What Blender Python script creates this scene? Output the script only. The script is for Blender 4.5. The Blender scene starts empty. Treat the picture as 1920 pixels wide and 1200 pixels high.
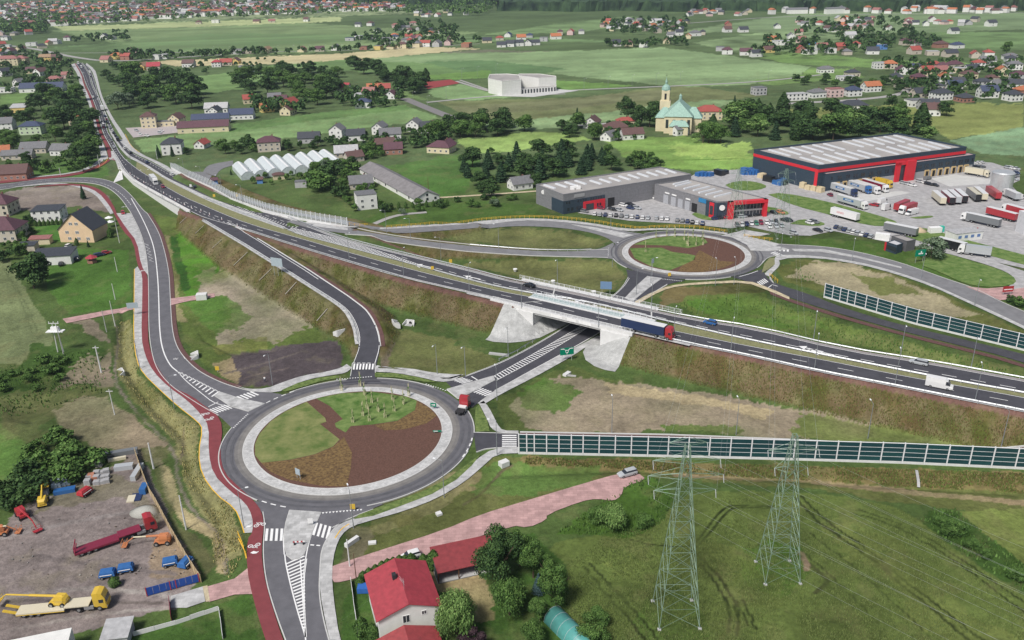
import bpy,bmesh,math,random
import numpy as np
from mathutils import Vector,Matrix
from mathutils.geometry import delaunay_2d_cdt
random.seed(7)
RNG=np.random.default_rng(7)
S=bpy.context.scene
COL=S.collection
# ---------------------------------------------------------------- camera
CF,CP,CR,CH=1586.5,0.40505,-0.02236,110.0     # focal (px of 1920), pitch, roll, height
cam_d=bpy.data.cameras.new('camera');cam=bpy.data.objects.new('camera', cam_d);COL.objects.link(cam)
S.camera=cam
cp,sp,cr,sr=math.cos(CP),math.sin(CP),math.cos(CR),math.sin(CR)
_r0=Vector((1,0,0));_d0=Vector((0,-sp,-cp));_f=Vector((0,cp,-sp))
_right=_r0*cr - _d0*sr;_down=_r0*sr + _d0*cr
m3=Matrix((_right,-_down,-_f)).transposed()
cam.matrix_world=Matrix.Translation((0,0,CH)) @ m3.to_4x4()
cam_d.sensor_fit = 'HORIZONTAL'; cam_d.sensor_width=36;cam_d.lens=36*CF/1920
cam_d.clip_start=1;cam_d.clip_end=40000
# ---------------------------------------------------------------- light
SUN_EL,SUN_AZ=math.radians(52),math.radians(215)   # azimuth clockwise from +Y: behind the camera, from its left
w=bpy.data.worlds.new('World');S.world=w;w.use_nodes=True
nt=w.node_tree
bg=nt.nodes['Background'];sky=nt.nodes.new('ShaderNodeTexSky');sky.sky_type = 'NISHITA'
sky.sun_disc=False;sky.sun_elevation=SUN_EL;sky.sun_rotation=SUN_AZ
sky.air_density=1.0;sky.dust_density=3.0;sky.ozone_density=1.0;sky.altitude=200
bw=nt.nodes.new('ShaderNodeRGBToBW');mxw=nt.nodes.new('ShaderNodeMix');mxw.data_type = 'RGBA'; mxw.inputs[0].default_value=.25   # a half-clouded sky: greyer than clear blue
nt.links.new(sky.outputs[0],bw.inputs[0]);nt.links.new(sky.outputs[0],mxw.inputs[6]);nt.links.new(bw.outputs[0],mxw.inputs[7])
nt.links.new(mxw.outputs[2],bg.inputs[0]);bg.inputs[1].default_value=0.08
sun_d=bpy.data.lights.new('sun', 'SUN');sun_d.energy=3.5;sun_d.angle=math.radians(14);sun_d.color=(1,.96,.9)
sun=bpy.data.objects.new('sun', sun_d);COL.objects.link(sun)
sdir=Vector((math.sin(SUN_AZ)*math.cos(SUN_EL),math.cos(SUN_AZ)*math.cos(SUN_EL),math.sin(SUN_EL)))
sun.rotation_euler=sdir.to_track_quat('Z', 'Y').to_euler();sun.location=(0,0,300)
S.view_settings.view_transform = 'Standard'; S.view_settings.look = 'None'
S.view_settings.exposure=0.2;S.view_settings.gamma=1;S.view_settings.use_curve_mapping=False
S.render.engine = 'CYCLES'
S.render.resolution_x=1024;S.render.resolution_y=640
# ---------------------------------------------------------------- pixel <-> world
R_=np.array(_right);D_=np.array(_down);F_=np.array(_f);C_=np.array((0,0,CH))
def ray(x,y):
    a=(np.asarray(x,float)-960)/CF;b=(np.asarray(y,float)-600)/CF
    return F_ + a[...,None]*R_ + b[...,None]*D_
def project(P):
    Q=P - C_;d=Q @ F_
    d=np.where(d < 1,1,d)
    return 960+CF*(Q@R_)/d,600+CF*(Q@D_)/d
def G0(x,y,z=0.0):
    d=ray(np.array([x]),np.array([y]))[0];t=(z-CH)/d[2]
    return C_ + d*t
def smooth(t): t=np.clip(t,0,1);return t*t*(3-2*t)
# value noise
_NT=RNG.random((256,256))
def vnoise(x,y):
    xi=np.floor(x).astype(int);yi=np.floor(y).astype(int);fx=x-xi;fy=y-yi
    fx=fx*fx*(3-2*fx);fy=fy*fy*(3-2*fy)
    a=_NT[xi & 255,yi & 255];b=_NT[(xi+1) & 255,yi & 255];c=_NT[xi & 255,(yi+1) & 255];d=_NT[(xi+1) & 255,(yi+1) & 255]
    return (a*(1-fx)+b*fx)*(1-fy)+(c*(1-fx)+d*fx)*fy
def fbm(x,y,o=4):
    s=0;a=.5
    for i in range(o): s=s + a*vnoise(x*2**i+17*i,y*2**i+5*i);a *= .5
    return s/(1-.5**o)
# ---------------------------------------------------------------- height of the land
def edgepts(px,zs):
    return np.array([G0(x,y,z) for (x,y),z in zip(px,zs)])
def ribbon_from(leftpx,rightpx,zs):
    L=edgepts(leftpx,zs);R=edgepts(rightpx,zs)
    c=(L+R)/2;hw=np.linalg.norm((L-R)[:,:2],axis=1)/2
    return c,hw
# main road embankment (south edge, north edge, z)
HS=[(142,119),(161,159),(179,200),(190,236),(207,276),(222,299),(237,327),(275,352),(307,369),(357,398),(443,426),(560,462),(757,520),(953,563),(1163,612),(1400,664),(1680,723),(1920,770),(2500,890)]
HN=[(163,119),(180,159),(194,200),(214,236),(236,276),(268,299),(310,318),(350,338),(380,353),(420,372),(505,402),(650,428),(793,487),(943,525),(1180,575),(1400,619),(1680,673),(1920,715),(2500,823)]
HZ=[0,0,0,0,.1,.5,1.6,3.2,4.4,5.6,6.5,7,7,7,7,7,7,7,7]
MAIN=ribbon_from(HS,HN,HZ)
# slip road down to the near roundabout
RS=[(383,413),(467,463),(550,515),(618,558),(650,580),(669,612),(674,645),(664,690)]
RN=[(410,405),(483,447),(570,500),(660,560),(692,585),(710,620),(714,650),(706,692)]
RZ=[6.1,6.6,6.3,5.6,4.9,3.2,1.6,.1]
RAMP=ribbon_from(RS,RN,RZ)
# far slip road north side
NS=[(560,423),(647,439),(727,453),(810,464),(880,472),(1000,480),(1140,483)]
NN=[(560,414),(652,424),(710,437),(793,449),(880,458),(1000,468),(1140,468)]
NZ=[7,6.5,5.2,3.6,2.2,.9,0]
NRAMP=ribbon_from(NS,NN,NZ)
# road behind the clear noise barrier
QS=[(352,333),(433,373),(500,397),(567,412),(652,427),(710,438),(793,436),(880,428)]
QN=[(362,322),(447,358),(512,382),(577,398),(655,412),(712,426),(793,423),(880,418)]
QZ=[3.6,6,6.5,6.5,5.5,4.5,3,1.5]
QR=ribbon_from(QS,QN,QZ)
def rib_eval(X,Y,rib):
    """distance outside the ribbon and the road height at the nearest point"""
    c,hw=rib;best=np.full(X.shape,1e9);zz=np.zeros(X.shape)
    for i in range(len(c)-1):
        ax,ay,az=c[i];bx,by,bz=c[i+1];dx,dy=bx-ax,by-ay;l2=dx*dx+dy*dy
        t=np.clip(((X-ax)*dx+(Y-ay)*dy)/l2,0,1)
        d=np.hypot(X-ax-t*dx,Y-ay-t*dy) - (hw[i]*(1-t)+hw[i+1]*t)
        m=d < best;best=np.where(m,d,best);zz=np.where(m,az*(1-t)+bz*t,zz)
    return best,zz
UC=np.array([G0(*p)[:2] for p in [(880,735),(940,708),(1000,678),(1095,618),(1170,566),(1215,530)]])  # underpass axis
def udist(X,Y):
    best=np.full(X.shape,1e9)
    for i in range(len(UC)-1):
        a=UC[i];b=UC[i+1];d=b-a;t=np.clip(((X-a[0])*d[0]+(Y-a[1])*d[1])/(d@d),0,1)
        best=np.minimum(best,np.hypot(X-a[0]-t*d[0],Y-a[1]-t*d[1]))
    return best
def inpoly(x,y,poly):
    r=np.zeros(x.shape,bool);n=len(poly)
    for i in range(n):
        x1,y1=poly[i];x2,y2=poly[(i+1) % n]
        if y1 == y2: continue
        c=(y1 > y) != (y2 > y)
        r ^= c & (x < (x2-x1)*(y-y1)/(y2-y1)+x1)
    return r
LOWPX=[(228,318),(233,325),(262,342),(300,362),(356,394),(342,409),(318,424),(250,400),(225,360),(215,330)]
LOWW=None
def polydepth(X,Y,W):
    """how far inside polygon W (world), 0 outside"""
    d=np.full(X.shape,1e9);n=len(W)
    for i in range(n):
        a=W[i];b=W[(i+1) % n];e=(b[0]-a[0],b[1]-a[1]);l2=e[0]**2+e[1]**2+1e-9
        t=np.clip(((X-a[0])*e[0]+(Y-a[1])*e[1])/l2,0,1)
        d=np.minimum(d,np.hypot(X-a[0]-t*e[0],Y-a[1]-t*e[1]))
    return np.where(inpoly(X,Y,W),d,0)
DIPS=[  # (pixel polygon, depth, run-in)  hollows and ditches
 ([(1235,590),(1300,556),(1400,548),(1440,560),(1560,600),(1700,640),(1920,700),(1920,712),(1700,668),(1500,632),(1330,600)],2.2,6),
 ([(880,500),(900,484),(1000,487),(1150,492),(1175,515),(1130,545),(1060,540),(960,520)],1.6,5),
 ([(800,444),(860,432),(1000,430),(1090,440),(1135,455),(1120,464),(1000,464),(880,452)],1.5,5),
 ([(1480,505),(1520,490),(1640,505),(1760,550),(1840,590),(1920,625),(1900,635),(1700,585),(1560,540),(1480,525)],1.0,5),
 ([(225,560),(250,600),(250,660),(300,745),(360,800),(370,880),(430,960),(440,1040),(400,1060),(395,980),(345,900),(330,830),(270,770),(215,700),(205,640)],2.2,5),
 ([(960,862),(1180,868),(1920,915),(1920,935),(1180,890),(940,900),(760,990),(700,1010),(690,1000),(830,930)],1.2,4),
 ([(340,585),(350,580),(375,640),(430,668),(520,660),(520,650),(440,655),(390,632)],1.2,3),
 ([(0,745),(100,735),(200,722),(205,735),(120,755),(60,800),(0,790)],1.2,4),
]
DW=[([tuple(G0(*p)[:2]) for p in pl],dep,run) for pl,dep,run in DIPS]
LOWW=[tuple(G0(x,y,0)[:2]) for x,y in [(200,352),(252,350),(272,368),(293,379),(310,389),(342,408),(330,430),(270,430)]]
LOWTOP=[tuple(G0(x,y,z)[:2]) for x,y,z in [(228,319,.9),(237,324,1.5),(275,350.5,3.2),(307,367.5,4.4),(355,395,5.6)]]
LOWW2=[LOWW[0]] + LOWTOP + [LOWW[5],LOWW[6],LOWW[7]]
SLOPE=1/1.55
def hland(X,Y,cut=True):
    X=np.asarray(X,float);Y=np.asarray(Y,float)
    base=np.zeros(X.shape)
    if cut:
        for W,dep,run in DW:
            x0,y0=np.min(W,axis=0);x1,y1=np.max(W,axis=0)
            m=(X > x0) & (X < x1) & (Y > y0) & (Y < y1)
            if m.any():
                q=np.zeros(X.shape);q[m]=smooth(polydepth(X[m],Y[m],W)/run)*dep
                base=base - q
    d,z=rib_eval(X,Y,MAIN)
    a=np.maximum(d-1.3,0)*SLOPE
    if not cut: return z - np.maximum(d-4,0)*SLOPE
    b=np.maximum(0,z - np.maximum(udist(X,Y)-9.9,0)*SLOPE)
    h=z - np.hypot(a,b)
    for rib in (RAMP,NRAMP,QR):
        d2,z2=rib_eval(X,Y,rib);h=np.maximum(h,z2-np.maximum(d2-1.3,0)*SLOPE)
    low=inpoly(X,Y,LOWW2);h=np.where(low,0,h)
    return np.maximum(h,base)
hdeck=lambda X,Y: hland(X,Y,False)
def hflat(X,Y): return np.zeros(np.shape(X))
def G(pts,surf=None):
    """rays through pixels -> points where they meet the land (or a given surface)"""
    surf=surf or hland
    p=np.atleast_2d(np.array(pts,float));d=ray(p[:,0],p[:,1])
    zs=np.linspace(9.5,-3,40);T=(zs[None,:]-CH)/d[:,2:3]
    X=C_[0]+d[:,0:1]*T;Y=C_[1]+d[:,1:2]*T;f=zs[None,:]-surf(X.ravel(),Y.ravel()).reshape(X.shape)
    hit=(f[:,:-1] > 0) & (f[:,1:] <= 0);k=hit.argmax(1);i=np.arange(len(p));ok=hit.any(1)
    f0=f[i,k];f1=f[i,k+1];r=np.where(ok,f0/np.where(f0-f1 == 0,1,f0-f1),0)
    lo=np.where(ok,zs[k]+(zs[k+1]-zs[k])*r,0)
    t=(lo-CH)/d[:,2]
    return C_ + d*t[:,None]
def g(x,y,surf=None):
    if surf is None and y < 225: return Vector(G0(x,y))
    return Vector(G([(x,y)],surf)[0])
# ---------------------------------------------------------------- materials
def _bsdf(m): return m.node_tree.nodes['Principled BSDF']
def mat(name,col,rough=.8,var=.12,scale=1.0,bump=.0,metal=0,spec=.3,detail=4,alpha=1,trans=0,col2=None,bscale=None,coat=0):
    m=bpy.data.materials.new(name);m.use_nodes=True;t=m.node_tree;b=_bsdf(m);L=t.links.new
    b.inputs['Roughness'].default_value=rough;b.inputs['Metallic'].default_value=metal
    b.inputs['Specular IOR Level'].default_value=spec;b.inputs['Coat Weight'].default_value=coat
    b.inputs['Transmission Weight'].default_value=trans;b.inputs['Alpha'].default_value=alpha
    c=tuple(col)+(1,)
    if var or col2:
        tc=t.nodes.new('ShaderNodeTexCoord');n=t.nodes.new('ShaderNodeTexNoise');n.inputs['Scale'].default_value=scale;n.inputs['Detail'].default_value=detail
        n.inputs['Roughness'].default_value=.65
        L(tc.outputs['Object'],n.inputs['Vector'])
        r=t.nodes.new('ShaderNodeValToRGB');L(n.outputs[0],r.inputs[0])
        r.color_ramp.elements[0].position=.3;r.color_ramp.elements[1].position=.7
        hi=tuple(min(1,x*(1+var)) for x in (col2 or col))+(1,)
        r.color_ramp.elements[0].color=tuple(x*(1-var) for x in col)+(1,);r.color_ramp.elements[1].color=hi
        L(r.outputs[0],b.inputs['Base Color'])
        if bump:
            n2=t.nodes.new('ShaderNodeTexNoise');n2.inputs['Scale'].default_value=bscale or scale*3;L(tc.outputs['Object'],n2.inputs['Vector'])
            bp=t.nodes.new('ShaderNodeBump');bp.inputs['Strength'].default_value=bump;bp.inputs['Distance'].default_value=.1
            L(n2.outputs[0],bp.inputs['Height']);L(bp.outputs[0],b.inputs['Normal'])
    else: b.inputs['Base Color'].default_value=c
    m.diffuse_color=c
    return m
_mc={}
def M(key,col=None,**k):
    if key not in _mc: _mc[key]=mat(key,col,**k)
    return _mc[key]
# ---------------------------------------------------------------- object helpers
def tag(o,label=None,cat=None,group=None,kind=None):
    if label: o['label']=label
    if cat: o['category']=cat
    if group: o['group']=group
    if kind: o['kind']=kind
    return o
def link(name,me,parent=None,m=None):
    o=bpy.data.objects.new(name,me);COL.objects.link(o)
    if parent: o.parent=parent
    if m is not None and me is not None:
        ms=m if isinstance(m,(list,tuple)) else [m]
        if not me.materials:
            for q in ms: me.materials.append(q)
    return o
def empty(name,loc,rz=0,label=None,cat=None,group=None):
    o=bpy.data.objects.new(name,None);COL.objects.link(o);o.location=loc;o.rotation_euler=(0,0,rz)
    o.empty_display_size=.5
    return tag(o,label,cat,group)
class MB:
    def __init__(s): s.v=[];s.f=[];s.mi=[]
    def add(s,v,f,mi=0):
        n=len(s.v);s.v += [tuple(map(float,p)) for p in v];s.f += [tuple(i+n for i in q) for q in f];s.mi += [mi]*len(f);return s
    def box(s,x0,x1,y0,y1,z0,z1,mi=0,rz=0,at=(0,0,0),taper=0):
        t=taper
        v=[(x0,y0,z0),(x1,y0,z0),(x1,y1,z0),(x0,y1,z0),(x0+t,y0+t,z1),(x1-t,y0+t,z1),(x1-t,y1-t,z1),(x0+t,y1-t,z1)]
        c,n=math.cos(rz),math.sin(rz)
        v=[(at[0]+a*c-b*n,at[1]+a*n+b*c,at[2]+d) for a,b,d in v]
        return s.add(v,[(3,2,1,0),(4,5,6,7),(0,1,5,4),(1,2,6,5),(2,3,7,6),(3,0,4,7)],mi)
    def tube(s,a,b,r0,r1=None,n=6,mi=0,cap=True):
        a=Vector(a);b=Vector(b);r1=r0 if r1 is None else r1
        d=(b-a);q=d.to_track_quat('Z', 'Y') if d.length > 1e-6 else Vector((0,0,1)).to_track_quat('Z', 'Y');v=[]
        for p,r in ((a,r0),(b,r1)):
            for k in range(n):
                an=2*math.pi*k/n;v.append(p + q @ Vector((math.cos(an)*r,math.sin(an)*r,0)))
        f=[(k,(k+1) % n,n+(k+1) % n,n+k) for k in range(n)]
        if cap: f += [tuple(range(n-1,-1,-1)),tuple(range(n,2*n))]
        return s.add(v,f,mi)
    def prism(s,pts,z0,z1,mi=0):
        n=len(pts);v=[(x,y,z0) for x,y in pts]+[(x,y,z1) for x,y in pts]
        return s.add(v,[tuple(range(n-1,-1,-1)),tuple(range(n,2*n))]+[(k,(k+1) % n,n+(k+1) % n,n+k) for k in range(n)],mi)
    def profile(s,pts,y0,y1,mi=0):
        """extrude an x-z outline along y"""
        n=len(pts);v=[(x,y0,z) for x,z in pts]+[(x,y1,z) for x,z in pts]
        return s.add(v,[tuple(range(n)),tuple(range(2*n-1,n-1,-1))]+[((k+1) % n,k,n+k,n+(k+1) % n) for k in range(n)],mi)
    def mesh(s,name,smooth=False,fix=True):
        me=bpy.data.meshes.new(name);me.from_pydata(s.v,[],s.f)
        if any(s.mi): me.polygons.foreach_set('material_index', s.mi)
        if fix:
            bm=bmesh.new();bm.from_mesh(me);bmesh.ops.recalc_face_normals(bm,faces=bm.faces);bm.to_mesh(me);bm.free()
        if smooth: me.polygons.foreach_set('use_smooth', [True]*len(me.polygons))
        me.update();return me
    def build(s,name,m,parent=None,smooth=False):
        return link(name,s.mesh(name,smooth),parent,m)
def rebase(o,loc):
    """move a world-built mesh's origin"""
    o.data.transform(Matrix.Translation(-Vector(loc)));o.location=loc
def resample(W,step):
    out=[]
    n=len(W)
    for i in range(n):
        a=np.array(W[i]);b=np.array(W[(i+1) % n]);L=np.linalg.norm(b-a);k=max(1,int(L/step))
        for j in range(k): out.append(a+(b-a)*j/k)
    return np.array(out)
def sm_line(P,it=2):
    P=[np.array(p,float) for p in P]
    for _ in range(it):
        Q=[P[0]]
        for a,b in zip(P[:-1],P[1:]): Q += [a*.75+b*.25,a*.25+b*.75]
        Q.append(P[-1]);P=Q
    return P
def sheet(name,W,off,m,surf=None,step=3.0,kind='structure', parent=None,uv=None):
    """a thin sheet lying on the land over world polygon W"""
    surf=surf or hland
    W=np.array(W)[:,:2]
    A=.5*np.sum(W[:,0]*np.roll(W[:,1],-1)-np.roll(W[:,0],-1)*W[:,1])
    if A < 0: W=W[::-1]
    B=resample(W,step)
    hb=surf(B[:,0],B[:,1])
    x0,y0=B.min(0);x1,y1=B.max(0)
    gx,gy=np.meshgrid(np.arange(x0+step/2,x1,step),np.arange(y0+step/2,y1,step));gx=gx.ravel();gy=gy.ravel()
    k=inpoly(gx,gy,B);gx=gx[k];gy=gy[k]
    if len(gx):
        hg=surf(gx,gy)
        if np.ptp(np.concatenate([hg,hb])) < 1e-4: gx=gx[:0];gy=gy[:0]
    if len(gx) and len(gx) < 40000:
        dm=np.full(len(gx),1e9)
        for i in range(0,len(B)):
            dm=np.minimum(dm,(gx-B[i,0])**2+(gy-B[i,1])**2)
        k=dm > (step*.35)**2;gx=gx[k];gy=gy[k]
    V=[Vector(p) for p in B]+[Vector((a,b)) for a,b in zip(gx,gy)]
    n=len(B)
    v,e,f,*_=delaunay_2d_cdt(V,[],[list(range(n))],1,1e-5)
    P=np.array([(p.x,p.y) for p in v]);z=surf(P[:,0],P[:,1])+off
    mb=MB();mb.v=[(a,b,c) for (a,b),c in zip(P,z)];mb.f=[tuple(q) for q in f];mb.mi=[0]*len(f)
    me=bpy.data.meshes.new(name);me.from_pydata(mb.v,[],mb.f);me.update()
    o=link(name,me,parent,m)
    if kind: o['kind']=kind
    return o
def psheet(name,px,off,m,surf=None,step=3.0,smooth_it=0,kind='structure'):
    if smooth_it:
        px=list(px)+[px[0]];px=[tuple(p) for p in sm_line(px,smooth_it)][:-1]
    return sheet(name,G(px,surf),off,m,surf,step,kind)
def densify(P,step):
    out=[np.array(P[0],float)]
    for a,b in zip(P[:-1],P[1:]):
        a=np.array(a,float);b=np.array(b,float);L=np.linalg.norm(b-a);k=max(1,int(round(L/step)))
        for j in range(1,k+1): out.append(a+(b-a)*j/k)
    return np.array(out)
def offs(P,d):
    P=np.array(P)[:,:2];T=np.gradient(P,axis=0);T /= np.linalg.norm(T,axis=1)[:,None]+1e-9
    return P+np.stack([-T[:,1],T[:,0]],1)*np.asarray(d).reshape(-1,1) if np.ndim(d) else P+np.stack([-T[:,1],T[:,0]],1)*d
def wline(px,surf=None,it=2,step=1.5):
    """smooth world polyline through pixel points"""
    P=G([tuple(p) for p in px],surf)[:,:2]
    return densify(sm_line(P,it),step)
class Strip:
    """painted lines / kerbs following polylines, gathered into one mesh"""
    def __init__(s): s.mb=MB()
    def flat(s,P,w,off,surf=None,shift=0):
        surf=surf or hland;P=offs(P,shift) if shift else np.array(P)[:,:2]
        a=offs(P,w/2);b=offs(P,-w/2);za=surf(P[:,0],P[:,1])+off
        v=[(*p,z) for p,z in zip(a,za)]+[(*p,z) for p,z in zip(b,za)];n=len(P)
        s.mb.add(v,[(n+i,n+i+1,i+1,i) for i in range(n-1)]);return s
    def kerb(s,P,w,h,surf=None,off=0,shift=0):
        surf=surf or hland;P=offs(P,shift) if shift else np.array(P)[:,:2]
        a=offs(P,w/2);b=offs(P,-w/2);z=surf(P[:,0],P[:,1])+off;n=len(P)
        v=[(*p,q+h) for p,q in zip(a,z)]+[(*p,q+h) for p,q in zip(b,z)]+[(*p,q-.3) for p,q in zip(a,z)]+[(*p,q-.3) for p,q in zip(b,z)]
        f=[]
        for i in range(n-1): f += [(n+i,n+i+1,i+1,i),(i,i+1,2*n+i+1,2*n+i),(n+i+1,n+i,3*n+i,3*n+i+1)]
        s.mb.add(v,f);return s
    def dashes(s,P,w,off,on,gap,surf=None,shift=0,start=0):
        P=densify([p for p in np.array(P)[:,:2]],1e9)
        if shift: P=offs(P,shift)
        seg=np.linalg.norm(np.diff(P,axis=0),axis=1);cum=np.concatenate([[0],np.cumsum(seg)]);t=start
        while t+on < cum[-1]:
            ts=np.linspace(t,t+on,max(2,int(on/1.5)+1));q=np.stack([np.interp(ts,cum,P[:,0]),np.interp(ts,cum,P[:,1])],1)
            s.flat(q,w,off,surf);t += on+gap
        return s
    def quad(s,c,off,surf=None):
        surf=surf or hland;c=np.array(c)[:,:2];z=surf(c[:,0],c[:,1])+off
        s.mb.add([(*p,q) for p,q in zip(c,z)],[tuple(range(len(c)))]);return s
    def build(s,name,m,kind='structure'):
        me=bpy.data.meshes.new(name);me.from_pydata(s.mb.v,[],s.mb.f);me.update()
        # faces up
        bm=bmesh.new();bm.from_mesh(me)
        for f in bm.faces:
            if f.normal.z < -.1: f.normal_flip()
        bm.to_mesh(me);bm.free()
        o=link(name,me,None,m);o['kind']=kind;return o
def along(P,step,start=0,end=None):
    """points every step metres with heading"""
    P=np.array(P)[:,:2];seg=np.linalg.norm(np.diff(P,axis=0),axis=1);cum=np.concatenate([[0],np.cumsum(seg)])
    out=[];t=start;end=cum[-1] if end is None else end
    while t <= end+1e-6:
        x=np.interp(t,cum,P[:,0]);y=np.interp(t,cum,P[:,1]);x2=np.interp(min(t+.5,cum[-1]),cum,P[:,0]);y2=np.interp(min(t+.5,cum[-1]),cum,P[:,1])
        x1=np.interp(max(t-.5,0),cum,P[:,0]);y1=np.interp(max(t-.5,0),cum,P[:,1])
        out.append((x,y,math.atan2(y2-y1,x2-x1)));t += step
    return out
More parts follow.
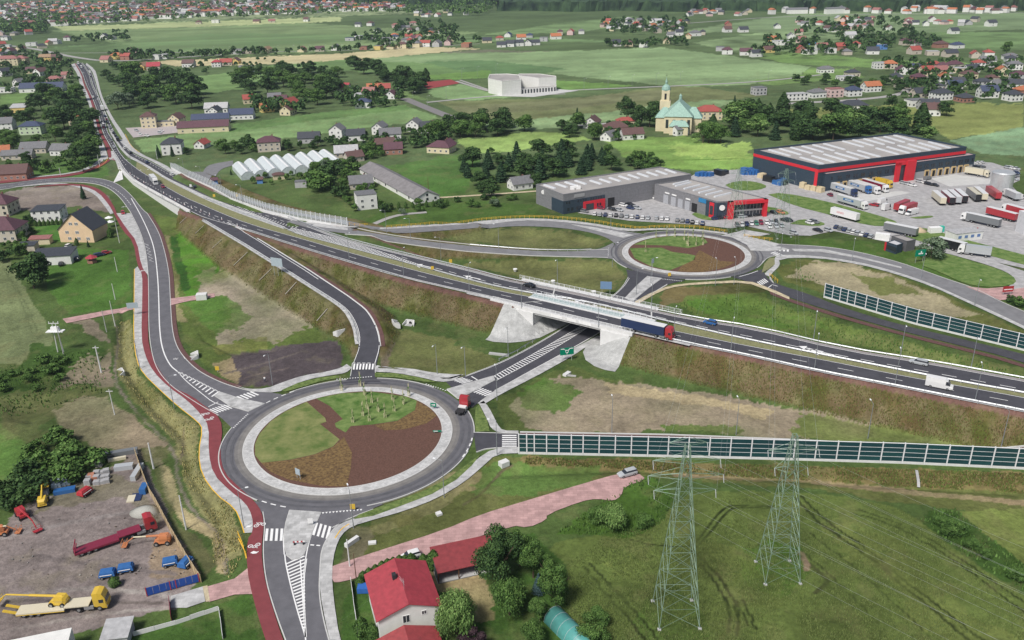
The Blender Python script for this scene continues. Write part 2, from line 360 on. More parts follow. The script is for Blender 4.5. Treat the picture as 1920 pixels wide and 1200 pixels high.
# ================================================================= the land
BASEG=(.085,.135,.045)
PAINT=[  # (pixel polygon, colour, ragged edge px, strength)
 ([(-900,330),(900,330),(2900,300),(2900,-90),(-900,-90)],(.092,.148,.06),0,1),
 ([(0,178),(137,166),(142,178),(0,197)],(.12,.22,.06),1,1),
 ([(95,57),(330,40),(560,42),(760,55),(900,60),(700,92),(560,99),(380,105),(240,85)],(.15,.22,.1),1,1),
 ([(100,50),(330,42),(640,31),(640,40),(400,49),(120,58)],(.3,.34,.17),1,1),
 ([(70,92),(400,62),(900,66),(1240,80),(700,76),(300,98)],(.11,.19,.08),1,.7),
 ([(-900,30),(600,14),(900,20),(640,30),(100,46),(-900,90)],(.2,.25,.14),2,.8),
 ([(280,115),(500,106),(640,100),(790,88),(905,91),(760,104),(640,118),(330,124)],(.36,.29,.15),1,1),
 ([(500,118),(660,114),(640,124),(560,128)],(.3,.27,.14),1,.8),
 ([(830,97),(920,93),(1030,97),(985,107),(860,108)],(.13,.13,.1),1,1),
 ([(690,110),(830,99),(1030,97),(1240,88),(1520,125),(1500,140),(1400,158),(1280,163),(1050,140),(900,138),(850,125),(700,120)],(.17,.26,.13),1,1),
 ([(790,116),(900,112),(1060,128),(1020,138),(880,138)],(.09,.18,.075),1,1),
 ([(480,125),(640,112),(800,118),(880,136),(740,142),(610,128)],(.11,.2,.07),1,1),
 ([(770,150),(780,142),(920,131),(920,146),(850,148)],(.12,.24,.05),1,1),
 ([(1042,150),(1120,155),(1190,160),(1090,170),(1043,172)],(.12,.24,.05),1,1),
 ([(800,167),(870,158),(915,172),(980,180),(880,188),(812,182)],(.15,.25,.11),1,1),
 ([(690,182),(760,172),(810,188),(840,190),(760,184)],(.13,.22,.07),1,.8),
 ([(818,190),(1100,182),(1260,160),(1330,165),(1430,180),(1240,200),(1150,213),(1000,233),(900,225),(860,210)],(.14,.16,.07),1,1),
 ([(840,200),(1000,190),(1240,168),(1240,185),(1050,206),(880,216)],(.15,.155,.085),1,.8),
 ([(880,234),(1150,208),(1330,186),(1420,190),(1230,215),(1060,238),(960,247)],(.17,.26,.13),1,1),
 ([(440,240),(600,212),(760,198),(830,222),(640,245),(430,272),(270,285),(250,262)],(.15,.255,.1),1,1),
 ([(440,232),(620,208),(760,197),(770,204),(600,224),(430,248)],(.1,.2,.06),1,1),
 ([(855,262),(1000,247),(1070,250),(1110,262),(950,284),(882,287)],(.22,.34,.08),2,1),  # meadow under a cloud gap, the sunlight put into its colour
 ([(720,310),(860,290),(900,300),(900,330),(870,360),(830,372)],(.075,.17,.035),3,1),
 ([(700,400),(830,375),(1000,380),(1010,400),(1080,405),(1000,412),(800,418),(680,420)],(.075,.14,.035),3,1),
 ([(1130,262),(1280,255),(1410,285),(1412,318),(1300,320),(1240,312),(1180,300)],(.15,.27,.05),3,1),
 ([(1250,268),(1400,268),(1410,290),(1360,300),(1270,290)],(.24,.36,.07),6,.8),  # sunlit patch of the church field, painted as a brighter green
 ([(1470,205),(1600,200),(1740,193),(1920,195),(1920,240),(1780,262),(1750,240),(1500,220)],(.2,.23,.06),2,1),
 ([(1780,264),(1920,238),(2900,200),(2900,300),(1920,292),(1840,287)],(.15,.26,.16),1,1),
 ([(1250,62),(1500,24),(1920,24),(2900,0),(2900,60),(1920,55),(1700,62),(1400,60)],(.14,.21,.11),1,1),
 ([(1300,80),(1480,52),(1600,70),(1500,95),(1380,98)],(.16,.24,.12),1,.8),
 ([(1740,60),(1920,60),(2900,50),(2900,110),(1920,95),(1800,90)],(.12,.21,.08),1,.8),
 ([(1380,100),(1500,96),(1640,112),(1900,120),(1700,128),(1500,122)],(.13,.24,.06),1,.8),
 ([(1410,150),(1500,142),(1520,126),(1600,130),(1620,145),(1440,160)],(.13,.23,.06),1,.8),
 ([(1040,45),(1180,30),(1240,40),(1080,60),(900,66)],(.13,.21,.09),1,.9),
 ([(340,145),(500,130),(520,140),(470,165),(380,175),(350,165)],(.13,.23,.08),1,1),
 ([(-900,190),(0,188),(0,210),(-900,230)],(.1,.18,.05),1,1),
 ([(60,305),(195,295),(205,330),(60,336)],(.09,.2,.04),2,1),
 # near left
 ([(85,480),(120,468),(238,465),(248,545),(245,575),(130,590),(90,545)],(.085,.18,.04),2,1),
 ([(66,425),(130,418),(135,455),(75,450)],(.08,.19,.04),1,1),
 ([(-900,470),(0,478),(22,490),(58,565),(88,602),(100,640),(94,662),(40,682),(-900,700)],(.19,.23,.125),2,1),
 ([(-900,765),(0,795),(42,822),(60,850),(55,885),(0,905),(-900,1000)],(.12,.23,.06),3,1),
 ([(0,362),(60,350),(160,349),(190,356),(208,378),(205,400),(150,388),(0,397)],(.21,.17,.15),2,1),
 ([(60,640),(150,655),(190,650),(215,700),(180,735),(90,740),(0,735),(0,700),(40,684)],(.06,.115,.03),4,1),
 ([(130,600),(170,596),(205,640),(180,640)],(.24,.19,.15),5,.8),
 ([(165,670),(205,655),(215,720),(150,722),(90,735),(120,700)],(.25,.2,.15),6,.85),
 ([(0,735),(100,730),(200,722),(215,740),(140,755),(90,790),(60,830),(0,815)],(.2,.19,.1),6,.6),
 ([(96,772),(150,742),(210,742),(260,790),(310,830),(300,880),(240,850),(170,838),(115,812)],(.27,.22,.15),5,.9),
 ([(230,600),(250,600),(250,660),(262,700),(330,770),(372,800),(372,880),(440,955),(455,1040),(400,1060),(395,980),(345,900),(330,830),(270,770),(222,700),(212,650)],(.23,.22,.1),4,.9),
 ([(296,870),(318,876),(345,950),(400,985),(425,1030),(425,1075),(408,1075),(396,1010),(350,985),(310,930)],(.36,.3,.17),2,.9),
 ([(-900,1030),(0,1000),(40,945),(110,920),(200,882),(235,850),(255,850),(300,930),(375,1090),(325,1140),(200,1172),(0,1230),(-900,1500)],(.225,.19,.18),4,1),
 ([(250,905),(262,905),(300,970),(290,990),(240,930),(100,950),(60,960),(110,915),(200,884)],(.16,.15,.09),5,.7),
 ([(290,1010),(345,1020),(372,1085),(280,1085)],(.26,.2,.14),4,.7),
 ([(340,830),(300,870),(330,960),(400,1060),(380,1085),(340,1010),(290,900),(255,840)],(.13,.14,.07),6,.8),
 # triangle between the west road and the slip road
 ([(283,400),(330,408),(350,430),(430,500),(500,545),(610,628),(640,690),(470,725),(400,700),(345,640),(325,560),(310,470)],(.12,.17,.05),2,1),
 ([(322,440),(345,435),(410,490),(400,530),(372,550),(350,560),(338,500)],(.1,.24,.035),4,1),
 ([(318,445),(330,445),(348,500),(356,545),(340,545),(330,500)],(.045,.12,.025),2,1),
 ([(300,440),(318,450),(340,560),(345,600),(328,600),(318,520)],(.24,.22,.11),4,.8),
 ([(372,512),(450,512),(530,562),(590,608),(520,640),(470,625),(410,640),(400,622),(430,590),(365,540)],(.32,.27,.21),7,.95),
 ([(350,560),(420,555),(470,590),(440,615),(400,625),(370,600)],(.1,.2,.045),6,.85),
 ([(430,662),(520,648),(600,637),(634,636),(640,700),(560,705),(520,722),(440,725),(425,695)],(.085,.07,.075),3,1),
 ([(395,680),(432,668),(455,700),(440,722),(420,712)],(.3,.24,.14),3,.9),
 ([(398,645),(500,627),(505,650),(400,660)],(.22,.24,.08),3,.8),
 # between the slip road and the underpass
 ([(720,640),(760,612),(880,650),(925,668),(930,690),(860,712),(740,706),(715,690)],(.16,.18,.075),5,1),
 ([(716,625),(740,640),(722,700),(712,690)],(.2,.15,.12),3,.8),
 # south of the underpass
 ([(925,745),(1000,715),(1060,690),(1200,720),(1920,860),(1920,840),(1200,800),(940,808)],(.12,.16,.055),5,1),
 ([(960,745),(1060,712),(1130,712),(1250,728),(1420,752),(1560,775),(1700,795),(1920,826),(1920,834),(1600,822),(1300,812),(1050,812),(975,800)],(.27,.225,.16),9,.95),
 ([(1130,714),(1240,732),(1450,768),(1430,780),(1250,755),(1130,735)],(.4,.33,.2),6,.9),
 ([(950,735),(1020,715),(1090,735),(1070,765),(1000,765)],(.1,.2,.045),7,.85),
 ([(1230,790),(1400,800),(1390,812),(1250,810)],(.1,.18,.04),6,.8),
 ([(1500,775),(1700,800),(1920,832),(1920,842),(1600,830),(1480,815)],(.16,.2,.07),8,.7),
 # inside the junction, north
 ([(880,487),(1000,485),(1155,492),(1176,515),(1135,548),(1050,540),(940,515),(868,498)],(.17,.185,.08),5,1),
 ([(790,445),(860,430),(1000,426),(1090,438),(1150,455),(1120,466),(1000,466),(880,454)],(.165,.18,.08),5,1),
 ([(1255,560),(1330,545),(1420,550),(1560,600),(1920,700),(1920,714),(1560,642),(1320,600)],(.13,.185,.055),5,1),
 ([(1290,562),(1420,555),(1500,588),(1560,615),(1440,612),(1330,590)],(.1,.2,.04),6,.8),
 ([(1560,612),(1680,640),(1920,692),(1920,706),(1700,670),(1580,640)],(.17,.21,.08),6,.8),
 ([(1455,500),(1500,485),(1640,500),(1780,556),(1920,622),(1920,640),(1700,590),(1560,555),(1480,530)],(.13,.15,.05),3,1),
 ([(1500,500),(1530,490),(1620,496),(1740,545),(1850,598),(1760,592),(1640,560),(1540,535),(1480,520)],(.3,.265,.17),5,.95),
 ([(1600,515),(1680,525),(1730,550),(1650,550)],(.18,.2,.08),7,.8),
 ([(1250,540),(1400,530),(1440,548),(1300,553),(1230,580),(1240,560)],(.14,.115,.05),3,.9),
 ([(1450,440),(1650,455),(1900,530),(1860,545),(1700,500),(1480,458)],(.09,.165,.04),2,1),
 ([(1870,560),(1960,540),(2100,600),(1960,590)],(.06,.13,.03),2,1),
 # south side
 ([(660,990),(700,985),(860,905),(930,852),(1000,862),(1180,870),(1920,900),(2900,960),(2900,1010),(1920,965),(1400,905),(1210,895),(980,965),(640,1060)],(.13,.15,.055),5,1),
 ([(985,855),(1320,868),(1920,886),(2900,930),(2900,980),(1920,922),(1320,895),(1200,885),(985,880)],(.17,.14,.06),4,.9),
 ([(1260,893),(1500,905),(1920,948),(2900,1010),(2900,1000),(1920,938),(1500,898),(1260,888)],(.26,.2,.12),1.5,.8),
 ([(700,940),(860,880),(940,880),(900,915),(760,985),(690,1000)],(.25,.21,.11),7,.7),
 ([(900,870),(1120,872),(1110,905),(960,930),(880,930)],(.11,.19,.055),8,.7),
 ([(645,990),(690,985),(700,1005),(680,1045),(640,1060)],(.15,.12,.09),3,.8),
 # wheat field and its surroundings
 ([(940,1500),(1010,1120),(990,1060),(1040,1015),(1120,1000),(1230,965),(1290,925),(1400,918),(1560,928),(1672,945),(1725,975),(1790,1030),(1920,1115),(2900,1600)],(.13,.178,.055),2,1),
 ([(1040,1000),(1130,940),(1180,905),(1225,892),(1260,930),(1245,975),(1180,1005),(1100,1000)],(.075,.15,.03),4,1),
 ([(1390,1040),(1440,1010),(1500,1030),(1520,1080),(1470,1120),(1400,1095)],(.09,.17,.035),6,.9),
 ([(1205,1120),(1260,1090),(1310,1130),(1330,1190),(1230,1210),(1190,1170)],(.075,.15,.03),6,.9),
 ([(1250,1000),(1420,1030),(1500,1130),(1300,1180),(1180,1080)],(.155,.18,.06),25,.5),
 ([(1620,1000),(1920,1200),(1920,1240),(1820,1240),(1560,1010)],(.19,.22,.075),25,.5),
 ([(1725,975),(1740,955),(1790,955),(1920,1060),(1920,1110),(1790,1028)],(.055,.11,.028),4,1),
 ([(1800,955),(1920,952),(2900,1010),(2900,1500),(1920,1060),(1830,985)],(.19,.24,.075),3,1),
 # gardens
 ([(640,1130),(690,1060),(820,1040),(1000,1000),(1060,1060),(1080,1250),(640,1250)],(.06,.125,.03),2,1),
 ([(790,1075),(850,1060),(905,1070),(935,1120),(925,1160),(890,1165),(850,1110),(800,1110)],(.28,.22,.12),5,.95),
 ([(250,1190),(470,1110),(490,1250),(200,1260)],(.06,.125,.03),2,1),
]
def sat(c):
    L=c.mean(1,keepdims=True);g=c[:,1:2] > c[:,0:1]
    d=L+(c-L)*np.where(g,.98,1.0);d[:,2:3] *= np.where(g,.85,1);return d*np.where(g,.78,.95)
TR=(.028,.04,.014)  # trampled soil in the wheat, darkened with the shade of the standing crop
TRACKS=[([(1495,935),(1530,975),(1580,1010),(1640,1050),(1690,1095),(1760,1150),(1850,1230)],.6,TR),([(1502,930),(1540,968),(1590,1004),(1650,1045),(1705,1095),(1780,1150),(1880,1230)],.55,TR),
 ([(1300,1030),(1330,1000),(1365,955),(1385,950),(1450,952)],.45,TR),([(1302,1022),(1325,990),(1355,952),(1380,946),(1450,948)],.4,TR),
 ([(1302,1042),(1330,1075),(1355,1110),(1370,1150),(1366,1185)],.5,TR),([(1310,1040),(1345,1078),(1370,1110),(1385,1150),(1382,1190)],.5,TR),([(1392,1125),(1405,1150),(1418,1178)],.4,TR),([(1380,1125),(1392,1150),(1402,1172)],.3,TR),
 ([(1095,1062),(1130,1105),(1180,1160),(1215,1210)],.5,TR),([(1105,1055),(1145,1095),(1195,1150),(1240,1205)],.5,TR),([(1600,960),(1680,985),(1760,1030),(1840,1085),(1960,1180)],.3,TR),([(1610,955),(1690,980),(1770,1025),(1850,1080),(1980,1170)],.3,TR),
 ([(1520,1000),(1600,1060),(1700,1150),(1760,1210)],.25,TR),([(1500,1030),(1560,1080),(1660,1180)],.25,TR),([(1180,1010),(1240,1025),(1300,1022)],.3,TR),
 ([(1505,1045),(1540,1075),(1555,1090),(1530,1110)],.9,(.06,.07,.03)),([(1500,1035),(1515,1055),(1512,1068)],1.2,(.24,.17,.12)),
 ([(215,600),(222,640),(214,700),(222,730),(262,780),(300,815),(330,850),(330,880),(345,935),(390,985),(420,1010),(424,1075)],.6,(.2,.17,.14)),([(345,800),(343,840),(338,870)],.4,(.16,.13,.09)),
 ([(12,510),(50,570),(70,620)],.3,(.12,.15,.08)),([(5,500),(38,560),(60,620)],.3,(.12,.15,.08)),([(0,570),(90,560)],.3,(.12,.14,.08)),
 ([(855,1010),(760,1040),(700,1060)],.01,TR),([(960,872),(935,885),(905,925),(870,945)],.7,(.1,.09,.05)),
 ([(0,1010),(120,980),(240,960)],1.6,(.26,.23,.22)),([(0,1120),(150,1100),(290,1110),(330,1120)],1.4,(.3,.27,.25)),([(0,1140),(160,1125),(300,1130)],.8,(.13,.11,.1)),([(20,1180),(180,1150),(330,1138)],.9,(.29,.26,.24)),([(60,1040),(180,1060),(330,1075)],1.2,(.17,.145,.14)),
 ([(420,700),(500,680),(560,660)],1.0,(.13,.11,.1)),([(430,725),(460,705),(540,690)],.8,(.15,.12,.11)),
 ([(1150,300),(1300,300),(1410,296)],1.0,(.1,.19,.04))]
def land():
    ypx=np.concatenate([np.arange(1290,640,-2.4),np.arange(640,200,-1.7),np.arange(200,0,-1.1)])
    Yr=[G0(960,y)[1] for y in ypx]
    Yr=[-400,-60,60]+[y for y in Yr if y > 90]
    far=Yr[-1];Yr += [far*k for k in (1.1,1.25,1.5,1.9,2.5,3.5,5,8)]
    Y=np.array(Yr)
    core=np.linspace(-1,1,860)*.72
    u=np.concatenate([[-6,-3,-1.8,-1.2,-.9,-.8],core,[.8,.9,1.2,1.8,3,6]])
    W=np.maximum(Y*1.0+40,260)
    X=u[None,:]*W[:,None];YY=np.repeat(Y[:,None],len(u),1)
    h=hland(X.ravel(),YY.ravel()).reshape(X.shape)
    P=np.stack([X,YY,h],-1).reshape(-1,3)
    px,py=project(P);x,y=P[:,0],P[:,1]
    front=(P - C_) @ F_ > 20
    n1=fbm(x/9,y/9)-.5;n2=fbm(x/9+91,y/9+37)-.5;n3=fbm(x/28+7,y/28)-.5;n4=vnoise(x/1.3,y/1.3)-.5;n5=fbm(x/90,y/90)-.5
    col=np.tile(np.array(BASEG),(len(P),1))
    for pl,c,rag,st in PAINT:
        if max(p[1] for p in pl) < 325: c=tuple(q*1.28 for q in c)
        ax=np.array(pl);m=front & (px > ax[:,0].min()-rag*2-2) & (px < ax[:,0].max()+rag*2+2) & (py > ax[:,1].min()-rag*2-2) & (py < ax[:,1].max()+rag*2+2)
        if not m.any(): continue
        k=rag*4;q=inpoly(px[m]+n1[m]*k*1.6+n4[m]*k*.4,py[m]+n2[m]*k+n4[m]*k*.3,pl)
        idx=np.nonzero(m)[0][q];a=st*np.ones(len(idx))
        if st < 1: a=np.clip(st+n3[idx]*1.6,0,1)
        col[idx]=col[idx]*(1-a[:,None])+np.array(c)*a[:,None]
    # strips in the far farmland follow the field direction
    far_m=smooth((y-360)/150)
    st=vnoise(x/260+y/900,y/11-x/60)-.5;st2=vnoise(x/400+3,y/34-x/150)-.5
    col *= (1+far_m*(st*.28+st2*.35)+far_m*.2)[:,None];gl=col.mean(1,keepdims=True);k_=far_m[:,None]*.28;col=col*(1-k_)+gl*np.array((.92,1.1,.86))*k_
    # embankments: reed and weed cover, brown and olive
    d,z=rib_eval(x,y,MAIN);slopey=(d > 1.2) & (P[:,2] > .35)
    s=smooth(fbm(x/7+3,y/7+9)*2.6-.8)[:,None];s2=smooth(fbm(x/3.2,y/12)*2.5-.75)[:,None]
    weed=np.array((.105,.074,.032))*(1-s)+np.array((.092,.105,.028))*s
    weed=weed*(1-s2*.45)+np.array((.2,.15,.1))*s2*.45
    a=(smooth((P[:,2]-.3)/1.0)*np.where(d > 1.0,1,0))[:,None]*.93
    col=col*(1-a)+weed*a
    # strip beside the road is crushed red-brown stone
    e=((d > 0) & (d < 2.4) & (P[:,2] > 3))
    col[e]=np.array((.15,.085,.07))
    nearw=smooth((1500-y)/1200)
    for pl,wd,c in TRACKS:   # wheel tracks pressed into the crop (crop shade painted in), ditch beds, worn paths
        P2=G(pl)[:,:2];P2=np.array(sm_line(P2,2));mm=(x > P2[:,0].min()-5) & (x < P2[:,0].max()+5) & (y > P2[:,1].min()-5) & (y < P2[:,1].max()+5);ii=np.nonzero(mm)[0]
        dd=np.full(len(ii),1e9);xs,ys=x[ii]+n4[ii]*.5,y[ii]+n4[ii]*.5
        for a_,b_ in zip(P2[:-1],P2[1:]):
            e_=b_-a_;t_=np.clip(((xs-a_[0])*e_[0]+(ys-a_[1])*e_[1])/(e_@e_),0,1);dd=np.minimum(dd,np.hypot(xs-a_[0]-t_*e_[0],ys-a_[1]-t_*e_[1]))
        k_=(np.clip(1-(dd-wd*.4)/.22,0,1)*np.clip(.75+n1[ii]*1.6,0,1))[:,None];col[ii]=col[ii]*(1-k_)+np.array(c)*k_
    lum=1+n3*.5+(n1*.75+n4*.32)*nearw+n5*.35
    col *= np.clip(lum,.45,1.7)[:,None]
    # warm/cool drift and dry patches
    dry=smooth((fbm(x/5+50,y/5)-.56)*6)[:,None]*.35*nearw[:,None]
    col=col*(1-dry)+(col*.4+np.array((.2,.18,.1))*.75)*dry
    nu=len(u);nr=len(Y)
    i=np.arange(nr-1)[:,None]*nu+np.arange(nu-1)[None,:]
    F=np.stack([i,i+1,i+nu+1,i+nu],-1).reshape(-1,4)
    # cut the ground away below bridge? no: land keeps its own height
    me=bpy.data.meshes.new('ground');V=P.copy();V[:,2] -= .12
    me.vertices.add(len(V));me.vertices.foreach_set('co', V.ravel())
    me.loops.add(F.size);me.loops.foreach_set('vertex_index', F.ravel())
    me.polygons.add(len(F));me.polygons.foreach_set('loop_start', np.arange(len(F))*4);me.polygons.foreach_set('loop_total', np.full(len(F),4))
    me.update(calc_edges=True)
    at=me.color_attributes.new('paint', 'FLOAT_COLOR', 'POINT')
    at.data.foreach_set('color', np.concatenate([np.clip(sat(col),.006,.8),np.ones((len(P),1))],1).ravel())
    me.polygons.foreach_set('use_smooth', np.ones(len(F),bool))
    m=bpy.data.materials.new('grassland');m.use_nodes=True;t=m.node_tree;b=_bsdf(m);L=t.links.new
    vc=t.nodes.new('ShaderNodeVertexColor');vc.layer_name = 'paint'
    tc=t.nodes.new('ShaderNodeTexCoord');n=t.nodes.new('ShaderNodeTexNoise');n.inputs['Scale'].default_value=1.1;n.inputs['Detail'].default_value=5;n.inputs['Roughness'].default_value=.75
    L(tc.outputs['Object'],n.inputs['Vector'])
    mr=t.nodes.new('ShaderNodeMapRange');mr.inputs[1].default_value=.3;mr.inputs[2].default_value=.7;mr.inputs[3].default_value=.72;mr.inputs[4].default_value=1.3
    L(n.outputs[0],mr.inputs[0])
    mx=t.nodes.new('ShaderNodeVectorMath');mx.operation = 'SCALE'; L(vc.outputs[0],mx.inputs[0]);L(mr.outputs[0],mx.inputs['Scale'])
    L(mx.outputs[0],b.inputs['Base Color']);b.inputs['Roughness'].default_value=.95;b.inputs['Specular IOR Level'].default_value=.1
    bp=t.nodes.new('ShaderNodeBump');bp.inputs['Strength'].default_value=.9;bp.inputs['Distance'].default_value=.35;L(n.outputs[0],bp.inputs['Height']);L(bp.outputs[0],b.inputs['Normal'])
    o=link('ground', me,None,m);o['kind'] = 'structure'
land()
# ================================================================= roads
def asph(name,col,tracks=True):
    m=mat(name,col,rough=.85,var=.16,scale=.35,bump=.15,bscale=20,spec=.25)
    return m
ASPH=asph('asphalt_dark', (.062,.062,.074));ASPH2=asph('asphalt_worn', (.125,.124,.138));ASPH3=asph('asphalt_pale', (.19,.19,.2))
def paved(name,col,sx=.4,sy=.2,mortar=.01,var=.15):
    m=bpy.data.materials.new(name);m.use_nodes=True;t=m.node_tree;b=_bsdf(m);L=t.links.new
    tc=t.nodes.new('ShaderNodeTexCoord');br=t.nodes.new('ShaderNodeTexBrick');br.inputs['Scale'].default_value=1;br.inputs['Brick Width'].default_value=sx;br.inputs['Row Height'].default_value=sy
    br.inputs['Mortar Size'].default_value=mortar;br.inputs['Color1'].default_value=tuple(c*(1-var) for c in col)+(1,);br.inputs['Color2'].default_value=tuple(c*(1+var) for c in col)+(1,)
    br.inputs['Mortar'].default_value=tuple(c*.6 for c in col)+(1,);L(tc.outputs['Object'],br.inputs['Vector'])
    n=t.nodes.new('ShaderNodeTexNoise');n.inputs['Scale'].default_value=.45;n.inputs['Detail'].default_value=6;L(tc.outputs['Object'],n.inputs['Vector'])
    mr=t.nodes.new('ShaderNodeMapRange');mr.inputs[1].default_value=.3;mr.inputs[2].default_value=.7;mr.inputs[3].default_value=.8;mr.inputs[4].default_value=1.18;L(n.outputs[0],mr.inputs[0])
    mx=t.nodes.new('ShaderNodeVectorMath');mx.operation = 'SCALE'; L(br.outputs[0],mx.inputs[0]);L(mr.outputs[0],mx.inputs['Scale']);L(mx.outputs[0],b.inputs['Base Color'])
    b.inputs['Roughness'].default_value=.85;return m
CONC=paved('concrete_paving', (.42,.42,.42),1.2,.8);APRON=paved('apron_setts', (.47,.47,.47),.5,.3)
PINK=paved('pink_pavers', (.43,.27,.26),1.6,.8,.02,.12);REDC=mat('cycle_path_red', (.2,.048,.055),var=.12,scale=.5)
REDB=mat('red_brown_stone', (.115,.06,.055),var=.25,scale=1.5,bump=.3);TAN=paved('tan_gravel_path', (.47,.4,.27),1,1,.0)
WHITE=mat('white_paint', (.75,.75,.75),rough=.6,var=.08,scale=2);YEL=mat('yellow_paint', (.75,.45,.05),var=.08);KERB=mat('kerb_stone', (.5,.5,.49),var=.1,scale=3)
YARD=paved('yard_paving', (.36,.355,.36),2.5,2.5,.03,.05)
GREENV=mat('verge_grass', (.085,.15,.04),rough=.95,var=.35,scale=.9,bump=.5,col2=(.14,.18,.06),spec=.1)
MULCH=mat('bark_mulch', (.12,.066,.052),rough=.95,var=.3,scale=3,bump=.6,spec=.1);MULCH2=mat('planted_mulch', (.115,.07,.045),rough=.95,var=.35,scale=1.6,col2=(.17,.115,.05),bump=.6,spec=.1)
LAWN1=mat('patchy_lawn', (.085,.16,.035),rough=.95,var=.25,scale=.22,col2=(.2,.2,.085),bump=.5,spec=.1,detail=6);LAWN=mat('lawn_grass', (.07,.16,.03),rough=.95,var=.25,scale=.35,col2=(.15,.2,.07),bump=.5,spec=.1)
C1=np.array([-41.67,185.03]);R1a,R1b,R1c=25.87,23.4,31.5
C2=np.array([69.93,320.09]);R2a,R2b,R2c=25.15,22.95,29.9
def circ(c,r,n=96,a0=0,a1=2*math.pi):
    return [(c[0]+r*math.cos(a0+(a1-a0)*k/n),c[1]+r*math.sin(a0+(a1-a0)*k/n)) for k in range(n if a1-a0 > 6.28 else n+1)]
def ring(name,c,r0,r1,z0,z1,m,kind='structure'):
    n=120;mb=MB();v=[]
    for r,z in ((r0,z0),(r1,z1)):
        v += [(c[0]+r*math.cos(2*math.pi*k/n),c[1]+r*math.sin(2*math.pi*k/n),z) for k in range(n)]
    mb.add(v,[(k,(k+1) % n,n+(k+1) % n,n+k) for k in range(n)]);o=mb.build(name,m);o['kind']=kind;return o
def two(name,a,b,off,m,surf=None,it=2,step=3):
    """sheet between two pixel polylines"""
    A=sm_line(G(a,surf)[:,:2],it);B=sm_line(G(b,surf)[:,:2],it)
    return sheet(name,np.array(list(A)+list(B)[::-1]),off,m,surf,step)
def roundabout(C,Ra,Rb,Rc,tag_):
    sheet('roundabout_road', circ(C,Rc),.03,ASPH2)
    for k,(d0,d1,c) in enumerate(((.2,2.0,(.165,.158,.155)),(.2,1.2,(.2,.19,.18)),(2.4,3.1,(.1,.1,.112)),(4.1,4.7,(.1,.1,.112)))): ring('worn_lane', C,Ra+d0,Ra+d1,.062+k*.01,.062+k*.01,mat('worn_asphalt', c,var=.22,scale=.4,detail=7))
    a=ring('apron', C,Rb,Ra,.17,.12,APRON)
    st=Strip();P=np.array(circ(C,Ra,160)+[circ(C,Ra,160)[0]]);st.kerb(P,.28,.13);st.kerb(np.array(circ(C,Rb,160)+[circ(C,Rb,160)[0]]),.25,.22)
    st.build('apron_kerb', KERB)
roundabout(C1,R1a,R1b,R1c,1);roundabout(C2,R2a,R2b,R2c,2)
# ---- west road
W_L=[(246,400),(263,433),(273,467),(278,510),(279,560),(279,617),(284,660),(294,693),(318,722),(347,742),(383,765),(410,779),(432,800),(447,815)]
W_R=[(276,400),(297,433),(308,467),(317,510),(319,550),(320,573),(323,620),(331,650),(347,673),(373,697),(413,717),(447,728),(477,735),(520,737),(545,745)]
N_out=[(-80,346),(0,347),(67,337),(133,333),(180,333),(217,342),(243,362),(267,393),(276,400)]
N_in=[(-80,357),(0,357),(50,347),(110,341),(167,342),(200,350),(223,367),(241,392),(246,400)]
two('west_road', N_in+W_L[1:],N_out+W_R[1:],.045,ASPH2)
# ---- south road
S_L=[(470,940),(493,960),(497,985),(493,1030),(497,1080),(510,1130),(535,1200),(575,1300)]
S_R=[(720,945),(690,957),(655,972),(629,987),(611,1013),(602,1035),(600,1067),(598,1107),(603,1147),(616,1200),(650,1300)]
two('south_road', S_L,S_R,.046,ASPH2)
# ---- underpass road
U_N=[(835,715),(873,705),(940,680),(1010,643),(1068,608),(1144,559),(1167,539),(1178,520),(1174,505)]
U_S=[(885,765),(905,747),(927,733),(988,700),(1053,665),(1127,623),(1193,569),(1223,550),(1251,533),(1285,526)]
two('underpass_road', U_N,U_S,.047,ASPH)
# ---- slip road foot, east spur behind the barrier
two('slip_road', [(373,407)]+RS[:-1]+[(661,693),(655,712),(630,722)],[(420,418)]+RN[1:-1]+[(703,693),(704,712),(730,722)],.05,ASPH)
two('east_spur', [(888,811),(970,814),(1350,822),(1920,838),(2500,862)],[(893,848),(915,840),(975,839),(1350,849),(1920,872),(2500,905)],.049,ASPH)
two('red_verge', [(975,811.5),(1350,818),(1920,832),(2500,852)],[(975,817),(1350,826),(1920,842),(2500,862)],.08,REDB)
# ---- far roundabout approaches
two('far_slip_road', [(1373,520),(1390,524),(1440,543),(1480,558),(1563,585),(1680,618),(1780,643),(1920,677),(2500,830)],
    [(1430,505),(1437,520),(1453,532),(1513,550),(1580,577),(1680,607),(1813,638),(1920,664),(2500,812)],.05,ASPH)
two('red_verge', [(1442,545),(1480,560),(1563,587),(1680,620.5),(1780,645.5),(1920,680),(2500,833)],[(1445,552),(1480,566),(1563,593),(1680,626),(1780,651),(1920,686),(2500,841)],.03,REDB)
E_N=[(1400,448),(1430,455),(1460,458),(1547,462),(1613,473),(1680,490),(1730,507),(1780,525),(1830,541),(1870,563),(1920,584),(2100,660)]
E_S=[(1428,495),(1440,482),(1463,478),(1530,480),(1613,492),(1680,510),(1747,533),(1813,563),(1867,587),(1920,612),(2100,700)]
two('far_east_road', E_N,E_S,.048,ASPH3)
two('far_west_road', [(352,323),(378,335),(447,368),(512,388),(577,403),(655,414),(710,428.5),(793,426),(880,419.5),(973,413),(1040,414.5),(1107,421),(1173,434),(1215,440)],
    [(352,330),(380,343),(447,374),(512,394),(577,408),(655,421),(710,437),(793,435),(880,429),(940,424),(1023,424.5),(1090,432),(1133,443),(1152,455),(1165,470)],.05,ASPH3)
two('greenhouse_lane', [(352,323),(372,318),(374,322),(385,313),(400,307),(437,301)],[(378,342),(392,338),(397,330),(410,318),(437,310)],.055,ASPH3)
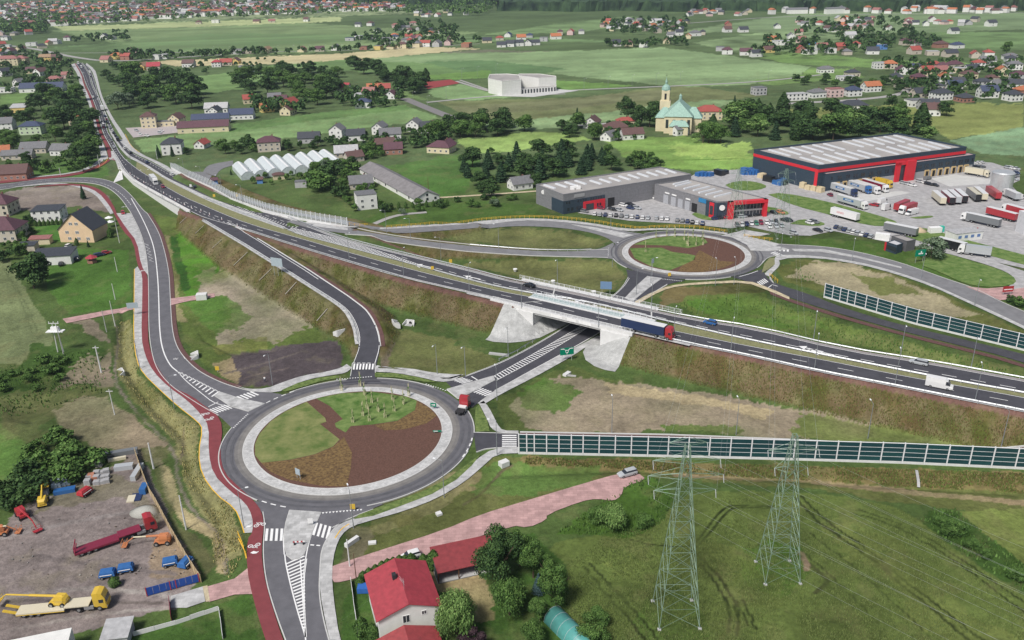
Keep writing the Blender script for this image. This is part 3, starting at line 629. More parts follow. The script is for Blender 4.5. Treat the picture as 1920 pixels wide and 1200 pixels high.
two('far_ramp', [(530,405),(560,417),(652,427),(710,439),(793,452),(880,461),(990,470),(1073,472),(1123,468),(1150,455)],
    [(530,413),(560,424),(647,439),(727,453),(810,464),(880,472),(1000,480),(1140,483),(1160,490)],.052,ASPH3)
# ---- the main road deck, two carriageways and a median
SS=[(142,119),(154,137),(161,159),(170,177),(179,200),(186,219),(191,247),(207,276),(222,299),(232,317),(250,336),(275,351),(307,369),(335,384),(357,397),(383,409),(443,426),(470,433),(560,462),(653,490),(757,520),(880,548),(953,564),(1163,614),(1297,645),(1400,665),(1533,695),(1680,723),(1800,747),(1920,770),(2500,888)]
SN=[(152,117),(167,137),(172,159),(181,177),(190,200),(198,219),(200,244),(213,264),(228,292),(255,315),(287,335),(315,352),(347,370),(385,386),(417,400),(467,420),(567,448),(643,470),(727,493),(810,515),(880,532),(943,547),(998,557),(1060,572),(1163,598),(1263,620),(1400,648),(1547,675),(1680,702),(1797,723),(1920,745),(2500,858)]
NSo=[(153,117),(168,137),(173,159),(182,177),(191,200),(199,219),(203,244),(218,270),(237,290),(257,300),(285,317),(310,334),(340,349),(383,372),(433,392),(483,410),(533,428),(560,441),(643,462),(710,480),(793,502),(880,526),(943,541),(1002,552),(1093,566),(1168,583),(1263,607),(1400,638),(1523,663),(1680,694),(1813,720),(1920,738),(2500,850)]
NNo=[(161,121),(170,132),(175,144),(180,160),(184,177),(192,197),(199,212),(207,232),(216,250),(226,264),(240,281),(257,292),(280,302),(297,311),(322,325),(347,337),(397,361),(433,378),(483,395),(533,408),(575,424),(627,445),(710,467),(793,487),(880,508),(943,525),(1003,537),(1093,555),(1180,575),(1297,600),(1413,617),(1580,657),(1747,683),(1920,715),(2500,823)]
two('main_road_south_carriageway', SS,SN,.06,ASPH,hdeck,1)
two('main_road_north_carriageway', NSo,NNo,.06,ASPH,hdeck,1)
MEDG=mat('median_grass', (.2,.2,.1),rough=.95,var=.25,scale=1.2,bump=.4)
two('median_verge', [(p[0],p[1]) for p in SN[9:25]],[(p[0],p[1]) for p in NSo[9:26]],.075,MEDG,hdeck,1)
two('median_verge', SN[25:],NSo[26:],.075,MEDG,hdeck,1)
# pale concrete strip of the split island on the north carriageway
two('median_island', [(240,295),(262,306),(285,320),(310,336),(340,352),(383,374),(433,395),(483,413),(533,430)],[(243,293),(264,303),(287,316),(312,333),(342,347),(386,368),(436,387),(486,405),(535,426)],.12,CONC,hdeck,1)
two('median_island', [(205,246),(214,262),(225,279),(236,291),(243,297)],[(209,246),(219,263),(231,280),(243,292),(246,294)],.12,CONC,hdeck,1)
# paved shoulders along the deck edges
def shoulder(px,w,m,off,surf=hdeck,sh=0,name='shoulder'):
    P=wline(px,surf,1,2.0);A=offs(P,sh);B=offs(P,sh-w)
    return sheet(name,np.concatenate([A,B[::-1]]),off,m,surf,3)
shoulder(SS[9:15],1.6,CONC,.1);shoulder(RS[:-1],1.3,CONC,.1,hland)
shoulder(SS[21:25],1.8,CONC,.12)
shoulder(SS[16:22],.8,CONC,.08);shoulder(SS[24:],.9,CONC,.08)
shoulder(NNo[25:],-1.3,mat('grey_gutter', (.27,.25,.25),var=.15),.05);shoulder(NNo[20:26],-1.5,M('grey_gutter'if 0 else 'gut2', (.3,.3,.3),var=.1),.05)
shoulder([(312,319),(347,336),(397,360),(433,377),(500,398),(567,414),(652,432),(710,440)],-1.8,CONC,.12)
shoulder([(224,262),(240,280),(257,290),(280,300),(312,318)],-2.2,CONC,.08)
shoulder(RN[2:-1],-1.4,REDB,.06,hland);shoulder(W_R[:12],-1.5,REDB,.05,hland)

# ---- cycle path and footways
cyL=[(213,400),(230,433),(250,453),(258,500),(267,513),(267,560),(265,633),(272,667),(287,697),(317,727),(350,750),(377,777),(392,800),(391,850),(400,890),(430,920),(460,943),(473,967),(475,997),(463,1013),(463,1067),(473,1117),(497,1200),(535,1300)]
cyR=[(218,400),(238,430),(257,453),(265,500),(278,517),(278,567),(277,633),(283,662),(297,693),(323,727),(360,743),(388,765),(407,777),(418,800),(412,850),(420,887),(447,913),(477,940),(491,960),(495,987),(491,1017),(491,1050),(499,1100),(530,1200),(570,1300)]
two('cycle_path', cyL,cyR,.12,REDC,None,1)
walkO=[(252,505),(251.5,567),(250.5,633),(256,677),(269,702),(299,731),(332,761),(372,792),(380,805),(372,850),(378,890),(405,928),(441,954),(452,980),(458,1000)]
walkI=[(258,500),(268,516),(267,560),(265,633),(272,667),(287,697),(317,727),(350,750),(377,777),(394,800),(392,850),(400,890),(430,920),(460,943),(474,967),(474,999)]
two('footway', walkO,walkI,.11,CONC,None,1)
two('footway', [(218,400),(238,430),(257,453),(265,500),(278,517)],[(245,400),(262,433),(272,467),(277,505),(278.5,517)],.105,CONC,None,1)
# upper loop of the cycle path and footway
two('cycle_path', [(60,352),(120,347),(160,350),(185,361),(205,385),(214,400)],[(75,349),(125,344),(166,347),(193,358),(212,383),(219,400)],.12,REDC,None,1)
two('footway', [(20,352),(110,344),(150,352),(178,364),(196,386),(207,402)],[(30,350),(110,342),(158,349),(185,361),(205,385),(213,400)],.115,CONC,None,1)
two('cycle_path', [(-80,353),(0,344),(60,338),(140,330),(180,318),(205,303),(208,298),(203,296)],[(-80,349),(0,340),(60,334),(140,326),(175,315),(200,300),(212,296),(216,302)],.12,REDC,None,1)
two('footway', [(-80,349),(0,339.5),(60,333.5),(140,325.5),(175,314),(198,299),(190,285)],[(-80,347),(0,338),(60,332),(140,323.5),(168,312),(190,297),(188,285)],.11,CONC,None,1)
two('cycle_path', [(140,119),(152,139),(157,160),(166,178),(173,200),(178,219),(185,247),(196,270),(200,280),(204,296)],[(142,119),(154,138),(160,160),(170,178),(178,200),(183,219),(190,247),(206,275),(208,282),(209,296)],.12,REDC,None,1)
two('footway', [(162,118),(178,130),(183,146),(190,177),(200,199),(214,225),(230,247),(245,272),(262,287),(312,310),(322,318)],[(161,121),(172,132),(177,145),(186,177),(194,198),(207,224),(221,247),(232,264),(250,284),(300,308),(318,322)],.11,CONC,None,1)
two('footway', [(133,121),(146,140),(150,160),(160,178),(168,200),(174,219),(178,247),(186,268),(186,285),(196,300)],[(140,119),(152,139),(157,160),(166,178),(173,200),(178,219),(184,247),(194,270),(199,282),(203,297)],.105,CONC,None,1)
# bus bay pavement at the upper left
psheet('bus_bay_pavement', [(201,284),(212,283),(224,303),(232,318),(222,318),(216,300),(205,300)],.09,CONC)
# ring footway of the near roundabout
SEout=[(1020,699),(993,711),(940,738),(905,756),(893,762)]
two('footway', [(1132,632),(1100,650),(1075,667),(1018,699),(993,712),(940,739),(910,757)],[(1120,630),(1098,642),(1053,665),(988,700),(927,733),(907,747),(895,757)],.11,CONC,None,1)
two('footway', [(898,757),(905,770),(915,790),(920,803),(935,812),(972,814)],[(907,752),(917,765),(925,780),(933,797),(943,808),(972,808)],.11,CONC,None,1)
two('footway', [(1000,850),(970,850),(930,852),(905,875),(870,905),(820,935),(760,958),(700,975),(660,987),(640,1003),(628,1030),(622,1070),(625,1120),(637,1200),(670,1300)],[(1000,839),(970,840),(925,841),(893,862),(858,892),(810,922),(750,947),(690,966),(655,975),(629,988),(612,1013),(603,1035),(601,1067),(599,1107),(617,1200),(650,1300)],.1,CONC,None,1)
psheet('verge', [(903,851),(880,868),(840,898),(790,923),(720,948),(672,966),(664,974),(700,968),(750,950),(810,927),(856,900),(885,873)],.14,GREENV)
psheet('verge', [(892,765),(898,759),(905,772),(914,790),(918,809),(892,811),(890,790)],.14,GREENV,None,2)
two('footway', [(703,700),(712,684),(760,694),(810,704),(838,713),(870,703)],[(703,693),(706,684),(718,690),(765,690),(815,700),(868,703)],.11,CONC,None,1)
two('footway', [(703,697),(740,699),(790,708),(825,717),(850,714)],[(706,690),(745,692),(800,701),(832,711),(868,702)],.11,CONC,None,1)
psheet('verge', [(703,700),(740,700),(785,708),(820,717),(800,717),(740,708),(703,707)],.14,GREENV)
two('footway', [(440,722),(465,730),(500,729),(530,717),(570,704),(610,698),(640,690),(650,683)],[(460,730),(475,735),(520,737),(545,724),(580,711),(620,704),(648,700),(660,690)],.11,CONC,None,1)
psheet('verge', [(528,732),(560,718),(600,708),(635,705),(636,709),(600,716),(560,728),(535,735)],.14,GREENV)
# ---- splitter islands
def island(px,m=CONC,off=.16,name='traffic_island'):
    W=G(px)[:,:2];sheet(name,W,off,m);st=Strip();P=densify(list(W)+[W[0]],1.5);st.kerb(P,.2,.12);st.build('island_kerb', KERB)
island([(543,957),(602,961),(591,985),(582,1007),(576,1025),(570,1040),(560,1048),(548,1050),(538,1042),(533,1020),(533,1000),(536,980)])
island([(402,742),(412,735),(448,747),(497,757),(466,772),(432,762)])
island([(838,730),(880,718),(925,705),(928,713),(880,738),(858,747)])
island([(1172,559),(1195,535),(1214,518),(1241,522),(1215,541),(1185,566)])
island([(1072,421),(1110,426),(1150,433),(1188,441),(1168,446),(1120,433)])
island([(1400,458),(1462,463),(1480,468),(1440,471),(1408,470)]);island([(1485,467),(1545,468),(1610,481),(1690,501),(1690,503),(1610,484),(1540,472),(1490,471)])
# concrete at the far roundabout, tan ring path
two('footway', [(1195,571),(1240,545),(1275,536),(1340,532),(1400,530),(1440,545),(1480,562)],[(1190,566),(1222,548),(1255,536),(1300,530),(1400,525),(1445,541),(1480,557)],.1,TAN,None,1)
two('footway', [(1452,533),(1440,522),(1450,510),(1463,498),(1460,485),(1530,483),(1613,496),(1680,514),(1747,537),(1813,567),(1867,592),(1920,617),(2100,705)],[(1445,520),(1432,515),(1440,507),(1453,497),(1452,482),(1463,478),(1530,480),(1613,492),(1680,510),(1747,533),(1813,563),(1867,587),(1920,612)],.1,CONC,None,1)
psheet('verge', [(1428,512),(1433,495),(1443,484),(1452,484),(1453,496),(1440,506)],.14,MEDG,None,1)
psheet('footway', [(1352,442),(1378,436),(1396,431),(1445,439),(1425,443),(1400,443),(1440,452),(1462,458),(1450,464),(1405,462),(1372,445)],.1,CONC)
two('footway', [(712,427),(793,422),(880,416),(973,409),(1040,411),(1107,418),(1173,430),(1230,428),(1300,429),(1365,437)],[(712,430),(793,426),(880,420),(973,413),(1040,415),(1107,422),(1173,435),(1230,431),(1300,432),(1362,440)],.11,CONC,None,1)
# ---- pink paver lanes
psheet('pink_paver_lane', [(623,1062),(700,1036),(830,995),(900,965),(1000,935),(1100,905),(1160,888),(1195,886),(1213,900),(1170,912),(1165,930),(1150,940),(1120,935),(1090,940),(1025,965),(1025,975),(990,990),(960,985),(830,1030),(700,1075),(640,1092),(622,1092)],.06,PINK,None,3,1)
two('pink_paver_lane', [(117,598),(180,586),(252,573)],[(125,606),(190,593),(251,580)],.06,PINK)
two('pink_paver_lane', [(319,560),(350,556),(402,550)],[(319,573),(350,565),(403,557)],.06,PINK)
psheet('pink_paver_lane', [(389,1100),(440,1085),(465,1065),(470,1085),(473,1114),(440,1115),(392,1129)],.06,PINK)
psheet('concrete_drive', [(320,1118),(380,1100),(385,1128),(350,1140),(320,1140)],.07,CONC)
psheet('pink_paver_lane', [(1810,537),(1850,541),(1900,537),(1920,525),(1990,530),(1920,560),(1875,563),(1858,556)],.058,PINK)
psheet('kerb_flag', [(380,1100),(389,1098),(394,1128),(386,1129)],.08,TAN)
# ---- logistics yard
YP=[(1083,399),(1140,385),(1225,368),(1290,334),(1310,322),(1400,317),(1420,318),(1500,330),(1700,320),(1800,304),(1825,303),(1861,305),(1882,312),(1912,318),(1912,338),(1895,346),(1907,359),(1920,365),(2100,395),(2100,520),(1920,503),(1860,490),(1800,478),(1755,470),(1720,462),(1655,452),(1600,441),(1563,433),(1519,442),(1480,441),(1445,434),(1400,424),(1370,428),(1300,421),(1180,414)]
psheet('yard_paving', YP,.03,YARD)
two('truck_lane', [(1700,448),(1780,468),(1847,485),(1900,502),(1990,530)],[(1700,456),(1780,476),(1880,505),(1908,525),(1880,545)],.06,YARD)
CONC2=mat('bright_yard_slab', (.5,.5,.49),var=.08,scale=.3)
psheet('dock_slab', [(1745,335),(1790,327),(1860,337),(1855,345),(1800,348),(1780,350)],.05,CONC2);psheet('dock_slab', [(1552,356),(1600,365),(1690,358),(1706,362),(1625,378),(1600,374)],.05,CONC2)
for pl in ([(1440,365),(1466,361),(1552,378),(1622,397),(1676,413),(1683,419),(1671,424),(1630,424),(1563,405),(1489,386)],[(1360,347),(1375,341),(1400,339),(1425,343),(1440,350),(1425,356),(1400,358),(1372,355)],
           [(1435,387),(1460,391),(1481,399),(1474,404),(1446,400),(1430,396)],[(1481,420),(1500,411),(1530,413),(1551,421),(1530,425)],[(1706,408),(1747,404),(1751,408),(1720,411)],
           [(1297,402),(1306,397),(1335,410),(1337,414),(1312,411)],[(1690,433),(1725,427),(1745,430),(1800,447),(1920,478),(2000,500),(2000,515),(1920,497),(1850,478),(1760,462),(1700,446)],
           [(1752,476),(1770,474),(1813,487),(1880,507),(1908,525),(1897,536),(1847,539),(1807,532),(1762,510),(1720,495)]):
    psheet('verge', pl,.12,LAWN,None,3,1)
# ---- school and church roads, village lanes
LANE=mat('pale_lane', (.34,.33,.32),var=.12,scale=.2)
def lane(px,w,m=None,off=.05,name='lane'):
    P=wline(px,hflat,2,6);sheet(name,np.concatenate([offs(P,w/2),offs(P,-w/2)[::-1]]),off,m or LANE,hflat,12)
lane([(757,184),(800,202),(850,222),(874,232)],9,M('lane_asphalt', (.2,.19,.19),var=.1));lane([(800,192),(900,182),(1040,170),(1300,160),(1440,152),(1540,140)],5)
lane([(855,152),(945,180),(1060,176)],4);lane([(862,150),(915,168)],3)
lane([(1460,195),(1600,188),(1690,178),(1705,165),(1690,152),(1740,143),(1830,130),(1900,118)],7);lane([(1060,237),(1150,231),(1200,222)],5)
lane([(500,97),(330,108),(210,116),(140,108),(60,90),(0,84)],8);lane([(0,100),(640,97),(900,82)],4);lane([(1270,45),(1500,28),(1920,24)],7)
psheet('plaza_paving', [(235,240),(330,235),(360,246),(250,258)],.06,M('plaza', (.4,.36,.36),var=.15));psheet('plaza_paving', [(920,180),(1030,166),(1085,170),(1000,182)],.06,CONC2)
psheet('sports_court', [(788,155),(845,149),(862,156),(802,167)],.06,M('court_red', (.27,.05,.05),var=.1))
lane([(640,1165),(700,1120)],.01)
lane([(690,425),(740,403),(800,398)],3);lane([(800,372),(900,366),(1010,358)],2.5,TAN)
# ---- grassed islands inside the roundabouts
def incirc(px,C,r):
    W=G(px)[:,:2];d=W-C;L=np.linalg.norm(d,axis=1);k=np.minimum(1,r/L);return C+d*k[:,None]
sheet('mulch_bed', circ(C1,R1b-.05),.17,MULCH)
sheet('lawn', incirc([(590,745),(600,742),(640,733),(700,730),(770,738),(790,748),(778,770),(745,790),(700,797),(658,800),(648,812),(630,802),(628,795),(643,787),(618,762)],C1,R1b-.3),.2,LAWN)
sheet('lawn', incirc([(572,752),(610,785),(612,792),(600,796),(637,825),(625,838),(590,853),(545,863),(490,869),(478,855),(474,835),(480,815),(500,790),(530,770)],C1,R1b-.3),.2,LAWN1)
sheet('planted_bed', incirc([(490,869),(545,864),(590,854),(627,838),(645,820),(660,850),(658,880),(650,915),(600,912),(540,900),(505,885)],C1,R1b-.3),.2,MULCH2)
sheet('planted_bed', incirc([(700,798),(745,791),(778,771),(790,748),(815,762),(822,780),(800,795),(760,806),(720,808)],C1,R1b-.3),.2,MULCH2)
sheet('mulch_bed', circ(C2,R2b-.05),.17,MULCH)
sheet('lawn', incirc([(1186,459),(1210,446),(1260,442),(1310,442),(1322,449),(1327,456),(1310,462),(1290,466),(1275,464),(1250,461)],C2,R2b-.3),.2,LAWN)
sheet('lawn', incirc([(1178,466),(1240,465),(1260,473),(1290,477),(1304,480),(1302,488),(1280,498),(1255,508),(1220,500),(1190,485)],C2,R2b-.3),.2,LAWN)
sheet('planted_bed', incirc([(1304,480),(1312,470),(1350,490),(1380,492),(1360,502),(1320,511),(1270,510),(1280,498),(1300,489)],C2,R2b-.3),.2,MULCH2)
# ================================================================= painted markings
st=Strip()
def ln(px,w=.16,off=.075,surf=None,dash=None,it=2):
    P=wline(px,surf,it,1.5)
    if dash: st.dashes(P,w,off,dash[0],dash[1],surf)
    else: st.flat(P,w,off,surf)
# west road
ln([(246,372),(262,400),(278,433),(290,467),(296,520),(298,567),(299,617),(304,655),(318,685),(333,697)],.35)
ln([(0,352),(60,342),(110,337),(167,338),(205,347),(232,367),(246,385)],.2,dash=(3,1.5))
ln(N_out,.15);ln(W_R[:9],.18);ln([(317,722),(347,742),(383,765),(410,779)],.15)
ln([(333,697),(350,716),(377,737),(402,757),(430,762)],.22);ln([(333,697),(352,706),(385,722),(410,735)],.22)
for k in range(11):
    t=k/10;a=np.array((338,700))*(1-t)+np.array((398,742))*t;b=np.array((341,700))*(1-t)+np.array((410,735))*t
    st.flat(G([(a[0]-1,a[1]+2),(b[0]+1,b[1]-1)])[:,:2],.5,.075)
zz=[(273+.9*k+(5 if k % 2 else -2),457+3.1*k) for k in range(12)];ln(zz,.15,it=0)
def zebra(p0,p1,w,n,off=.085,pxl=None):
    """stripes from p0 to p1 (pixel centres of first and last), each w long across"""
    a=G([p0])[0][:2];b=G([p1])[0][:2];d=(b-a)/max(n-1,1);u=(b-a)/np.linalg.norm(b-a);v=np.array((-u[1],u[0]))
    if pxl is not None: q=G([p0,pxl])[:,:2];v=(q[1]-q[0])/np.linalg.norm(q[1]-q[0])
    for i in range(n):
        c=a+d*i;h=u*np.linalg.norm(d)*.27
        st.quad([c-h-v*w/2,c+h-v*w/2,c+h+v*w/2,c-h+v*w/2],off)
zebra((452,747),(477,738),3.6,5,pxl=(461,751));zebra((401,771),(427,763),3.6,6,pxl=(410,775))
zebra((664,688),(699,688),3.2,7,pxl=(663,694));zebra((500,1003),(528,1003),4.2,4,pxl=(499,1013));zebra((591,992),(616,999),4.2,4,pxl=(588,1002))
zebra((858,711),(880,718),3.4,6,pxl=(862,710));zebra((893,731),(917,739),3.4,6,pxl=(898,729))
zebra((955,817),(955,837),3.6,6,pxl=(965,817));zebra((1424,532),(1436,526),3.6,5,pxl=(1429,536));zebra((1463,469),(1477,470),3,3)
zebra((1450,474),(1462,479),3,4,pxl=(1456,472));zebra((1182,500),(1182,500),1,1)
# give-way marks
def teeth(p0,p1,n,s=.55):
    P=G([p0,p1])[:,:2];u=(P[1]-P[0]);L=np.linalg.norm(u);u /= L;v=np.array((u[1],-u[0]))
    for i in range(n):
        c=P[0]+u*L*i/(n-1);st.quad([c-u*s*.5,c+v*s*1.1,c+u*s*.5],.085)
teeth((606,961),(677,955),12);teeth((437,802),(463,777),10,.5);teeth((632,711),(696,706),14,.5);teeth((800,720),(836,732),9,.5);teeth((1242,523),(1278,527),12,.5);teeth((1142,465),(1141,480),7,.5)
def arcdash(C,r,p0,p1,on=1.4,gap=1.1,w=.3):
    a=G([p0])[0][:2]-C;b=G([p1])[0][:2]-C;a0=math.atan2(a[1],a[0]);a1=math.atan2(b[1],b[0])
    if a1-a0 > math.pi: a1 -= 2*math.pi
    if a1-a0 < -math.pi: a1 += 2*math.pi
    st.dashes(np.array([(C[0]+r*math.cos(a0+(a1-a0)*t/40),C[1]+r*math.sin(a0+(a1-a0)*t/40)) for t in range(41)]),w,.08,on,gap)
arcdash(C1,R1c-.2,(487,943),(540,955));arcdash(C1,R1c-.2,(497,755),(556,732));arcdash(C1,R1c-.3,(872,858),(891,812));arcdash(C1,R1c-.2,(876,766),(884,776))
arcdash(C2,R2c-.2,(1181,508),(1210,516));arcdash(C2,R2c-.2,(1425,472),(1437,488));arcdash(C2,R2c-.2,(1190,441),(1212,437))
ln([(1386,519),(1405,514),(1421,508)],.3);ln([(838,731),(860,748)],.3,it=0);ln([(1440,540),(1448,534),(1458,537)],.3,it=0)
ln([(563,1050),(573,1200),(580,1290)],.25);ln([(534,1040),(536,1060),(553,1130),(573,1195)],.25);ln([(575,1048),(570,1080),(570,1130),(574,1195)],.25)
for k in range(22):
    t=k/21;y=1052+t*125;xl=536+(y-1050)*.255;xr=571-(y-1050)*.0+2*t
    if xr-xl > 1: st.flat(G([(xl,y+6*(1-t)),(xr,y-9*(1-t))])[:,:2],.38,.08)
ln([(600,962),(591,985),(582,1007),(574,1040),(569,1080)],.22);ln([(543,957),(535,985),(531,1012),(533,1040)],.22);ln([(543,957),(602,961)],.2)
ln([(582,1022),(607,1024)],.35,dash=(.8,.5));ln([(660,681),(703,681)],.3,dash=(1.0,.5));ln([(884,706),(897,714)],.35,it=0);ln([(391,763),(409,754)],.3,it=0)
# underpass hatch
ln([(927,705),(1000,664),(1060,629),(1097,607),(1160,565)],.2);ln([(930,714),(1000,677),(1060,641),(1106,612),(1168,567)],.2)
pa=G([(927,705),(1000,664),(1060,629),(1097,607)])[:,:2];pb=G([(930,714),(1000,677),(1060,641),(1106,612)])[:,:2]
A_=densify(pa,1.15);B_=densify(pb,1.15);n_=min(len(A_),len(B_))
for i in range(n_-1): st.flat(np.array([A_[i],B_[min(i+1,n_-1)]]),.35,.085)
psheet('traffic_island', [(1116,598),(1160,565),(1168,567),(1128,599)],.1,CONC)
ln([(873,706),(940,681.5),(1010,644.5),(1066,610)],.18);ln([(929,732),(988,699),(1053,664),(1120,626)],.15);ln([(1146,559),(1169,539),(1180,522)],.18);ln([(1195,568),(1223,551),(1251,534)],.15)
# slip road
ln([(x+2.5,y) for x,y in RS[:-1]]+[(663,681)],.15);ln([(x-1.5,y) for x,y in RN[1:-1]]+[(703,681)],.18)
ln([(443,425),(420,417),(357,391),(300,358),(245,326)],.25,.12,hdeck,(2,3));ln([(443,426),(483,451),(525,478),(567,504),(597,524)],.25,.1)
for k in range(9): t=k/9;st.flat(G([(425+30*t,419+12*t),(430+35*t,416.5+15*t)],hdeck)[:,:2],.5,.12,hdeck)
# main road edge and lane lines
hd=hdeck
for px,w_ in ((SS,.25),(SN,.2),(NSo,.25),(NNo,.2)):
    P=wline(px,hd,1,2);sgn=.35 if px in (SS,NSo) else -.35
    st.flat(P,w_,.12,hd,shift=sgn)
def lanes(a,b,fr,i0,i1,on,gap,w_=.2):
    A=wline(a,hd,1,2);B=wline(b,hd,1,2);n=min(len(A),len(B));A=A[np.linspace(0,len(A)-1,400).astype(int)];B=B[np.linspace(0,len(B)-1,400).astype(int)]
    # pair by nearest point so that the lane line keeps its share of the width
    J=np.argmin(np.linalg.norm(A[:,None]-B[None],axis=2),axis=1);P=A*(1-fr)+B[J]*fr
    px,py=project(np.c_[P,np.full(len(P),6.5)]);k=(px > i0) & (px < i1);P=densify(P[k][::4],2.5);st.dashes(P,w_,.12,on,gap,hd)
lanes(SS,SN,.5,330,2400,4,8);lanes(SS,SN,.42,155,235,3,5)
lanes(NSo,NNo,.33,800,2400,3.5,3.2,.25);lanes(NSo,NNo,.62,250,800,3,3.2)
P=wline([(540,432),(643,459),(727,484),(793,500)],hd,1,1.3)
Q=wline([(545,427),(643,450),(727,476),(793,499)],hd,1,1.3);n_=min(len(P),len(Q))
for i in range(0,n_-1): 
    if i % 1 == 0: st.flat(np.array([P[i],Q[min(n_-1,i+1)]]),.5,.12,hd)
st.flat(P,.2,.12,hd);st.flat(Q,.2,.12,hd)
P=wline([(448,387),(483,402),(533,420),(560,427)],hd,1,1.3)
for c in along(P,2.2): st.flat(np.array([(c[0],c[1]),(c[0]+math.cos(c[2]-1.1)*1.5,c[1]+math.sin(c[2]-1.1)*1.5)]),.4,.12,hd)
def arrow(px,py,surf,L=5,rz=0,bent=True,w_=.3):
    o=g(px,py,surf);c,s=math.cos(rz),math.sin(rz)
    T=lambda q: [(o.x+a*c-b*s,o.y+a*s+b*c) for a,b in q]
    st.quad(T([(-L/2,-w_/2),(L*.2,-w_/2),(L*.2,w_/2),(-L/2,w_/2)]),.13,surf)
    st.quad(T([(L*.2,-w_*2.4),(L/2,0),(L*.2,w_*2.4)]),.13,surf)
    if bent: st.quad(T([(-L*.1,0),(L*.05,w_*3),(L*.2,w_*3.4),(0,w_*.6)]),.13,surf);st.quad(T([(0,w_*4.4),(L*.3,w_*3.2),(L*.1,w_*2)]),.13,surf)
ma=math.radians(196)
for p in ((795,499),(886,521),(1094,568),(1520,655),(1540,661),(1102,570)): arrow(*p,hd,7,math.atan2(*(G([(p[0]-20,p[1]-4.6)],hd)[0][:2]-G([p],hd)[0][:2])[::-1]),True,.55)
for p in ((336,338),(352,345),(388,361)): arrow(*p,hd,6,math.radians(120),False,.4)
# footway edge lines in yellow, road-edge kerbs
st.build('road_marking', WHITE)
sy=Strip()
for px in (walkO,[(447,1010),(460,1035),(462,1048)],[(628,1010),(640,992),(655,983)],[(203,296),(196,307),(178,317)],[(235,252),(246,275),(262,286)]): sy.flat(wline(px,None,1,1.5),.22,.14)
sy.build('tactile_strip', YEL)
sk=Strip()
for px in (W_R[:-2],W_L[:-2],N_in,N_out,S_L[1:],[(623,990)]+[(660,970),(700,955)],S_R[2:],U_N[1:-1],U_S[2:-1],E_N,E_S,[(703,681),(704,706)],[(661,681),(657,706)],[(888,811),(970,813)],[(893,848),(915,840),(975,839.5)]):
    if len(px) > 1: sk.kerb(wline(px,None,2,2),.22,.13)
for px in (RS[:-1],RN[1:-1],NS[1:],NN[1:]): sk.kerb(wline(px,None,2,2),.25,.16)
for px in ([(975,811),(1350,817.5),(1920,831.5),(2500,851)],): sk.kerb(wline(px,None,1,3),.5,.25)
for px in ([(560,491),(593,511),(627,533),(660,555),(715,576)],[(560,489.5),(700,570)]): pass
def arck(C,r,p0,p1):
    a=G([p0])[0][:2]-C;b=G([p1])[0][:2]-C;a0=math.atan2(a[1],a[0]);a1=math.atan2(b[1],b[0])
    if a1 < a0: a1 += 2*math.pi
    sk.kerb(np.array([(C[0]+r*math.cos(a0+(a1-a0)*t/60),C[1]+r*math.sin(a0+(a1-a0)*t/60)) for t in range(61)]),.25,.14)
arck(C1,R1c,(690,957),(893,848));arck(C1,R1c,(835,715),(708,707));arck(C1,R1c,(650,708),(545,737));arck(C1,R1c,(432,802),(480,940));arck(C1,R1c,(888,811),(890,768))
arck(C2,R2c,(1285,527),(1372,520));arck(C2,R2c,(1430,505),(1438,490));arck(C2,R2c,(1405,448),(1210,439));arck(C2,R2c,(1142,485),(1172,503))
sk.build('road_kerb', KERB)
# ================================================================= bridge, walls, barriers, railings
CW=mat('white_concrete', (.62,.62,.62),var=.07,scale=.6,bump=.1);CG=mat('grey_concrete', (.4,.4,.4),var=.1,scale=.8)
STEEL=mat('galvanised_steel', (.5,.52,.54),rough=.45,var=.05,metal=.4);WST=mat('white_steel', (.7,.71,.73),rough=.5,var=.04);DARK=mat('dark_void', (.02,.02,.022),var=0)
CONE=paved('cone_setts', (.4,.405,.4),.4,.4,.015,.1)
# slope paving (quarter cones round the abutments)
psheet('slope_paving', [(948,567),(936,590),(910,637),(925,641),(955,643),(985,640),(1013,633),(1068,606),(1105,585),(1060,570),(1000,575)],.05,CONE,None,1.5)
psheet('slope_paving', [(1128,634),(1099,650),(1093,660),(1098,675),(1115,687),(1135,694),(1153,697),(1168,667),(1183,630),(1200,600),(1165,600)],.05,CONE,None,1.5)
br=empty('road_bridge', g(1060,640),0, 'concrete road bridge carrying the dual carriageway over the lower road', 'bridge')
def bpart(mb,name,m,parent=br):
    o=mb.build(name,m,None);o.parent=parent;o.matrix_parent_inverse=Matrix.Translation(-Vector(parent.location)) if parent.rotation_euler[2] == 0 else parent.matrix_basis.inverted();return o
def deckline(px): return G(px,hdeck)[:,:2]
SA=deckline([(953,566),(1168,617)]);SB=deckline([(1002,532),(1212,580)])       # south and north outer edge
MS=deckline([(998,558),(1170,599)]);MN=deckline([(1003,552),(1168,583)])
def slab(mb,A,B,z0,z1,mi=0):
    mb.add([(*A[0],z0),(*A[1],z0),(*B[1],z0),(*B[0],z0),(*A[0],z1),(*A[1],z1),(*B[1],z1),(*B[0],z1)],[(3,2,1,0),(4,5,6,7),(0,1,5,4),(1,2,6,5),(2,3,7,6),(3,0,4,7)],mi)
u=(SA[1]-SA[0])/np.linalg.norm(SA[1]-SA[0]);vn=np.array((-u[1],u[0]))
def ln2(p,k0,k1): return np.array([p+u*k0,p+u*k1])
Ls=np.linalg.norm(SA[1]-SA[0])
So=SA[0]-vn*1.6
bpart((lambda m: (slab(m,ln2(So,-1,Ls+1),ln2(MS[0],-1,Ls+1)-0*vn,5.6,6.93),m)[1])(MB()), 'deck_slab', CG)
bpart((lambda m: (slab(m,ln2(MN[0]+vn*.2,-1,Ls+1),ln2(SB[0]+vn*1.8,-1,Ls+1),5.6,6.93),m)[1])(MB()), 'deck_slab', CG)
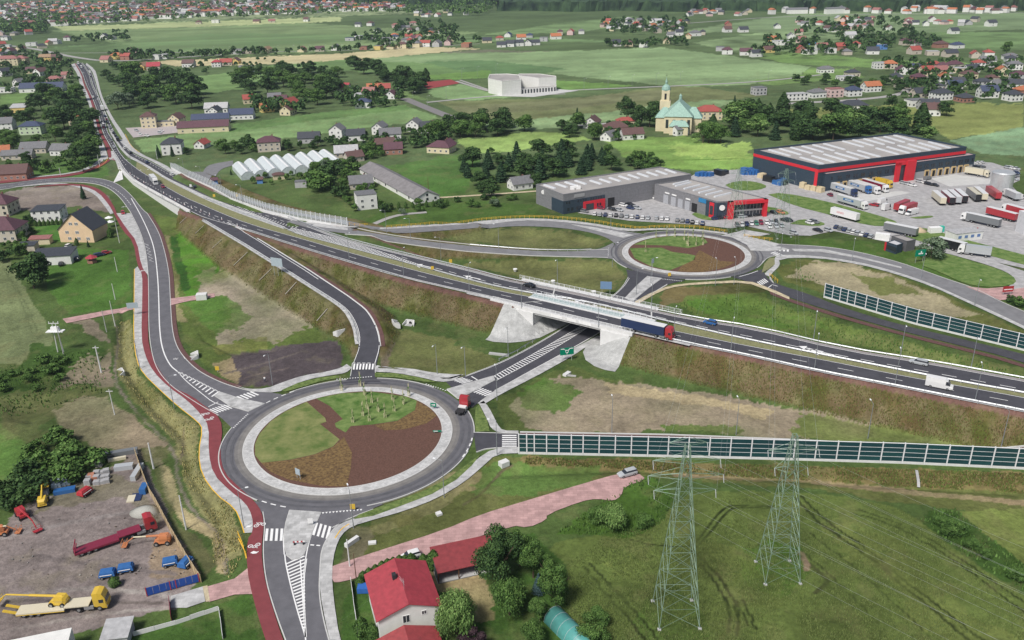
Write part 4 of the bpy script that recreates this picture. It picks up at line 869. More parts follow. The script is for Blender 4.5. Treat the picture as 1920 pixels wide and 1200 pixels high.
bpart((lambda m: (slab(m,ln2(So-vn*.25,-6,Ls+4),ln2(So+vn*.9,-6,Ls+4),6.2,7.3),m)[1])(MB()), 'parapet_beam', CW)
bpart((lambda m: (slab(m,ln2(SB[0]+vn*.9,-6,Ls+4),ln2(SB[0]+vn*2.0,-6,Ls+4),6.2,7.3),m)[1])(MB()), 'parapet_beam', CW)
wA=MS[0]+vn*.05;wd=float(np.dot(MN[0]-MS[0],vn))
bpart((lambda m: (slab(m,ln2(MS[0]-vn*.9,-1,Ls+1),ln2(MS[0],-1,Ls+1),6.9,7.25),slab(m,ln2(MS[0]+vn*(wd),-1,Ls+1),ln2(MS[0]+vn*(wd+.9),-1,Ls+1),6.9,7.25),m)[2])(MB()), 'median_beam', CW)
# abutments: wall across the road plus wing walls
for k0,k1,side in ((9.3,11.0,-1),(Ls-6.4,Ls-4.7,1)):
    bpart((lambda m: (slab(m,ln2(So+vn*.5,k0,k1),ln2(SB[0]+vn*1.3,k0,k1),.8,5.6),m)[1])(MB()), 'abutment_wall', CW)
    mb=MB();o0=So+u*(k1 if side < 0 else k0);o1=So+u*((k1-8.3) if side < 0 else (k0+9.5))
    for off in (0,None):
        b_=vn*(-.27 if off == 0 else float(np.dot(SB[0]-So,vn))+1.4)
        q=[(*(o0+b_-vn*e),z) for e in (0,.4) for z in (.5,6.19)];q=[q[0],q[1],(*(o1+b_),6.19),(*(o1+b_),5.0)];q2=[(x-vn[0]*.4,y-vn[1]*.4,z) for x,y,z in q]
        if off is None: mb=MB()
        mb.add(q+q2,[(0,1,2,3),(7,6,5,4),(0,4,5,1),(1,5,6,2),(2,6,7,3),(3,7,4,0)])
        bpart(mb, 'wing_wall', CW)
# banners hung on the parapet
for k,L in ((Ls*.42,4.2),(Ls*.56,3.2),(Ls*.66,4.4)):
    bpart((lambda m: (slab(m,ln2(So-vn*.33,k,k+L),ln2(So-vn*.28,k,k+L),6.35,7.45),m)[1])(MB()), 'banner', WHITE)
# cross joints
st=Strip()
for k in (2,Ls-4): st.quad([So+u*k+vn,So+u*(k+.5)+vn,MS[0]+u*(k+.5+2.2)-vn,MS[0]+u*(k+2.2)-vn],.13,hdeck);st.quad([MN[0]+u*(k+4)+vn,MN[0]+u*(k+4.5)+vn,SB[0]+u*(k+.5+6),SB[0]+u*(k+6)],.13,hdeck)
st.build('deck_joint', KERB)
def railing(P,h,m,surf,name,label,step=2.0,rails=(1.0,),bars=0,cat='railing', z0=0,pw=.05,group=None,post='post', rail='rail'):
    """post-and-rail line following world polyline P: posts share one mesh"""
    P=np.array(P)[:,:2];pts=along(P,step);z=surf(np.array([p[0] for p in pts]),np.array([p[1] for p in pts]))+z0
    o=empty(name,(pts[0][0],pts[0][1],z[0]),0,label,cat,group);base=Vector(o.location)
    pm=MB().box(-pw,pw,-pw,pw,-.3,h).mesh('post')
    for k,p in enumerate(pts):
        c=link(post,pm,o,m);c.location=Vector((p[0],p[1],z[k]))-base;c.rotation_euler=(0,0,p[2])
    D=densify(P,2.5);zd=surf(D[:,0],D[:,1])+z0
    for r in rails:
        mb=MB()
        for i in range(len(D)-1): mb.tube(Vector((*D[i],zd[i]+h*r))-base,Vector((*D[i+1],zd[i+1]+h*r))-base,pw*.8,n=4,cap=False)
        mb.build(rail,m,o)
    if bars:
        mb=MB()
        for p in along(P,bars):
            zz=float(surf(np.array([p[0]]),np.array([p[1]]))[0])+z0;mb.box(-.025,.025,-.02,.02,.1,h-.02,at=(p[0]-base.x,p[1]-base.y,zz-base.z),rz=p[2])
        b=mb.build('baluster', m,o);b['kind'] = 'stuff'
    return o
railing(ln2(So+vn*.1,-5,Ls+4),1.15,WST,lambda X,Y: np.full(np.shape(X),7.3), 'bridge_railing', 'white steel railing along the near edge of the road bridge', 2,(1,.15),.35)
railing(ln2(SB[0]+vn*1.5,-7,Ls+12),1.15,WST,lambda X,Y: np.full(np.shape(X),7.3), 'bridge_railing', 'white steel railing along the far edge of the road bridge', 2,(1,.15),.35)
GLG=mat('green_glass', (.35,.55,.52),rough=.15,var=0,alpha=.45,spec=.5)
o=railing(ln2(MS[0]+vn*(wd*.15),0,Ls),1.6,WST,lambda X,Y: np.full(np.shape(X),7.2), 'median_screen', 'pale glazed screen along the open gap between the bridge decks, nearer one', 2,(1,.1))
a,b=ln2(MS[0]+vn*(wd*.15),0,Ls)
railing(ln2(MS[0]+vn*(wd*.85),0,Ls),1.6,WST,lambda X,Y: np.full(np.shape(X),7.2), 'median_screen', 'pale glazed screen along the open gap between the bridge decks, farther one', 2,(1,.1))
# mesh cover over the gap between the decks
sheet('gap_cover', np.array([*ln2(MS[0],-1,Ls+1),*ln2(MS[0]+vn*wd,-1,Ls+1)[::-1]]),7.24,mat('gap_mesh', (.38,.46,.46),rough=.5,var=.1,scale=2),hflat,3)
# guard rails
def guard(px,surf,label,shift=0,off=.1):
    P=wline(px,surf,1,4);P=offs(P,shift) if shift else P
    pts=along(P,4);z=surf(P[:,0],P[:,1])+off;o=empty('guard_rail', (*P[0],z[0]),0,label, 'guard rail');B=Vector(o.location)
    mb=MB()
    for p in pts:
        zz=float(surf(np.array([p[0]]),np.array([p[1]]))[0])+off;mb.box(-.06,.06,-.08,.08,-.2,.72,at=(p[0]-B.x,p[1]-B.y,zz-B.z),rz=p[2])
    q=mb.build('post', STEEL,o);q['kind'] = 'stuff'
    mb=MB();T=offs(P,.1);V=[]
    for s_,h0 in ((.08,.45),(.14,.53),(.08,.61),(.14,.69),(.08,.77)):
        Q=offs(P,s_);V += [(a-B.x,b-B.y,c+h0-B.z) for (a,b),c in zip(Q,z)]
    n=len(P);mb.add(V,[(k*n+i,k*n+i+1,(k+1)*n+i+1,(k+1)*n+i) for k in range(4) for i in range(n-1)])
    mb.build('beam', STEEL,o);return o
guard([(x,y) for x,y in NSo[13:]],hdeck, 'galvanised guard rail on the far side of the planted median', -.4)
guard(SS[17:21],hdeck, 'guard rail on the south edge of the highway west of the bridge', -.7)
guard(SS[23:],hdeck, 'guard rail on the south edge of the highway east of the bridge', -.9)
guard(NNo[16:],hdeck, 'galvanised guard rail on the north edge of the highway towards the far roundabout', 1.0)
guard(RS[:-1],hland, 'guard rail on the outer edge of the curved slip road', -.6)
guard([(880,462),(990,471),(1073,473),(1110,471)],hland, 'guard rail along the far slip road beside the oval grass island', .8)
guard([(907,746),(960,716)][:1]+[(960,716)],hland, 'short guard rail at the start of the underpass footway') if 0 else None
guard([(940,678),(975,662),(985,655),(1010,640)],hland, 'curved guard rail beside the underpass on its left', .9)
# retaining wall with crash screen at the left
rw=empty('retaining_wall', g(300,387),0, 'long white concrete retaining wall holding up the highway at left', 'retaining wall')
TP=np.array([G0(x,y,z) for x,y,z in [(228,319,1.0),(237,327,1.7),(250,338,2.4),(275,352,3.3),(307,369.5,4.5),(335,385,5.3),(358,397.5,5.9)]]);TP=densify(TP,4)
T2=offs(TP,-.45);B=Vector(rw.location)
n=len(TP)
for i0 in range(0,n-1):
    mb=MB();i1=i0+1
    q=[]
    for p,off_ in ((TP[i0],T2[i0]),(TP[i1],T2[i1])):
        q += [(p[0]-B.x,p[1]-B.y,-1.0),(off_[0]-B.x,off_[1]-B.y,-1.0),(p[0]-B.x,p[1]-B.y,p[2]),(off_[0]-B.x,off_[1]-B.y,p[2])]
    s_=.985;c=np.mean(q,axis=0);q=[(c[0]+(a-c[0])*s_,c[1]+(b-c[1])*s_,d) for a,b,d in q]
    mb.add(q,[(0,1,3,2),(5,4,6,7),(1,5,7,3),(4,0,2,6),(2,3,7,6)]);mb.build('panel', CW,rw)
mb=MB()
for i0 in range(n-1):
    a,b,a2,b2=TP[i0],TP[i0+1],T2[i0],T2[i0+1]
    mb.add([(a[0]-B.x,a[1]-B.y,a[2]),(b[0]-B.x,b[1]-B.y,b[2]),(b[0]-B.x,b[1]-B.y,b[2]+.9),(a[0]-B.x,a[1]-B.y,a[2]+.9),(a2[0]-B.x,a2[1]-B.y,a[2]),(b2[0]-B.x,b2[1]-B.y,b[2]),(b2[0]-B.x,b2[1]-B.y,b[2]+.9),(a2[0]-B.x,a2[1]-B.y,a[2]+.9)],
           [(0,1,2,3),(5,4,7,6),(3,2,6,7)])
mb.build('parapet', CW,rw)
# closing wing where the wall starts
mb=MB();a=G0(212,343,0)-np.array(B);b=G0(231,336,0)-np.array(B);c=TP[0]-np.array(B);d=G0(226,316,.9)-np.array(B)
mb.add([tuple(a),tuple(b),tuple(c),tuple(d)],[(0,1,2,3)]);mb.build('wing_slab', CW,rw)
# opaque green noise barriers
GP=mat('green_panel', (.012,.05,.058),rough=.4,var=.12,scale=.4,spec=.4);GP2=mat('green_panel_lighter', (.015,.062,.066),rough=.4,var=.12,scale=.4)
def green_barrier(xs_base,ys_base,h,label,seed,rows=4):
    pts=[Vector(G0(x,y,0)) for x,y in zip(xs_base,ys_base)]
    o=empty('noise_barrier', pts[0],0,label, 'noise barrier');B=pts[0]
    pm=MB().box(-.13,.13,-.17,.17,-.4,h+.15).mesh('post')
    for k,p in enumerate(pts):
        c=link('post', pm,o,WST);c.location=p-B;d=(pts[min(k+1,len(pts)-1)]-pts[max(k-1,0)]);c.rotation_euler=(0,0,math.atan2(d.y,d.x))
    for k in range(len(pts)-1):
        a,b=pts[k]-B,pts[k+1]-B;d=(b-a);L=d.length;rz=math.atan2(d.y,d.x)
        mb=MB().box(.17,L-.17,-.16,.16,-.3,.5);q=mb.build('plinth', CW,o);q.location=a;q.rotation_euler=(0,0,rz)
        hh=(h-.5)/rows
        for r in range(rows):
            mb=MB().box(.17,L-.17,-.09,.09,.5+hh*r+.05,.5+hh*(r+1)-.05);q=mb.build('panel', GP if (k*7+r*3) % 5 else GP2,o);q.location=a;q.rotation_euler=(0,0,rz)
        mb=MB()
        for r in range(1,rows+1): mb.box(.17,L-.17,-.13,.13,.5+hh*r-.035,.5+hh*r+.035)
        q=mb.build('rail', WST,o);q.location=a;q.rotation_euler=(0,0,rz)
xs=[973,988,1002,1025,1048,1071,1093,1123,1153,1183,1214,1252,1290,1329,1368,1407,1447,1487,1527,1567,1608,1650,1691,1732,1774,1816,1858,1902,1946,1992,2040]
ys=np.interp(xs,[973,1280,1480,1690,1920,2050],[850,856.5,861.5,868,879,886])
green_barrier(xs,ys,5.3, 'long dark green noise barrier on white posts above the wheat field', 1)
bx=[1545,1560,1574,1588,1602,1622,1643,1669,1696,1719,1747,1777,1807,1838,1871,1905,1940,1976]
by=np.interp(bx,[1545,1713,1900,1976],[557,607,652,671])
green_barrier(bx,by,5.0, 'dark green noise barrier beside the far slip road at right', 2)
# clear noise barrier of tall white posts
GLC=mat('clear_panel', (.6,.66,.7),rough=.1,var=0,alpha=.22,spec=.5)
P=densify(np.array([G0(x,y,z) for x,y,z in [(321,316,1.8),(352,333,3.4),(397,353,5.1),(433,374,5.9),(500,398,6.9),(567,413,7),(620,422,6.8),(652,427,6.4)]]),2.55)
nb=empty('clear_noise_barrier', P[0],0, 'clear glazed noise barrier of tall white posts on the far side of the highway', 'noise barrier');B=Vector(P[0])
pm=MB().box(-.11,.11,-.11,.11,-.3,4.6).mesh('post');gm={}
for k,p in enumerate(P):
    d=P[min(k+1,len(P)-1)]-P[max(k-1,0)];rz=math.atan2(d[1],d[0]);hs=min(1,.75+k*.05)
    c=link('post', pm,nb,WST);c.location=Vector(p)-B;c.rotation_euler=(0,0,rz);c.scale=(1,1,hs)
    if k < len(P)-1:
        L=float(np.linalg.norm((P[k+1]-p)[:2]));a=Vector(p)-B;dz=P[k+1][2]-p[2];rz=math.atan2(*(P[k+1]-p)[:2][::-1])
        mb=MB();mb.add([(.12,-.02,.9),(L-.12,-.02,.9+dz),(L-.12,-.02,4.4*hs+dz),(.12,-.02,4.4*hs),(.12,.02,.9),(L-.12,.02,.9+dz),(L-.12,.02,4.4*hs+dz),(.12,.02,4.4*hs)],[(0,1,2,3),(7,6,5,4),(3,2,6,7),(0,4,5,1)])
        q=mb.build('panel', GLC,nb);q.location=a;q.rotation_euler=(0,0,rz)
        mb=MB().box(.1,L-.1,-.13,.13,-.3,.9+min(0,dz));q=mb.build('plinth', CW,nb);q.location=a;q.rotation_euler=(0,0,rz)
# yellow railings
YR=mat('yellow_railing', (.72,.43,.04),rough=.5,var=.06)
def yrail(px,label,surf=None,z0=.1): railing(wline(px,surf,1,2),1.15,YR,surf or hland, 'yellow_railing', label,2.2,(1,.55),0, 'railing', z0,.06)
yrail([(655,422),(690,424)], 'short yellow railing just past the end of the clear noise barrier')
yrail([(725,428),(793,423.5),(880,415.5),(973,408.5),(1040,409.5),(1107,416),(1173,427),(1200,431),(1230,427),(1300,427),(1340,433),(1364,437)], 'long yellow railing along the footpath behind the far roundabout')
yrail([(1395,444),(1420,449),(1449,452)], 'short yellow railing beside the paved square at the far roundabout')
yrail([(1443,518),(1452,525),(1459,531)], 'small curved yellow railing at the foot of the grassy triangle by the far roundabout')
# yellow guard fence along the cycle path at the near roundabout
yrail([(447,1005),(457,1028),(461,1048)], 'yellow railing on the bend of the cycle path next to the near roundabout')
# culvert heads (white wing walls) in the hollows
def culvert(px,rz,s,label,h=1.3):
    o=empty('culvert_head', g(*px),rz,label, 'culvert')
    mb=MB().box(-.2*s,.2*s,-2.2*s,2.2*s,-1,h);mb.build('headwall', CW,o)
    for sg in (-1,1):
        mb=MB();mb.add([(.2*s,sg*2.2*s,-1),(3.2*s,sg*3.2*s,-1),(3.2*s,sg*3.2*s,.3),(.2*s,sg*2.2*s,h),(.2*s,sg*2.5*s,-1),(3.2*s,sg*3.5*s,-1),(3.2*s,sg*3.5*s,.3),(.2*s,sg*2.5*s,h)],[(0,1,2,3),(7,6,5,4),(3,2,6,7),(1,5,6,2),(0,3,7,4)])
        mb.build('wing_wall', CW,o)
    mb=MB().tube((.18*s,0,.2),(.5*s,0,.2),.9*s,n=12);mb.build('pipe_mouth', DARK,o)
    MB().box(.3*s,3.6*s,-2.1*s,2.1*s,-.6,-.05).build('apron_slab', CONC,o)
culvert((232,700),math.radians(215),.7, 'white concrete culvert head in the ditch beside the west cycle path')
culvert((372,668),math.radians(200),.7, 'white concrete culvert head in the hollow east of the west road')
culvert((770,606),math.radians(250),.6, 'white concrete culvert head at the toe of the highway slope beside the slip road')
culvert((737,608),math.radians(20),.6, 'small concrete culvert wing by the slip road bend');culvert((640,625),math.radians(120),.6, 'concrete culvert wing on the outside of the slip road curve')
def slabs(px,L,W,h,rz,label,m=CW,cat='concrete slab', name='concrete_slab', surf=None):
    o=MB().box(-L/2,L/2,-W/2,W/2,-.2,h).build(name,m);o.location=g(*px,surf);o.rotation_euler=(0,0,rz);return tag(o,label,cat)
slabs((379,560),3.6,2.6,1.9,.15, 'white concrete chamber on the end of the pink paver spur', cat='utility chamber', name='utility_chamber')
slabs((945,872),2.2,1.6,1.1,.6, 'pale concrete shaft in the weeds by the end of the noise barrier', cat='utility shaft', name='utility_shaft')
slabs((660,1018),3.4,.8,.8,.9, 'pale concrete drain headwall in the ditch near the south crossing');slabs((698,1018),1.6,.9,.3,.15, 'small white slab on the verge east of the south crossing');slabs((823,964),1.2,1.1,.4,.5, 'small white drain cover on the grassy bank below the roundabout')
slabs((1063,702),2.6,1.2,.5,.9, 'pale drain outlet beside the green direction sign');slabs((1072,705),2.5,.4,.3,-.25, 'small drain sill south of the green direction sign', CG)
slabs((935,665),6,.9,.4,-.3, 'concrete drain sill below the paved cone at left of the bridge', CG)
for x,y,l in ((966,509, 'round white lamp-like cover beyond the highway left of the bridge'),(1037,531, 'white cover on the slope just before the bridge railing'),(1113,551, 'white cover behind the far bridge railing')):
    o=empty('drain_cover', g(x,y),0,l, 'drain cover');MB().tube((0,0,0),(0,0,.9),.5,.8,10).build('cone_body', CW,o);MB().tube((0,0,.9),(0,0,1.1),.85,.85,10).build('lid', WHITE,o)
# stone chutes down the slope of the slip road
for k,(a,b) in enumerate((((350,408),(337,420)),((382,424),(366,439)),((416,450),(398,466)),((464,474),(438,499)),((509,505),(486,527)),((556,530),(535,553)),((614,580),(594,603)))):
    P=G([a,b]);P=densify(P,1.2);st=Strip();st.flat(P,.36,.3);o=st.build('drain_chute', M('chute_grey', (.28,.26,.23),var=.1), 'x');del o['kind']
    tag(o, '%s stepped drain chute down the slip road bank, counted from the highway end' % ('first', 'second', 'third', 'fourth', 'fifth', 'sixth', 'seventh')[k], 'drain chute', 'drain chutes down the slip road bank')
P=densify(G([(1718,884),(1722,916)]),1.2);st=Strip();st.flat(P,.6,.4);o=st.build('drain_chute', CG);del o['kind'];tag(o, 'pale stepped drain chute in the reed bank below the long noise barrier', 'drain chute')
# ---- lamp posts
LP_M=mat('lamp_post_grey', (.28,.3,.32),rough=.5,var=0,metal=.3);LGL=mat('lamp_lens', (.8,.82,.85),rough=.3,var=0)
def mk_lamp(h=9.5,arm=1.6,double=False):
    o=empty('street_lamp', (0,0,0));MB().tube((0,0,-.2),(0,0,h),.11,.06,7).build('pole', LP_M,o)
    for s_ in ((1,-1) if double else (1,)):
        MB().tube((0,0,h-.02),(arm*s_,0,h+.25),.05,.04,5).build('arm', LP_M,o);MB().box(arm*s_-.1 if s_ > 0 else arm*s_-.6,arm*s_+.6 if s_ > 0 else arm*s_+.1,-.15,.15,h+.18,h+.32,taper=.04).build('lamp_head', LGL,o)
    return o
def copy_tree(o,parent=None):
    c=o.copy();COL.objects.link(c);c.parent=parent
    for ch in o.children: copy_tree(ch,c)
    return c
def drop(o):
    for c in list(o.children): drop(c)
    bpy.data.objects.remove(o)
L0=mk_lamp();L1=mk_lamp(10.5,1.5,True);L2=mk_lamp(6,.6)
ORD=['first', 'second', 'third', 'fourth', 'fifth', 'sixth', 'seventh', 'eighth', 'ninth', 'tenth', 'eleventh', 'twelfth', 'thirteenth', 'fourteenth', 'fifteenth', 'sixteenth', 'seventeenth', 'eighteenth', 'nineteenth', 'twentieth']
def lamps(src,pts,rz,row,group,surf=None,off=.05):
    for k,p in enumerate(pts):
        c=copy_tree(src);c.location=g(p[0],p[1],surf)+Vector((0,0,off));c.rotation_euler=(0,0,rz if len(p) < 3 else math.radians(p[2]))
        tag(c,('%s grey street lamp %s' % (ORD[k],row)) if len(pts) > 1 else 'grey street lamp '+row, 'street lamp', group)
lamps(L0,[(458,990,20),(663,990,110),(833,932,160),(932,853,170),(447,955,20)][:4],0, 'round the near roundabout, counted clockwise from the cycle path' if 0 else 'round the south side of the near roundabout, from the left', 'lamps round the near roundabout')
lamps(L0,[(327,765,10),(263,692,20),(333,762,10)][:2],.3, 'on the footway of the west road, from the roundabout end', 'lamps on the west road')
lamps(L0,[(511,720),(820,702,250),(873,705,250),(953,668,250),(932,750,100)],4.4, 'on the far side of the near roundabout, from the left', 'lamps behind the near roundabout')
lamps(L0,[(1148,500,0),(1193,553,0),(1220,531,0),(1341,535,90),(1376,533,90),(1145,430,200),(1463,480,250),(1597,490,250),(1727,521,250),(1827,573,250)],0, 'round the far roundabout and its east road, from the left', 'lamps round the far roundabout')
lamps(L1,[(305,372),(278,357),(251,336)],.3, 'on the retaining wall by the highway, from the right', 'lamps on the retaining wall', hdeck)
lamps(L0,[(655,486,70),(757,516,70),(880,547,70),(978,577,70),(1122,612,70),(1263,637,70),(1370,660,70),(1527,693,70),(1678,722,70),(1828,752,70)],0, 'along the south edge of the highway, from the left', 'lamps along the highway', hdeck)
lamps(L0,[(1221,585,250),(1525,638,250),(1688,668,250),(1820,692,250),(1045,536,250)],0, 'along the north edge of the highway', 'lamps along the north edge of the highway', hdeck)
lamps(L0,[(1147,812,90),(1380,815,90),(1627,822,90),(1877,838,90)],0, 'behind the long noise barrier, from the left', 'lamps behind the long noise barrier')
lamps(L0,[(347,330,200),(380,346,200),(417,364,200),(456,384,200),(352,332,200)][:4],0, 'on the highway side of the clear noise barrier, from the left', 'lamps at the clear noise barrier', hdeck)
lamps(L0,[(725,436,200),(770,452,200),(827,488,200),(935,462,200)],0, 'beside the slip roads beyond the highway, from the left', 'lamps beside the far slip roads')
lamps(L0,[(400+i*30,102-i*.5,0) for i in range(9)],0, 'along the far village road', 'lamps on the far village road')
lamps(L0,[(745,187),(775,195),(802,203),(837,184),(889,180)][:4],0, 'beside the lane to the white school, from the left', 'lamps on the school lane')
lamps(L0,[(866,147),(895,143),(930,138),(1095,168),(1140,164),(1185,161),(1230,158),(1275,155),(1440,153)],0, 'round the white school grounds, from the left', 'lamps near the school')
# concrete poles of the overhead line
def pole(px,h,label,m=CW,lean=0,r=.16,cat='utility pole', arm=False):
    o=empty('utility_pole', g(*px),0,label,cat);MB().tube((0,0,-.3),(lean,0,h),r,r*.6,7).build('shaft', m,o)
    if arm: MB().box(-.9,.9,-.06,.06,h-.6,h-.45).build('crossarm', m,o)
pole((190,698),8.5, 'white concrete pole with a lamp bracket above the bare earth left of the ditch', r=.25,arm=True);pole((215,777),7.5, 'pale pole standing on the round bare patch by the ditch', arm=True)
pole((288,878),7, 'thick white concrete pole outside the yard fence corner', r=.24);pole((349,992),8.5, 'leaning pale pole between yard fence and ditch', r=.2)
pole((220,509),6, 'upper white concrete pole at the lawn edge');pole((216,561),6, 'middle white concrete pole at the lawn edge');pole((216,611),9, 'lower tall white pole at the pink paver path');pole((200,622),7.5, 'thin grey pole left of the tall white pole on the pink path', CG)
pole((119,664),10, 'grey pole standing under the white pylon shape', CG);pole((114,329),4.5, 'white post on the lawn below the dark evergreen', r=.2);pole((187,312),7, 'pale pole beside the junction of the cycle path', r=.2);pole((224,455),11, 'tall pale pole in front of the peach guesthouse', r=.16)
pole((656,1062),6.5, 'pale post at the mouth of the pink lane');pole((668,1085),6, 'brown wooden post beside the hedge of the red roofed house', M('wood_brown', (.12,.06,.035)),r=.1);pole((295,298),6, 'pale pole left of the dark roofed cube house');pole((804,366),9, 'dark wooden pole at the end of the long shed', M('wood_brown'))
pole((118,1198),7, 'pole')if 0 else None
two('shoulder', [(300,311.5),(322,324),(347,336.5),(397,360.5),(433,377.5),(483,394.5),(533,407.5),(575,423),(652,432)],[(300,308),(321,317),(352,334.5),(397,354.5),(433,375),(500,399),(567,414),(620,423),(652,428.5)],.1,CONC,hdeck,1)
for q in (L0,L1,L2): drop(q)
# ================================================================= buildings
RC={'red': (.33,.075,.06), 'orange': (.42,.15,.07), 'brown': (.12,.065,.06), 'plum': (.11,.05,.065), 'dark': (.05,.055,.068), 'blue': (.05,.065,.12), 'grey': (.16,.16,.17), 'pale': (.42,.42,.43), 'rose': (.3,.13,.12), 'tan': (.3,.2,.12), 'crimson': (.36,.045,.06)}
WC={'white': (.68,.68,.66), 'cream': (.62,.55,.38), 'yellow': (.65,.5,.2), 'peach': (.68,.5,.33), 'grey': (.42,.42,.43), 'brick': (.33,.17,.13), 'pink': (.62,.46,.44), 'green': (.5,.6,.42), 'beige': (.5,.45,.38), 'blue': (.1,.22,.5)}
def ribbed(name,col,dirx=True,sc=3.5):
    m=bpy.data.materials.new(name);m.use_nodes=True;t=m.node_tree;b=_bsdf(m);L=t.links.new
    tc=t.nodes.new('ShaderNodeTexCoord');wv=t.nodes.new('ShaderNodeTexWave');wv.inputs['Scale'].default_value=sc;wv.bands_direction = 'X' if dirx else 'Y'; L(tc.outputs['Object'],wv.inputs[0])
    n=t.nodes.new('ShaderNodeTexNoise');n.inputs['Scale'].default_value=1.2;n.inputs['Detail'].default_value=5;L(tc.outputs['Object'],n.inputs[0])
    a=t.nodes.new('ShaderNodeMath');a.operation = 'MULTIPLY_ADD'; a.inputs[1].default_value=.12;L(wv.outputs[1],a.inputs[0]);L(n.outputs[0],a.inputs[2])
    mr=t.nodes.new('ShaderNodeMapRange');mr.inputs[1].default_value=.3;mr.inputs[2].default_value=.8;mr.inputs[3].default_value=.78;mr.inputs[4].default_value=1.2;L(a.outputs[0],mr.inputs[0])
    v=t.nodes.new('ShaderNodeVectorMath');v.operation = 'SCALE'; v.inputs[0].default_value=col;L(mr.outputs[0],v.inputs['Scale']);L(v.outputs[0],b.inputs['Base Color']);b.inputs['Roughness'].default_value=.6
    bp=t.nodes.new('ShaderNodeBump');bp.inputs['Strength'].default_value=.5;bp.inputs['Distance'].default_value=.05;L(wv.outputs[1],bp.inputs['Height']);L(bp.outputs[0],b.inputs['Normal']);return m
RM={k: ribbed('roof_'+k,v) for k,v in RC.items()};WM={k: mat('wall_'+k,v,var=.08,scale=.5) for k,v in WC.items()}
GLASS=mat('window_glass', (.03,.035,.045),rough=.15,var=0,spec=.6);FRAME=mat('window_frame', (.7,.7,.7),var=0);CHIM=mat('chimney_brick', (.2,.1,.08),var=.2,scale=4);CHIMD=mat('chimney_dark', (.03,.03,.035),var=0)
_win={}
def window(o,x,y,z,w,h,rz,fine=True,m=GLASS):
    """window standing 5 cm proud of the wall plane"""
    key=(round(w,1),round(h,1),fine)
    if key not in _win:
        w_,h_=key[0],key[1]
        if fine:
            f=MB();f.box(-w_/2,w_/2,-.07,.0,-h_/2,-h_/2+.09);f.box(-w_/2,w_/2,-.07,0,h_/2-.09,h_/2);f.box(-w_/2,-w_/2+.09,-.07,0,-h_/2+.09,h_/2-.09);f.box(w_/2-.09,w_/2,-.07,0,-h_/2+.09,h_/2-.09);f.box(-.04,.04,-.07,0,-h_/2+.09,h_/2-.09)
            _win[key]=(f.mesh('window'),MB().box(-w_/2+.09,w_/2-.09,-.035,.02,-h_/2+.09,h_/2-.09).mesh('pane'))
        else: _win[key]=(MB().box(-w_/2,w_/2,-.06,.02,-h_/2,h_/2).mesh('window'),None)
    a,b=_win[key]
    q=link('window', a,o,FRAME if b else m);q.location=(x,y,z);q.rotation_euler=(0,0,rz)
    if b: link('pane', b,q,m)
    return q
